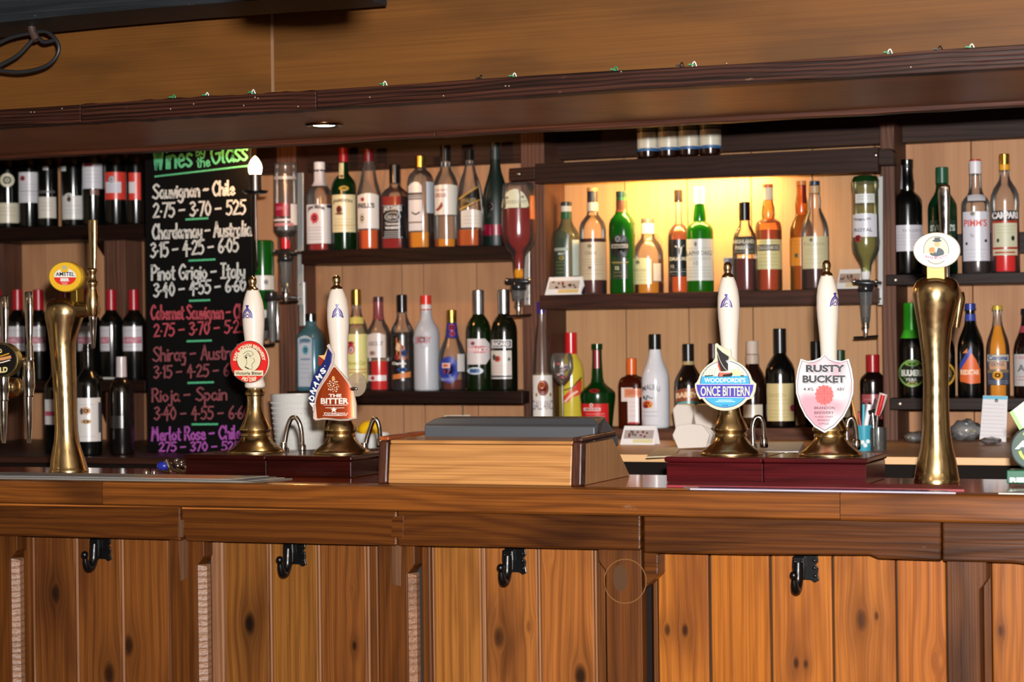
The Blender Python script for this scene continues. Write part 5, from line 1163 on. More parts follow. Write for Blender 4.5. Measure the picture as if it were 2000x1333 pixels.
class Bottle:
    def __init__(s, lab, cx, top, w, shp, key, d=.05, group=None, n=2., base=None, Y=None, Z=None, name='bottle', cat='bottle'):
        if key: Yf = SH[key][0].y; s.Y = Yf+d+w*.5/640
        else: s.Y = Y
        pm = P(cx, (top+(base or top+190))/2, s.Y); s.Z = shelf_z(key, pm.x)+.0004 if key else Z
        for _ in range(3):
            _, s.by, t_ = proj((pm.x, s.Y, s.Z)); pm = P(cx, (top+s.by)/2, s.Y)
        s.c = Vector((pm.x, s.Y, s.Z)); s.s = S(s.c); s.cx = cx; s.w = w; s.H = (s.by-top)/s.s; s.n = n
        s.vd = Vector((CAM.x-s.c.x, CAM.y-s.c.y, 0)).normalized(); s.vr = Vector((-s.vd.y, s.vd.x, 0))
        tab = [(a, s.q(a)*math.sin(math.radians(a))) for a in range(-88, 89, 2)]; mx = max(x for _, x in tab); s.R = w/2/s.s/mx; s.mx = mx
        s.tab = tab; s.prof = PROF[shp] if isinstance(shp, str) else shp
        s.t = thing(name, s.c, lab, cat, group); s.last = None; s.k = 0
    def q(s, a):
        if s.n == 2: return 1.
        v = s.vd*math.cos(math.radians(a))+s.vr*math.sin(math.radians(a)); return (abs(v.x)**s.n+abs(v.y)**s.n)**(-1/s.n)
    def r(s, zf):
        p = s.prof; zf = max(0, min(1, zf))
        for (a, b), (c, d) in zip(p, p[1:]):
            if zf <= c: return s.R*(b+(d-b)*(zf-a)/max(1e-6, c-a))
        return s.R*p[-1][1]
    def pr(s, z0, z1, dr=0., m=1.): # profile between fractions
        zs = sorted({z0, z1}|{p[0] for p in s.prof if z0 < p[0] < z1})
        return [(z*s.H, max(.0005, s.r(z)*m+dr)) for z in zs]
    def zf(s, y): return (s.by-y)/s.s/s.H
    def body(s, mat, name='glass_body', z1=1.):
        s.b = lathe(name, s.c, s.pr(0, z1), mat, s.t, 36, s.n, sharp=30); return s
    def liq(s, mat, y):
        z = s.zf(y); p = s.pr(.012, z, -.0016); s_ = lathe('liquid', s.c, p, mat, s.t, 32, s.n, sharp=30); return s
    def cap(s, mat, y0, y1, hw=None, name='cap', ring=False):
        za, zb = s.zf(y1)*s.H, s.zf(y0)*s.H; h = max((hw or 0)/s.s, s.r(s.zf(y1))+.0012)
        h1 = h if hw else max(s.r(s.zf(y0))+.0012, h*.95)
        pr = [(za, h), (zb-.0015, h1), (zb, h1-.0015)]
        lathe(name, s.c, pr, mat, s.t, 24, sharp=40)
        if ring: lathe('cap_ring', s.c, [(za-.003, h+.001), (za+.002, h+.0012)], mat, s.t, 24)
        return s
    def band(s, mat, y0, y1, name='neck_label'):
        z0, z1 = s.zf(y1), s.zf(y0); lathe(name, s.c, s.pr(z0, z1, .0007), mat, s.t, 30, s.n, sharp=60); return s
    def wrap(s, d, mat, name, par=None, lift=None):
        v, f = d; s.k += 1; eps = lift if lift is not None else .0008+.00035*s.k; vs = []
        for x, y in v:
            z = s.zf(y); r = s.r(z); u = (x-s.cx)/s.s/r
            u = max(-s.mx*.985, min(s.mx*.985, u)); a = 0
            T = s.tab
            for (a0, u0), (a1, u1) in zip(T, T[1:]):
                if u0 <= u <= u1 or (u1 == T[-1][1]): a = a0+(a1-a0)*(u-u0)/max(1e-6, u1-u0); break
            a = max(-88, min(88, a)); rr = r*s.q(a)+eps
            vs.append(s.c+(s.vd*math.cos(math.radians(a))+s.vr*math.sin(math.radians(a)))*rr+Vector((0, 0, z*s.H)))
        ff = []
        for q_ in f:
            A, B, C_ = vs[q_[0]], vs[q_[1]], vs[q_[2]]; ff.append(q_ if (B-A).cross(C_-A).dot(s.vd) > 0 else tuple(reversed(q_)))
        return mk(name, vs, ff, mat, par or s.t, smooth=True, sharp=180)
    def lab(s, x0, y0, x1, y1, col, name='paper_label', arch=0, rough=.3):
        d = d_rect(x0, y0, x1, y1, 14, 5)
        if arch: d = ([(x, y-(arch*(1-(2*(x-x0)/(x1-x0)-1)**2))*(y1-y)/(y1-y0)) for x, y in d[0]], d[1])
        s.last = s.wrap(d, paint(col, rough, 0, 0, .8), name); return s
    def oval(s, cx, cy, rx, ry, col, name='paper_label', sub=False):
        o = s.wrap(d_ell(cx, cy, rx, ry, 28, 3), paint(col, .45), name, s.last if sub else None)
        if not sub: s.last = o
        return s
    def em(s, cx, cy, rx, ry, col): s.wrap(d_ell(cx, cy, rx, ry, 20, 2), paint(col, .45), 'emblem', s.last); return s
    def bar(s, x0, y0, x1, y1, col): s.wrap(d_rect(x0, y0, x1, y1, 8, 1), paint(col, .45), 'label_band', s.last); return s
    def txt(s, w, x0, y0, x1, y1, col, bold=.04, arc=None): s.wrap(d_text(w, x0, y0, x1, y1, bold, arc), paint(col, .45), 'lettering', s.last); return s
    def poly(s, pts, col, name='emblem'): s.wrap(sliced(pts, max(5, int((max(p[0] for p in pts)-min(p[0] for p in pts))/2))), paint(col, .45), name, s.last); return s
    def lines(s, x0, x1, ys, col, w=.8):
        V = []; Fc = []
        for y in ys:
            v, f = d_rect(x0, y-w/2, x1, y+w/2, 6, 1); n = len(V); V += v; Fc += [tuple(i+n for i in q_) for q_ in f]
        o = s.wrap((V, Fc), paint(col, .5), 'small_print', s.last); o['kind'] = 'stuff'; return s
B = Bottle; K = '#1a1a1c'; gy = '#8c8c90'
gm = metal('gold_foil', '#c9a24a', .3, .1); sm_ = metal('silver_foil', '#b9bcc0', .3, .1)
# ---- upper left wine shelf
G1 = 'wine bottles on the shelf left of the chalk menu'
b = B('wine bottle with round cream seal and cream label, leftmost on the upper wine shelf', 15, 250, 46, 'bord', 'UL', group=G1).body(WINE).lab(-8, 398, 37, 437, '#d8cfb8').lines(-2, 30, (408, 414, 422), '#a89c84'); b.oval(14, 354, 13, 13.5, '#d6d0b4').em(14, 354, 7.5, 8, '#3c4438').em(14, 354, 5, 4, '#c8c4a8')
b = B('dark wine bottle with tall white label and red seal on the upper wine shelf', 57, 250, 42, 'bord', 'UL', group=G1).body(WINE).lab(38, 338, 77.5, 397.5, '#d2d0d4').em(45, 350, 4.5, 5, '#a03030').lines(42, 72, (362, 368, 376, 382), '#a4a4ac'); b.bar(38, 374, 78, 375, '#8c8c94')
b = B('dark wine bottle with narrow cream label and small white shield, upper wine shelf', 93, 250, 40, 'bord', 'UL', group=G1).body(WINE).lab(75.5, 386, 108, 427.5, '#d5cdc0').lines(80, 100, (398, 404, 412), '#a89c90').lab(76, 374, 106, 379, '#565358').lab(85, 326, 94, 334, '#c8ccc8', 'shield_label')
b = B('dark wine bottle with wide white label and dark flower emblem, upper wine shelf', 143, 250, 46, 'bord', 'UL', group=G1).body(WINE).lab(122, 384, 164.5, 430, '#d4d1cc').oval(135, 384, 8, 5, '#d4d1cc').em(135, 391, 4, 5, '#584030').lines(127, 158, (404, 412, 418), '#a8a4b0'); b.lab(118.5, 326, 130, 336, '#d0d4d0', 'shield_label')
b = B('dark wine bottle with white label high up and copper band, upper wine shelf', 181, 245, 42, 'bord', 'UL', d=.04, group=G1).body(WINE).lab(162, 320, 199, 370, '#d4d2d8').bar(166, 320.5, 181, 327, '#a02a34').lines(166, 194, (335, 343, 350, 357), '#a8a8b4').lab(176, 372, 192, 383, '#7c5048')
b = B('dark wine bottle with broad red label and white panel, upper wine shelf', 226, 250, 46, 'bord', 'UL', group=G1).body(WINE).lab(206, 338, 246.5, 391.5, '#dc4034').bar(207.5, 357, 236, 378.5, '#d8d4dc').em(218.5, 352, 6.5, 7, '#8c848c').em(218.5, 352, 4.5, 5, '#d0c8cc').lines(209, 232, (364, 369, 374), '#a8a4b8')
b = B('dark wine bottle with narrow red label, rightmost on the upper wine shelf', 265, 250, 40, 'bord', 'UL', group=G1).body(WINE).lab(252, 339, 274, 392, '#dc4034').bar(252.5, 357, 263, 379, '#dcd8d8')
# ---- middle left red capped wines
G2 = 'red capped wine bottles left of the chalk menu'
RC = paint('#a81424', .3, 0, .4)
for cx, a, e, lab, d in ((-6, -24, 12, 'red capped wine bottle behind the left edge of the brass tap bar', .04), (35, 15, 47, 'red capped wine bottle between the two chrome tap levers', .04), (76, 60, 88.5, 'red capped wine bottle just right of the chrome tap levers', .04),
                         (128, 108, 140, 'red capped wine bottle standing behind the brass column of the yellow badge', .04), (174, 150, 178, 'red capped wine bottle behind the brass spout of the yellow badge font', .06), (218, 186, 214, 'red capped wine bottle, second from the chalk menu', .04), (262, 240.5, 276.5, 'red capped wine bottle right beside the chalk menu', .04)):
    b = B(lab, cx, 566, 45, 'bord', 'ML', d=d+(.03 if cx < 10 else 0), group=G2).body(WINE).cap(RC, 566, 606); x0 = max(a, cx-21); b.lab(x0, 638, e, 686, '#ccc8cc')
    b.bar(x0+1, 659, e-1, 671, '#b04860').txt('MERLOT', x0+2, 661, e-2, 669, '#d8a8b4', .05); b.lines(x0+3, e-3, (646, 677), '#9c98a4')
t = thing('cork_puller', P(197, 742, 1.8), 'small chrome stopper lying on the lower wine shelf edge', 'stopper'); zc_ = shelf_z('ML', P(197, 742, 1.885).x)
tube('stopper_body', [P(190, 738, 1.885).xy.to_3d()+Vector((0, 0, zc_+.008)), P(203, 738, 1.885).xy.to_3d()+Vector((0, 0, zc_+.008))], .007, chrome, t, 12, sm=False); tube('stopper_tail', [P(203, 738, 1.885).xy.to_3d()+Vector((0, 0, zc_+.006)), P(230, 738, 1.885).xy.to_3d()+Vector((0, 0, zc_+.006))], .004, paint('#c8c4c0', .3), t, 10, sm=False)
# ---- loose wines on the dark worktop
LZ = 1.0824
b = B('dark wine bottle standing half behind the brass column on the dark worktop', 110, 690, 46, 'bord', None, Y=1.30, Z=LZ, base=888).body(WINE).lab(88.5, 780, 118, 829, '#ccc8c8').bar(89, 803, 118, 812, '#b04860')
b = B('big dark wine bottle with a large white label and gold emblems, on the dark worktop', 173, 672, 51, 'bord', None, Y=1.20, Z=LZ, base=890).body(WINE).lab(149, 777, 195, 862, '#d4cfcc').em(168, 802, 8, 8, '#c89a70').em(160, 803, 3, 7, '#5a4a40').em(168, 823, 10, 5, '#c8a480').lines(155, 185, (790, 852), '#a8a4a4').bar(190, 786, 195.5, 845, '#4a4a50')
b = B('dark unlabelled wine bottle with a pale capsule, beside the chalk menu on the dark worktop', 238, 697, 47, [(0, .9), (.01, .97), (.03, 1), (.62, 1), (.68, .96), (.73, .82), (.77, .58), (.79, .42), (1, .38)], None, Y=1.25, Z=LZ, base=888).body(paint('#0f0b09', .17, 0, 0, .9)).cap(paint('#b8aeae', .35, 0, .3), 697, 737)
b.lab(216, 812, 240, 836, '#2a2624', rough=.3)
# ---- green bottle behind the candle
# ---- centre upper shelf
G3 = 'spirit bottles on the upper middle shelf'
b = B('clear whisky bottle with a white screw cap and a white label with a red seal', 625, 317, 52, 'grouse', 'CU', group=G3, n=3.2).body(CLR).liq(RUM, 478).cap(paint('#e4e0e0', .4), 317, 332, 11).band(paint('#d0ccd0', .4), 336, 364)
b.lab(599.5, 401, 645, 477, '#d9d6d8').em(614.5, 427, 7.5, 10, '#c84850').poly([(610, 435), (614, 434), (612, 441)], '#c84850').poly([(614, 434), (619, 435), (617, 441)], '#c84850').txt('JIM BEAM', 602, 407, 633, 416, '#3c3840', .05, arc=5).lines(602, 630, (446, 451, 458, 464, 469), '#8c8890').lab(637, 402, 648, 408, '#302c30')
b = B('green whiskey bottle with a red cap and a cream label', 672, 289, 48, [(0, .9), (.01, .98), (.025, 1), (.60, 1), (.645, .97), (.68, .85), (.715, .62), (.74, .44), (.77, .38), (.83, .36), (.9, .33), (1, .33)], 'CU', group=G3).body(glass('#12401a', .6, .4)).liq(paint('#0e1a08', .2), 470).cap(paint('#9c1420', .3, 0, .4), 289, 317, 8.5).lab(663, 319, 672, 350, '#d8cf9c', 'neck_label').em(668, 344, 3.5, 4, '#a83c30')
b.lab(650, 382, 693, 455, '#e0d6ac').txt('JAMESON', 651, 392, 687, 400, '#5a5030', .04, arc=2).em(663, 411, 5.5, 8, '#7a3420').em(663, 419, 8, 2.2, '#8a6a50').lines(654, 688, (430, 436, 443, 448), '#b8a878').oval(672, 370, 9, 5, '#a88a20').lines(650, 692, (441,), '#c8a860', 1.2)
b = B('clear whisky bottle with a dark red cap, arched white label and orange foot', 721, 291, 47, [(0, .9), (.01, .98), (.025, 1), (.52, 1), (.56, .98), (.60, .9), (.63, .84), (.66, .76), (.70, .68), (.75, .60), (.80, .54), (.84, .46), (.87, .40), (1, .38)], 'CU', group=G3).body(CLR).liq(ORG, 451).cap(paint('#6a1424', .3, 0, .4), 291, 316, 9.5)
b.lab(699, 383, 739, 448, '#dcd8d4', arch=4).txt("BELL'S", 700, 398, 731, 408, '#4a4448', .05).em(708.5, 391, 3.5, 4, '#c03c3c').em(708, 428, 5, 11, '#c8c0a8')
b = B('square whiskey bottle with a black cap and a black label with white print', 772, 322, 52, [(0, .92), (.01, .98), (.02, 1), (.62, 1), (.66, .92), (.70, .72), (.735, .50), (.76, .42), (.84, .40), (.9, .38), (1, .36)], 'CU', group=G3, n=5).body(CLR).liq(glass('#b00a04', 0, .8), 385).cap(blackp, 322, 358, 10)
b.lab(747.5, 402, 791, 467, '#17191c').txt("JACK DANIEL'S", 750, 406, 784, 417, '#d0d4d8', .04, arc=3).oval(767, 425, 15, 9, '#a0a8ac', sub=True).oval(767, 425, 13, 7.5, '#202428', sub=True).txt('OLD No.7', 757, 422, 777, 429, '#c8ccd0', .03).txt('Tennessee', 753, 436, 780, 441, '#d8dce0', .03).txt('WHISKEY', 753, 444, 781, 449, '#d8dce0', .06).lines(752, 780, (454, 458, 462), '#a8acb0', 1.4).lines(749, 785, (403.5, 465.5), '#c0c4c8')
b = B('clear bottle with a gold screw cap, an arched white label and a golden foot', 822, 305, 50, [(0, .92), (.01, .98), (.02, 1), (.72, 1), (.77, .93), (.81, .78), (.845, .56), (.87, .42), (.89, .38), (1, .38)], 'CU', group=G3, n=3).body(CLR).liq(VIV, 455).cap(gm, 305, 327, 10)
b.lab(798.5, 365, 824, 452, '#d8d6d8', arch=8).bar(798.5, 378, 824, 382, '#2c2c30').bar(798.5, 382.5, 824, 388, '#8c8c90').bar(798.5, 389, 824, 391.5, '#4c3430').bar(798.5, 434.5, 824, 437, '#6a5c50').poly([(804, 414), (812, 419), (821, 414), (820, 418), (812, 422), (805, 418)], '#2c2c30').lab(832, 357, 845, 418, '#d0d8e0', rough=.2)
b = B('clear whisky bottle with a dark cap and a white label bearing a red brown bird', 871, 284, 48, 'grouse', 'CU', group=G3).body(CLR).liq(VIV, 468).cap(paint('#1c1a1c', .2, 0, .5), 284, 316, 9.5).lab(849.5, 364, 893, 421, '#e2dcd0', arch=2)
b.poly([(851, 411), (856, 407), (860, 400), (865, 392), (867, 398), (864, 406), (860, 411), (854, 414)], '#8c3c34').txt('THE FAMOUS', 851, 371, 873, 375, '#b06060', .02).txt('GROUSE', 851, 379, 872, 387, '#a85454', .03)
b = B('conical clear whisky bottle with a slanted black and gold label', 918, 293, 52, [(0, .92), (.01, .98), (.02, 1), (.40, 1), (.52, .94), (.62, .82), (.70, .66), (.78, .48), (.84, .36), (.88, .30), (1, .30)], 'CU', d=.02, group=G3, n=3).body(CLR).liq(AMD, 450).cap(paint('#141414', .15, 0, .5), 293, 314, 9)
b.last = b.wrap(sliced([(896, 392), (934, 368), (937, 390), (898, 409)]), paint('#141312', .35), 'paper_label'); b.wrap(sliced([(896, 389), (933, 364.5), (934, 368), (896, 392)]), paint('#b48a3c', .4), 'label_band', b.last); b.wrap(sliced([(898, 409), (937, 390), (937, 393), (899, 413)]), paint('#b48a3c', .4), 'label_band', b.last)
b.wrap(d_text('WALKER', 903, 389, 930, 398, .03, shear=0), paint('#8c7a50', .5), 'lettering', b.last); b.lab(901, 414, 939, 446, '#d8d0c8', arch=3, rough=.25).lines(905, 935, (424, 431, 438), '#a89888')
b = B('frosted dark green cognac bottle with a crimson band near the foot', 968, 279, 54, 'remy', 'CU', group=G3, d=.09).body(paint('#10201a', .42, 0, .1)).band(paint('#8c1030', .3, 0, .4), 440, 461, 'foot_band').cap(paint('#2c3430', .35), 279, 312); b.em(957, 405, 7, 11, '#1c0c0a'); 
# ---- centre lower shelf
G4 = 'liqueur and spirit bottles on the lower middle shelf'
b = B('pale blue square gin bottle with a black cap and a grey blue label', 608, 613, 57, [(0, .95), (.01, .99), (.02, 1), (.66, 1), (.72, .92), (.77, .74), (.82, .52), (.86, .40), (1, .38)], 'CL', group=G4, n=4).body(BLU).liq(glass('#35a8c8', 0, .6), 664).cap(blackp, 613, 628, 10.5)
b.lab(583, 662, 609, 755, '#b4bcc8', arch=6).em(597, 684, 6, 9, '#5a9ab0').txt('BOMBAY', 586, 667, 607, 673, '#5c6c88', .03, arc=3).bar(588, 700, 606, 703.5, '#7888a0').lines(586, 606, (712, 720, 728, 738), '#8c98b0')
b = B('clear rum bottle with a gold cap and a yellow label with a red seal', 697, 566, 43, 'spir', 'CL', group=G4).body(CLR).liq(glass('#e8d8a0', 0, .3), 640).cap(gm, 566, 596, 9.5).lab(684, 621, 710, 633, '#d0c468', 'neck_label', arch=2)
b.lab(679, 653, 716, 748, '#e2dc90').em(686, 671, 6, 4, '#b03038').em(686, 682, 7, 10, '#b83040').em(686, 684, 4.5, 6, '#e0b8b8').txt('Havana Club', 680, 705, 712, 713, '#a8a050', .02).lines(682, 714, (722, 728), '#c06a40', 1.6).em(704, 742, 6, 6, '#8cb0c0')
b = B('clear vodka bottle with pink red liquid and a white arched label', 740, 580, 47, 'spir', 'CL', group=G4).body(CLR).liq(REDL, 706).cap(paint('#4a2a30', .3, 0, .3), 580, 590, 9.5).band(glass('#c06a70', 0, .5), 590, 625)
b.lab(718, 655, 752, 699, '#d8ccc8', arch=4).txt('ABSOLUT', 720, 667, 748, 676, '#8c8080', .03).em(728, 690, 6, 5, '#b09890').lab(719, 733, 753, 744, '#dcd0d0').em(728, 738.5, 3.5, 4, '#c83c40')
b = B('dark spiced rum bottle with a black cap and a dark picture label', 786, 576, 46, 'spir', 'CL', group=G4).body(CLR).liq(paint('#1a0806', .1, 0, .3), 649).cap(blackp, 576, 610, 9.5).lab(766, 655, 801, 744, '#1e1814').poly([(770, 664), (778, 657), (783, 672), (792, 680), (796, 700), (784, 706), (772, 690)], '#b8683a').poly([(776, 668), (782, 674), (780, 688), (773, 682)], '#d8b48c').em(788, 690, 5, 8, '#28407c').em(776, 698, 4, 5, '#a83028')
b.txt('Captain', 767, 707, 792, 714, '#e0dcd8', .05).poly([(768, 732), (800, 726), (800, 737), (768, 741)], '#c87438').em(785, 722, 9, 4, '#30508c')
b = B('frosted white vodka bottle with a red cap', 833, 577, 51, 'spir', 'CL', group=G4).body(paint('#b9bcc4', .3, 0, .2)).cap(paint('#d83424', .3, 0, .3), 577, 595, 10, ring=False).band(paint('#dcd4d4', .4), 596, 608).band(paint('#d04040', .4), 604, 607, 'red_band')
b.txt('SMIRNOFF', 812, 658, 844, 672, '#a86870', .03).oval(826, 664, 18, 17, '#b4b4bc').txt('ELLEY', 815, 658, 842, 670, '#b0707a', .03)
b = B('brandy bottle with a gold cap and a round royal blue label', 883, 606, 55, [(0, .85), (.02, .96), (.05, 1), (.36, 1), (.46, .94), (.56, .74), (.64, .52), (.70, .42), (.78, .38), (.88, .30), (1, .30)], 'CL', group=G4).body(CLR).liq(glass('#8a2410', 0, .6), 742).cap(gm, 606, 630, 9).band(paint('#2a3080', .4), 631, 660)
b.em(883, 640, 6, 7, '#9c3050').em(884, 652, 5, 5, '#a84058'); b.oval(877, 722, 19, 26, '#2c3a94').bar(864, 709, 879, 719, '#dcb8b0').em(871, 714, 6, 3, '#e08060').poly([(864, 722), (880, 722), (872, 735)], '#7c3050').txt('BRANDY', 863, 738, 885, 744, '#9098d0', .02).lab(892, 692, 905, 726, '#d0ccc8', rough=.2)
b = B('dark green aniseed bottle with a silver neck and a white label with a red name', 935, 567, 49, [(0, .9), (.01, .98), (.025, 1), (.58, 1), (.63, .96), (.68, .84), (.72, .64), (.75, .46), (.765, .41), (.9, .38), (1, .4)], 'CL', group=G4).body(paint('#0a1c08', .17, 0, 0, .9)).cap(sm_, 567, 614, 9)
b.last = b.wrap(sliced([(913, 662), (947, 662), (956, 672), (956, 700), (948, 712), (913, 712)]), paint('#cfc8c8', .45), 'paper_label'); b.oval(935, 683, 22, 7, '#c05860', sub=True).txt('PERNOD', 914, 679, 954, 688, '#e8d0d0', .06).em(924, 671, 4, 4, '#a05060').oval(928, 724.5, 15, 7, '#c8d4dc').bar(918, 720.5, 936, 728.5, '#34588c')
b = B('dark olive aniseed bottle with silver neck, right end of the lower middle shelf', 985, 566, 51, [(0, .9), (.01, .98), (.025, 1), (.58, 1), (.63, .96), (.68, .84), (.72, .64), (.75, .46), (.765, .41), (.9, .38), (1, .4)], 'CL', group=G4).body(OLV).cap(sm_, 566, 613, 9.5)
b.lab(959, 664, 999, 680, '#d0d0d0').bar(961, 666.5, 997, 677.5, '#28282c').txt('RICARD', 963, 668, 995, 676, '#e0e0e0', .06); b.lab(958.5, 685, 998, 740, '#d2ccc4').em(972, 701, 6, 6, '#c04840').em(966, 698, 3, 6, '#4a5a48').em(993, 702, 2.5, 3.5, '#506050').lines(964, 992, (715, 721, 727), '#d8a8a4').bar(959, 733.5, 997, 737, '#40404c')
# ---- alcove, upper shelf
G5 = 'whisky bottles on the lit alcove shelf'
b = B('pale green whiskey bottle with a dark green label behind the picture card', 1107, 395, 50, 'tall', 'AU', group=G5, d=.08).body(glass('#c9d2b4', .5, .12)).liq(glass('#b89a60', 0, .3), 545).cap(paint('#2a3430', .3), 395, 403, 9).band(paint('#d8d0c0', .5), 403, 414).band(paint('#1c5a34', .4), 414, 428)
b.lab(1084, 460, 1111, 542, '#3c4a38', arch=8).bar(1084, 485, 1110, 491, '#a8b0a0').em(1097, 505, 5, 4, '#a09040').txt('MALT', 1091, 494, 1104, 499, '#d0d0c0', .04).lines(1087, 1108, (513, 519, 526, 533), '#8a8a50').lab(1117, 470, 1129, 540, '#c8d4c8', rough=.2)
b = B('whisky bottle with a wide cream label and a cork stopper, in the alcove', 1158, 367, 53, [(0, .9), (.01, .98), (.025, 1), (.60, 1), (.64, .96), (.68, .85), (.72, .62), (.745, .44), (.78, .38), (1, .36)], 'AU', group=G5).body(CLR).liq(glass('#6a1a08', 0, .65), 467).cap(paint('#c9955c', .6), 367, 374, 8.5).band(paint('#2c2c38', .4), 375, 395).cap(paint('#d2c4b0', .5), 396, 413, 10.5, 'neck_label')
b.lab(1132, 474, 1183, 548, '#cfb896').txt('OBAN', 1143, 492, 1164, 499, '#8a7860', .01).em(1152, 482, 5, 5, '#b09c7c').lines(1138, 1178, (508, 513, 518, 529, 536), '#ab9472').em(1152, 524, 4, 3, '#a08a6c')
b = B('bright green whisky bottle with a dark crested label, in the alcove', 1215, 374, 51, [(0, .86), (.01, .94), (.03, .95), (.3, .95), (.5, .97), (.60, 1), (.68, .97), (.73, .85), (.77, .62), (.80, .46), (.83, .41), (1, .4)], 'AU', d=.02, group=G5, n=2.6).body(glass('#1f8020', .65, .4)).liq(glass('#0e3a10', 0, .5), 545).cap(paint('#28403a', .3, .2), 374, 385, 10).cap(paint('#2c5c38', .35), 385, 392, 10.2, 'cap_band').band(paint('#6a4028', .4), 392, 415)
b.oval(1211, 483, 18, 24, '#1c1c1a').bar(1195, 478, 1226, 486, '#b0a490').txt('SINGLE MALT', 1197, 480, 1224, 485, '#2c2820', .04).em(1207, 468, 5, 6, '#8c8c84').lab(1197, 505, 1226, 546, '#2c3a26').txt('12', 1202, 521, 1209, 528, '#d0c8a0', .05).lines(1199, 1224, (516, 533, 540), '#8c7c48').lines(1196, 1226, (513.5,), '#c8a850', 1.2)
b = B('squat rounded whisky bottle with a pale label and a grey stopper, in the alcove', 1266, 427, 60, 'squat', 'AU', group=G5, d=.105).body(CLR).liq(VIV, 553).cap(paint('#7a7468', .4, .3), 427, 436, 11).cap(paint('#dcd4c8', .5), 437, 457, 10.5, 'neck_label')
b.lab(1235, 508, 1272, 556, '#d4cfa0', arch=3).em(1246, 513, 4, 4, '#8c8c78').txt('SPEYSIDE', 1238, 526, 1268, 531, '#98946c', .01).lines(1239, 1268, (536, 541, 548), '#b0ac80').lab(1275, 516, 1289, 550, '#cfc6bc', rough=.25)
b = B('slim necked whisky bottle with a silver stag on a black label, in the alcove', 1326, 371, 43, 'slim', 'AU', group=G5, d=.10).body(CLR).liq(ORG, 452).cap(paint('#1c1410', .2, 0, .5), 371, 393, 8.5, ring=True)
b.lab(1307, 469, 1342, 541, '#14161c').txt('DALMORE', 1308, 503, 1340, 510, '#b8b4a8', .04).poly([(1318, 480), (1327, 486), (1336, 479), (1332, 490), (1329, 502), (1324, 502), (1322, 490)], '#b0b4b8').txt('12', 1311, 518, 1317, 524, '#a8a498', .03).bar(1309, 531, 1340, 532.5, '#8c8c8c').lines(1311, 1338, (527, 537), '#6c6c70')
b = B('vivid green whisky bottle with a large white label and a white cap, in the alcove', 1367, 366, 53, [(0, .9), (.01, .98), (.025, 1), (.58, 1), (.61, .96), (.64, .82), (.66, .60), (.675, .46), (.70, .48), (.76, .45), (.83, .36), (1, .34)], 'AU', group=G5).body(glass('#2c9a1c', .6, .4)).liq(glass('#0c3c10', 0, .6), 549).cap(paint('#eeeae2', .4), 366, 399, 9.5).bar(1357, 376, 1377, 379, '#28282c')
b.lab(1341.5, 468, 1391.5, 549, '#cdcdc4').txt('LAPHROAIG', 1342, 491, 1388, 500, '#5c5c5c', .01).em(1359, 478, 3, 5, '#909090').txt('10', 1355, 511, 1363, 519, '#70706c', 0).lines(1345, 1386, (486, 505, 508, 523, 529, 535, 541), '#9c9c98')
b = B('rounded whisky bottle with black stopper and brown label on the lit alcove shelf', 1455, 395, 48, 'squat', 'AU', group=G5, d=.02, n=2.6).body(CLR).liq(glass('#7a180c', 0, .65), 506).cap(blackp, 395, 431, 11)
b.lab(1432, 463, 1474, 498, '#4c4434').txt('HIGHLAND', 1433, 469, 1472, 477, '#c8c0a8', .05).txt('PARK', 1437, 481, 1458, 489, '#c8c0a8', .05).lines(1434, 1470, (493,), '#a09880').em(1465, 484, 4, 3, '#6a6e70')
b = B('amber whisky bottle with a cream label and an orange topped white neck, in the alcove', 1501, 360, 52, [(0, .9), (.01, .98), (.025, 1), (.57, 1), (.61, .97), (.645, .88), (.665, .64), (.68, .46), (.72, .50), (.78, .47), (.83, .38), (1, .36)], 'AU', d=.085, group=G5).body(glass('#f2c890', .3, .1)).liq(glass('#e03c04', 0, .8), 450).cap(paint('#d0622c', .4), 360, 367, 9).band(paint('#d8c4a4', .5), 367, 391)
b.lab(1476, 469, 1526, 527, '#cfc48c').bar(1478, 479, 1521, 491, '#3c3830').txt('CRAGGANMORE', 1480, 481, 1519, 489, '#b8b09c', .03).lines(1482, 1518, (474, 498, 505, 512, 519), '#a89c68')
b = B('slim golden whisky bottle with an orange label, half behind its cream labelled neighbour', 1566, 354, 46, 'bulge', 'AU', group=G5, d=.10).body(glass('#f0a848', .4, .2)).liq(glass('#e07818', 0, .6), 420).cap(paint('#c87830', .4), 354, 362, 8.5).lab(1568, 362, 1575, 398, '#6a2018', 'neck_strip').lab(1541, 465, 1567, 520, '#e08a28').em(1556, 500, 4, 5, '#7a6a38').lines(1545, 1564, (472, 478), '#b06a20')
b = B('whisky bottle with dark blue stopper and cream label, rightmost on the lit alcove shelf', 1592, 354, 54, [(0, .9), (.01, .98), (.025, 1), (.50, 1), (.56, .97), (.62, .86), (.68, .66), (.72, .50), (.76, .44), (.82, .46), (.88, .38), (1, .34)], 'AU', group=G5, d=.03).body(CLR).liq(glass('#54100a', 0, .65), 527).cap(paint('#20344a', .35), 354, 362, 9.5).cap(paint('#b8946c', .4), 363, 378, 7.5, 'cork')
b.lab(1568, 463, 1616, 526, '#c8bf98').em(1585, 470, 4, 4, '#8c8868').txt('TALISKER', 1570, 475, 1610, 481, '#a49c78', .01).lines(1574, 1610, (488, 492, 497, 508, 515), '#b0a880')
t = thing('whisky_carton', P(1432, 565, 1.985), 'grey and cream carton standing behind the boat clip pump handle on the alcove shelf', 'carton')
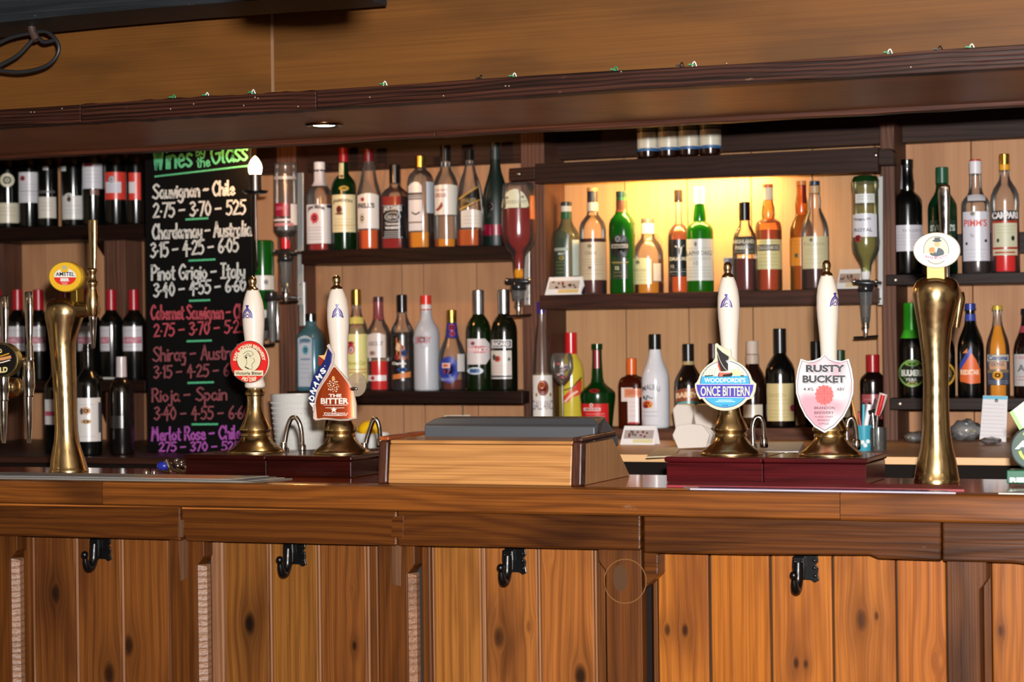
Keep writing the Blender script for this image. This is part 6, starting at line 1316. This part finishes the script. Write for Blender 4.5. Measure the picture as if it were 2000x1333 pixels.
zz = shelf_z('AU', P(1430, 565, 1.97).x)+.0005; box('carton_side', P(1411, 560, 1.97).x, P(1437, 560, 1.97).x, 1.985, 2.045, zz, zz+65/630, paint('#8c8e98', .5), t); box('carton_front', P(1437, 560, 1.97).x+.0005, P(1450, 560, 1.97).x, 1.984, 2.045, zz, zz+65/630, paint('#c0b488', .5), t)
box('carton_picture', P(1421, 560, 1.97).x, P(1436, 560, 1.97).x, 1.9835, 1.9845, zz+48/630, zz+62/630, paint('#4c4c58', .5), t, bev=0)
# ---- alcove, lower shelf
G6 = 'liqueur bottles on the low alcove shelf'
b = B('tall tapering clear liqueur bottle with a violet cap and an oval brown emblem', 1059, 590, 48, 'gal', 'AL', d=.0, group=G6).body(CLR).liq(glass('#c8a870', 0, .4), 728).cap(paint('#3a2478', .3, 0, .4), 590, 613, 9)
b.lab(1041, 733, 1077.5, 838, '#d8d6d0').oval(1060, 758, 10.5, 15.5, '#7a3420', sub=True).em(1058, 752, 5, 8, '#b85c28').txt('GALLIANO', 1040, 782, 1078, 800, '#6a5470', .0).em(1048, 771, 2, 4, '#a88a50').em(1073, 771, 2, 4, '#a88a50')
b = B('yellow advocaat bottle with a red cap and a slanting red label', 1116, 650, 50, [(0, .9), (.01, .98), (.025, 1), (.55, 1), (.62, .96), (.68, .84), (.73, .62), (.77, .46), (.8, .41), (1, .4)], 'AL', group=G6, d=.11).body(paint('#d0bc3c', .2, 0, .5)).cap(paint('#c81c20', .25, 0, .5), 650, 692, 10)
b.wrap(sliced([(1100, 788), (1100, 775), (1113, 762), (1124, 752), (1132, 738), (1136, 745), (1134, 770), (1118, 776), (1108, 786)]), paint('#d8442c', .4), 'paper_label'); b.wrap(d_line([(1102, 762), (1116, 757), (1128, 745), (1135, 738)], 2.2), paint('#2c2018', .5), 'label_band'); b.wrap(d_line([(1104, 784), (1114, 773), (1126, 765)], 4), paint('#ecc8b0', .5), 'label_band')
b.lines(1096, 1134, (804, 812), '#b8a030')
b = B('shouldered green liqueur bottle with a red shield label', 1167, 672, 70, 'tuer', 'AL', group=G6, d=.03).body(glass('#12541c', .6, .4)).liq(glass('#0c2c10', 0, .6), 760).lab(1161, 684, 1171, 720, '#8c2030', 'neck_label').oval(1161, 763, 10, 4, '#901c20').lab(1135, 788, 1187, 833, '#c81e22').em(1155, 791, 3.5, 4, '#e0c8c0').bar(1141, 796, 1172, 802, '#e4d4d0').txt('CREME DE MENTHE', 1143, 797, 1170, 801, '#a03030', .06).lines(1146, 1180, (808, 813), '#e89c94', 1)
b = B('square dark amber liqueur bottle with an orange cap and a white ribbon label', 1234, 700, 48, [(0, .93), (.01, .98), (.02, 1), (.62, 1), (.68, .93), (.72, .78), (.75, .52), (.76, .42), (1, .4)], 'AL', group=G6, n=5).body(glass('#5a1c08', .4, .5)).liq(paint('#1c0804', .1), 722).cap(paint('#d8621c', .3, 0, .5), 700, 732, 10.5)
b.lab(1214, 757, 1236, 784, '#d8c8c0', rough=.4).lab(1220, 759, 1252, 776, '#d08a64').txt('COINTREAU', 1222, 762, 1250, 771, '#c05030', .02).lab(1226, 776, 1247, 826, '#e0d4d4').bar(1227, 824, 1246, 827.5, '#b02828').lines(1229, 1244, (786, 794, 802, 812), '#c0b0b0')
b = B('white coconut rum bottle with a black cap and an orange sun emblem', 1280, 653, 55, [(0, .9), (.01, .97), (.03, 1), (.50, 1), (.56, .97), (.62, .84), (.68, .66), (.74, .52), (.82, .42), (1, .36)], 'AL', group=G6, d=.02).body(paint('#d9dbe2', .16, 0, .5)).cap(blackp, 653, 683, 9.5)
b.txt('MALIBU', 1255, 755, 1288, 766, '#50505c', .01, arc=5).em(1265, 789, 9.5, 7, '#d86428').em(1262, 793, 6, 4, '#a82820').em(1270, 792, 4, 4, '#e8a030').poly([(1256, 776), (1262, 770), (1270, 774), (1276, 778), (1266, 778), (1263, 783)], '#3c3c40').lines(1256, 1284, (804, 812, 830), '#8c8c9c')
b = B('dark cream liqueur bottle with a copper and blue label above the paper filters', 1345, 672, 56, [(0, .9), (.01, .98), (.03, 1), (.50, 1), (.56, .96), (.62, .82), (.68, .62), (.73, .46), (.78, .38), (1, .36)], 'AL', group=G6, d=.02).body(paint('#120a08', .17, 0, 0, .9)).cap(blackp, 672, 706, 9.5).band(paint('#a89468', .4), 706, 713)
b.lab(1320, 763, 1372, 784, '#8c4c30', arch=5).txt('BAILEYS', 1321, 768, 1366, 779, '#e8c8a0', .05, arc=3).lab(1324, 786, 1370, 800, '#5aa0a0', arch=3)
b = B('dark bottle mostly hidden by the boat shaped pump clip', 1394, 671, 44, 'tall', 'AL', group=G6, d=.08).body(BRN).cap(paint('#3a1418', .3, 0, .4), 671, 700, 8.5)
b.lab(1374, 760, 1412, 810, '#a89878')
b = B('dark brown bottle with a tall pale cork stopper between the right pumps', 1470, 666, 54, [(0, .9), (.01, .98), (.03, 1), (.45, 1), (.55, .93), (.62, .78), (.70, .52), (.76, .42), (1, .38)], 'AL', group=G6, d=.04).body(BRN).cap(paint('#c4b4a4', .6), 666, 692, 12).cap(paint('#b8a494', .5), 693, 711, 10, 'neck_label')
b.lab(1452, 790, 1488, 815, '#cfc4b4')
b = B('black sherry bottle with a long neck and a cream label with a red seal', 1524, 642, 58, [(0, .9), (.01, .98), (.02, 1), (.52, 1), (.58, .97), (.64, .84), (.69, .62), (.73, .44), (.77, .38), (.92, .36), (.93, .42), (.99, .42), (1, .38)], 'AL', group=G6, d=.02).body(BLK).cap(paint('#101014', .3, 0, .3), 642, 690, 10.5)
b.lab(1498.5, 749, 1549, 822, '#cdbd88').em(1546, 797, 5, 7, '#a83c5c').txt('SANDON', 1502, 768, 1534, 776, '#a8985c', 0).lines(1503, 1540, (781, 788, 801, 808, 814), '#b0a068')
b = B('dark bottle with a gold banded black cap behind the pink shield clip', 1595, 667, 46, 'tall', 'AL', group=G6, d=.07).body(BRN).cap(blackp, 667, 702, 10.5).cap(gm, 675, 679, 10.9, 'gold_band'); b.lab(1575, 760, 1600, 815, '#a08060')
b = B('green bottle whose neck shows right of the pink shield pump handle', 1641, 684, 46, 'tall', 'AL', group=G6, d=.08).body(DGR).cap(paint('#1c3a1c', .4), 684, 705, 8.5); b.lab(1625, 760, 1660, 815, '#a8a080')
b = B('dark wine bottle with a red capsule beside the right post, behind the pens', 1705, 693, 50, 'bord', 'AL', group=G6, d=.10).body(paint('#140a0a', .17, 0, 0, .9)).cap(paint('#a01a20', .3, 0, .4), 693, 727, 10); b.lab(1684, 770, 1722, 818, '#a04a50').lines(1688, 1718, (780, 790), '#d0a0a0')
# ---- right upper shelf
G7 = 'spirit bottles on the upper right shelf'
b = B('black port bottle with a wide white label and a pale strip down its neck', 1773, 312, 56, 'port', 'RU', group=G7).body(BLK).cap(paint('#121214', .3, 0, .3), 312, 330, 10).lab(1757, 324, 1764, 370, '#a8a4b0', 'neck_strip')
b.lab(1748, 441, 1800, 492, '#c6c2ca').txt("TAYLOR'S", 1762, 449, 1797, 455, '#8c8c98', .02).lines(1753, 1794, (461, 466, 473, 479), '#a4a0b0')
b = B('green ginger wine bottle behind the chrome lever of the right brass font', 1841, 327, 56, 'tall', 'RU', group=G7, d=.06).body(glass('#114a2a', .6, .5)).liq(paint('#0c2216', .2), 430).cap(paint('#1c5238', .35, 0, .3), 327, 358, 10.5)
b.lab(1817, 432, 1866, 470, '#16382a').txt("STONE'S", 1818, 440, 1864, 453, '#c0ccc4', .05).txt('GINGER', 1821, 460, 1858, 468, '#b8a050', .03)
b = B('fruit cup bottle with a white and red cap and a tall white label', 1906, 312, 54, [(0, .92), (.01, .98), (.02, 1), (.60, 1), (.63, .96), (.66, .82), (.69, .60), (.72, .50), (.76, .45), (1, .38)], 'RU', group=G7, n=2.6).body(CLR).liq(glass('#2a0606', 0, .75), 512).cap(paint('#dcd8dc', .35), 315, 340, 11).cap(paint('#c02838', .35), 312, 315, 10.5, 'cap_top').lab(1891, 383, 1924, 394, '#ccc8cc', 'shoulder_label', arch=2)
b.lab(1882, 415, 1931, 511, '#cfcdd6').txt("PIMM'S", 1884, 430, 1926, 444, '#c84840', .02).em(1900, 419, 5, 5, '#a8a098').txt('No', 1896, 457, 1902, 465, '#5c5c60', .0).em(1889, 477, 2, 3, '#3c3c40').em(1923, 472, 2.4, 3, '#3c3c40').lines(1886, 1928, (489,), '#b0acb8').lines(1890, 1924, (497, 503), '#b8b4c0')
b = B('bitter liqueur bottle with a gold cap, bright red liquid and a cream and red label', 1963, 301, 56, [(0, .92), (.01, .98), (.02, 1), (.50, .96), (.60, 1), (.66, .94), (.71, .78), (.75, .56), (.78, .40), (.82, .33), (1, .31)], 'RU', group=G7, d=.04).body(CLR).liq(glass('#ff0408', 0, .85), 440).cap(gm, 301, 322, 10).cap(paint('#e0a020', .4), 321, 333, 10.2, 'cap_band')
b.lab(1938, 413, 1988, 431, '#26201e').txt('CAMPARI', 1939, 415, 1986, 429, '#e0dcdc', .06); b.lab(1939.5, 432.5, 1985, 501, '#a83020').bar(1941, 437, 1984, 484, '#c8c6a8').bar(1941, 488, 1984, 500, '#c8c0a0').bar(1944, 493, 1980, 496, '#b03828').em(1950, 471, 2.5, 4, '#50504c').em(1976, 467, 3, 5, '#30302c').lines(1946, 1979, (444, 450, 456), '#b0ae90')
# ---- right lower shelf: beers
G8 = 'bottled beers on the lower right shelf'
b = B('dark beer bottle with lime green foil and a green oval label', 1781, 592, 50, 'beer', 'RL', group=G8).body(BLK).cap(paint('#2c9a1c', .35, .2), 592, 645, None, 'foil').band(paint('#3ca824', .4), 644, 661, 'neck_label').oval(1781, 729, 25, 27, '#7aa850').oval(1781, 729, 22, 24, '#182018', sub=True).txt('BULMERS', 1761, 722, 1800, 735, '#cfd4c8', .06).txt('PEAR', 1770, 738, 1790, 745, '#b0b4a8', .03).em(1781, 711, 13, 4, '#78a848').em(1781, 749, 10, 3, '#a0a050')
b = B('dark beer bottle with a yellow rimmed label, half behind the right brass column', 1840, 600, 50, 'beer', 'RL', group=G8).body(BLK).cap(paint('#7a6a20', .4), 600, 612, 9.5).oval(1840, 731, 24, 25, '#c8982c').oval(1840, 731, 20, 21, '#202420', sub=True).txt('CIDER', 1826, 724, 1854, 736, '#c8c4b0', .05)
b = B('dark ale bottle with a blue cap, blue neck label and an orange flame label', 1896, 593, 51, 'beer', 'RL', group=G8).body(BLK).cap(paint('#2c3c84', .35, .2), 593, 604, 10.5, ring=True).band(paint('#30449c', .4), 614, 627)
b.last = b.wrap(sliced([(1876, 745), (1876, 722), (1884, 706), (1892, 690), (1897, 689), (1906, 704), (1913, 722), (1913, 748), (1895, 750)]), paint('#d8642c', .45), 'paper_label'); b.wrap(sliced([(1875, 712), (1884, 696), (1897, 676), (1898, 688), (1888, 704), (1876, 724)]), paint('#3448a0', .45), 'label_band', b.last); b.poly([(1881, 690), (1890, 680), (1890, 690)], '#d87c3c'); b.txt('REDSTAR', 1877, 722, 1911, 732, '#f0c8a8', .06)
b = B('clear lager bottle with golden beer and a dark blue and cream label', 1949, 597, 45, 'beer', 'RL', group=G8).body(CLR).liq(glass('#ffa000', 0, .9), 637).cap(paint('#c8a83c', .4, .2), 597, 604, 9.5, ring=True)
b.lab(1929, 692, 1969, 752, '#3c4454').bar(1930, 693, 1968, 706, '#c0b8a4').txt('Corona', 1931, 694, 1966, 704, '#34508c', .04).bar(1934, 707, 1964, 722, '#c89870').txt('EXTRA', 1937, 709, 1960, 715, '#4c5c80', .02).em(1948, 733, 9, 9, '#d89420').lines(1933, 1966, (744, 748), '#8c90a0').lines(1931, 1967, (724, 727), '#c8a860')
b = B('dark beer bottle with a white label and red neck band at the right edge', 2005, 603, 50, 'beer', 'RL', group=G8).body(paint('#16090a', .17, 0, 0, .9)).cap(paint('#14181c', .35, .2), 603, 614, 10).band(paint('#9c3c44', .4), 637, 650).lab(1982, 692, 2028, 754, '#bcb8b8').lines(1985, 2024, (697, 700, 736, 742), '#b06068', 1.4).txt('ALE', 1988, 712, 2020, 726, '#6a6a70', .03)
# ---- four small bottles on the alcove beam
G9 = 'small beer bottles on the alcove beam'
for i, (cx, ex_) in enumerate(((1265, 'leftmost of the four small cream labelled bottles on the alcove beam'), (1305.5, 'second from the left of the four small cream labelled bottles on the alcove beam'), (1345, 'third from the left of the four small cream labelled bottles on the alcove beam'), (1387, 'rightmost of the four small cream labelled bottles on the alcove beam'))):
    zb_ = P(1045, 320, 1.84).z+(P(1715, 287, 1.84).z-P(1045, 320, 1.84).z)*(cx-1045)/670+.002
    b = B(ex_, cx, 150, 41, 'beer', None, Y=1.875, Z=zb_, base=300, group=G9)
    y0 = b.by; b.body(paint('#1c0a06', .17, 0, 0, .9)).cap(gm, 150, 156, 8).lab(cx-20, y0-50, cx+20, y0-18, '#cfc8b4').bar(cx-20, y0-19, cx+20, y0-13, '#2c5c8c').lines(cx-16, cx+4, (y0-38, y0-34, y0-30), '#a8a890').lab(cx-20, y0-62, cx+20, y0-52, '#6a6440')
# ================================================================ upturned optic bottles
def optic(cx, ytop, ybot, w, prof, Y, lab, glassm, liqm, yliq, cup, ym, yb, plate, dec):
    """prof in fractions from the upturned base (top) down to the mouth"""
    c = P(cx, (ytop+ybot)/2, Y); s = S(c); zt = P(cx, ytop, Y).z; H = (ybot-ytop)/s
    t = thing('optic_bottle', Vector((c.x, Y, zt-H)), lab, 'bottle')
    R = w/2/s; pr = [(-z*H, r*R) for z, r in prof][::-1]
    top = Vector((c.x, Y, zt)); lathe('glass_body', top, pr, glassm, t, 36, sharp=30)
    k = (yliq-ytop)/(ybot-ytop)
    def rr(z):
        for (a, b_), (c_, d_) in zip(prof, prof[1:]):
            if z <= c_: return R*(b_+(d_-b_)*(z-a)/max(1e-6, c_-a))
        return R*prof[-1][1]
    zs = sorted({k, .985}|{z for z, _ in prof if k < z < .985}); lathe('liquid', top, [(-z*H, max(.001, rr(z)-.0016)) for z in zs][::-1], liqm, t, 32, sharp=30)
    # reuse the label wrapper of the bottles
    q_ = Bottle.__new__(Bottle); q_.Y = Y; q_.cx = cx; q_.c = Vector((c.x, Y, zt-H)); q_.s = s; q_.by = ybot; q_.H = H; q_.R = R; q_.n = 2; q_.w = w
    q_.prof = [(1-z, r) for z, r in prof][::-1]; q_.vd = Vector((CAM.x-c.x, CAM.y-c.y, 0)).normalized(); q_.vr = Vector((-q_.vd.y, q_.vd.x, 0))
    q_.tab = [(a, math.sin(math.radians(a))) for a in range(-88, 89, 2)]; q_.mx = q_.tab[-1][1]; q_.t = t; q_.last = None; q_.k = 0
    dec(q_)
    # the measure below
    o = thing('spirit_optic', P(cx, ym, Y), cup[0], 'spirit measure')
    turn('stopper', cx, Y, [(ybot-8, cup[2]), (ybot+14, cup[2]*.9), (ybot+16, 6)], cup[1], o, 24)
    turn('measure_head', cx, Y, [(ybot+16, 9), (ybot+24, 14), (ybot+34, 16), (ybot+38, 15), (ybot+40, 12)], paint('#2a2a2c', .2, .3), o, 24)
    turn('measure_chamber', cx, Y, [(ybot+40, 13), (ybot+56, 11), (yb-34, 8), (yb-26, 6)], glass('#d4d8da', .5, .12), o, 24)
    turn('chrome_valve', cx, Y, [(yb-40, 5), (yb-28, 7), (yb-20, 7.5), (yb-18, 4.5), (yb-4, 4), (yb, 5)], chrome, o, 20)
    a, b_ = P(cx-24, yb, Y-.005), P(cx+24, yb-3, Y-.005); tube('push_bar', [a, P(cx, yb-1, Y), b_], .0035, blackp, o, 8, sm=False)
    tube('clamp_arm', [P(cx-24, ybot+20, Y-.01), P(cx, ybot+22, Y-.014), P(cx+22, ybot+22, Y+.0)], .007, paint('#303032', .25, .4), o, 10, sm=False)
    for sx in (-23, 20): v, f = ballv(P(cx+sx, ybot+19, Y-.016), .006); mk('clamp_knob', v, f, chrome, o, smooth=True)
    x0, x1, y0, y1 = plate; yp = 1.895
    prism('back_plate', [(x0, y0), (x1, y0-.5), (x1, y1), (x0, y1)], yp-.004, .003, paint('#b8bab8', .3, .5), o, bev=.0005)
    p0 = P((x0+x1)/2, ybot+22, yp-.004); tube('bracket_rod', [P(cx+18, ybot+22, Y), Vector((p0.x, yp-.005, p0.z))], .006, paint('#3a3a3c', .3, .4), o, 10, sm=False)
    for yy in (y1-12, y1-40): v, f = ballv(P((x0+x1)/2, yy, yp-.006), .0028, 1, .5, 1, 8, 6); mk('plate_screw', v, f, paint('#404040', .4), o, smooth=True)
    return t
vod = [(0, .80), (.01, .86), (.03, .88), (.11, .88), (.125, .92), (.14, .92), (.6, .95), (.80, 1), (.86, .97), (.91, .74), (.94, .46), (.96, .42), (1, .40)]
YQ = 1.80
optic(558, 319, 472, 48, vod, YQ, 'upturned clear vodka bottle with a red label in a wall optic', CLR, glass('#dcdcdc', 0, .15), 430, ('clear spirit optic under the upturned vodka bottle', paint('#c01c28', .3, 0, .4), 10), 515, 592, (581, 592, 338, 596),
      lambda q_: (q_.lab(538, 398, 564, 424, '#8c1c34'), q_.lab(567, 400, 579, 441, '#d8d8d8'), q_.lab(536, 429, 574, 433, '#d8d0d8'), q_.txt('SMIRNOFF', 540, 404, 562, 412, '#b05870', .03), q_.lab(537, 437, 572, 443, '#b87880'), q_.lab(538, 346, 577, 352, '#a8a8a8')))
rum = [(0, .62), (.01, .84), (.04, .90), (.12, .94), (.25, .98), (.45, 1), (.58, 1), (.68, .94), (.76, .72), (.81, .46), (.85, .36), (.93, .33), (1, .31)]
optic(1013, 357, 528, 68, rum, YQ-.02, 'upturned rum bottle with dark red spirit and a fan shaped cream label', CLR, glass('#a40804', 0, .75), 409, ('spirit optic with an amber stopper under the upturned dark rum bottle', paint('#d8901c', .35), 9), 560, 618, (1024, 1034, 440, 596),
      lambda q_: (setattr(q_, 'last', q_.wrap(sliced([(981, 405), (982, 395), (987, 383), (996, 374), (1006, 371), (1015, 373), (1024, 381), (1030, 392), (1033, 404), (1028, 408), (985, 408)]), paint('#d8d4b4', .45), 'paper_label')), q_.txt('WOODS NAVY', 985, 393, 1029, 400, '#98947c', .02), q_.em(992, 388, 3, 3, '#a8a48c'), q_.em(1021, 387, 3, 3, '#a8a48c'), q_.lab(1034, 384, 1043, 430, '#d8602c', rough=.3)))
gin = [(0, .5), (.01, .80), (.05, .96), (.12, .98), (.16, .92), (.4, .92), (.62, .96), (.70, 1), (.78, .93), (.85, .7), (.90, .48), (.94, .38), (1, .36)]
optic(1691, 343, 531, 54, gin, YQ-.0, 'upturned pale white wine bottle with a green base and white labels in a wall optic', glass('#dfe6c4', .5, .08), glass('#d8c050', 0, .4), 462, ('spirit optic with a white stopper beside the right post', paint('#dedede', .4), 9), 575, 660, (1715, 1724, 345, 596),
      lambda q_: (q_.band(glass('#1c4a1c', .3, .5), 345, 356, 'green_base'), q_.lab(1672, 380, 1708, 398, '#c8ccc8'), q_.lines(1675, 1705, (385, 390), '#8c9090'), q_.lab(1667, 420, 1711, 464, '#cfcfd6', arch=2), q_.txt('VERMOUTH', 1668, 426, 1700, 431, '#4c4c5c', .03, arc=-2), q_.txt('ROYAL', 1670, 447, 1703, 454, '#686874', .03), q_.em(1677, 467, 6.5, 7, '#901c24')))
optic(513, 470, 606, 45, [(0, .82), (.02, .97), (.05, 1), (.70, 1), (.80, .9), (.88, .6), (.93, .42), (1, .38)], YQ+.01, 'upturned green bottle with a white label between the chalk menu and the vodka optic', glass('#1b8a26', .6, .35), glass('#0f5a18', 0, .5), 500, ('spirit optic under the upturned green bottle', paint('#e0e0e0', .3), 9), 622, 676, (523, 531, 560, 640),
      lambda q_: (q_.lab(491, 539, 534, 567, '#d0d0cc'), q_.em(519, 552, 5, 6, '#a8a8ac')))
# lower twin optic half behind the left pump
o = thing('spirit_optic', P(534, 620, 1.73), 'second spirit optic hanging below, half behind the red clip pump handle', 'spirit measure')
turn('measure_chamber', 532, 1.73, [(585, 10), (600, 11), (625, 9), (650, 6), (668, 5)], glass('#d4d8da', .5, .15), o, 20); turn('chrome_valve', 542, 1.73, [(590, 4), (600, 5.5), (640, 5.5), (665, 4)], chrome, o, 16); turn('measure_head', 530, 1.73, [(570, 12), (585, 14), (590, 10)], paint('#2a2a2c', .2, .3), o, 20)
tube('bracket_rod', [P(530, 580, 1.73), P(530, 580, 1.73)+Vector((.0, .204, 0))], .006, paint('#3a3a3c', .3, .4), o, 10, sm=False); bx_ = P(530, 580, 1.73); box('back_plate', bx_.x-.010, bx_.x+.010, 1.935, 1.9485, bx_.z-.09, bx_.z+.05, paint('#b8bab8', .3, .5), o)
# wine glass of sweets in front of the advocaat
YGz = 1.72
gs_ = wt(1100, 884, YGz); s = S(gs_); zt = P(1100, 690, YGz).z-WZ
t = thing('wine_glass', gs_, 'stemmed wine glass of wrapped sweets between the violet and red capped bottles', 'glass')
lathe('glass_shell', gs_, [(0, 20/s), (.002, 20/s), (.004, 4/s), (.01, 2.6/s), (zt-62/s, 2.6/s), (zt-58/s, 8/s), (zt-48/s, 17/s), (zt-30/s, 22/s), (zt-10/s, 21/s), (zt, 18/s)], glass('#f4f4f2', .2, .04), t, 32, open_top=True)
r = random.Random(5)
for k in range(16):
    a = r.uniform(0, 6.28); q_ = r.uniform(0, 12)/s; z = zt-r.uniform(20, 48)/s; v, f = ballv((gs_.x+q_*math.cos(a), YGz+q_*math.sin(a), WZ+z), .006, 1.2, 1, .7, 8, 5)
    mk('sweet', v, f, paint(r.choice(['#b03040', '#d8d8e4', '#6070a8', '#404458', '#c8a8a8']), .3), t, smooth=True)
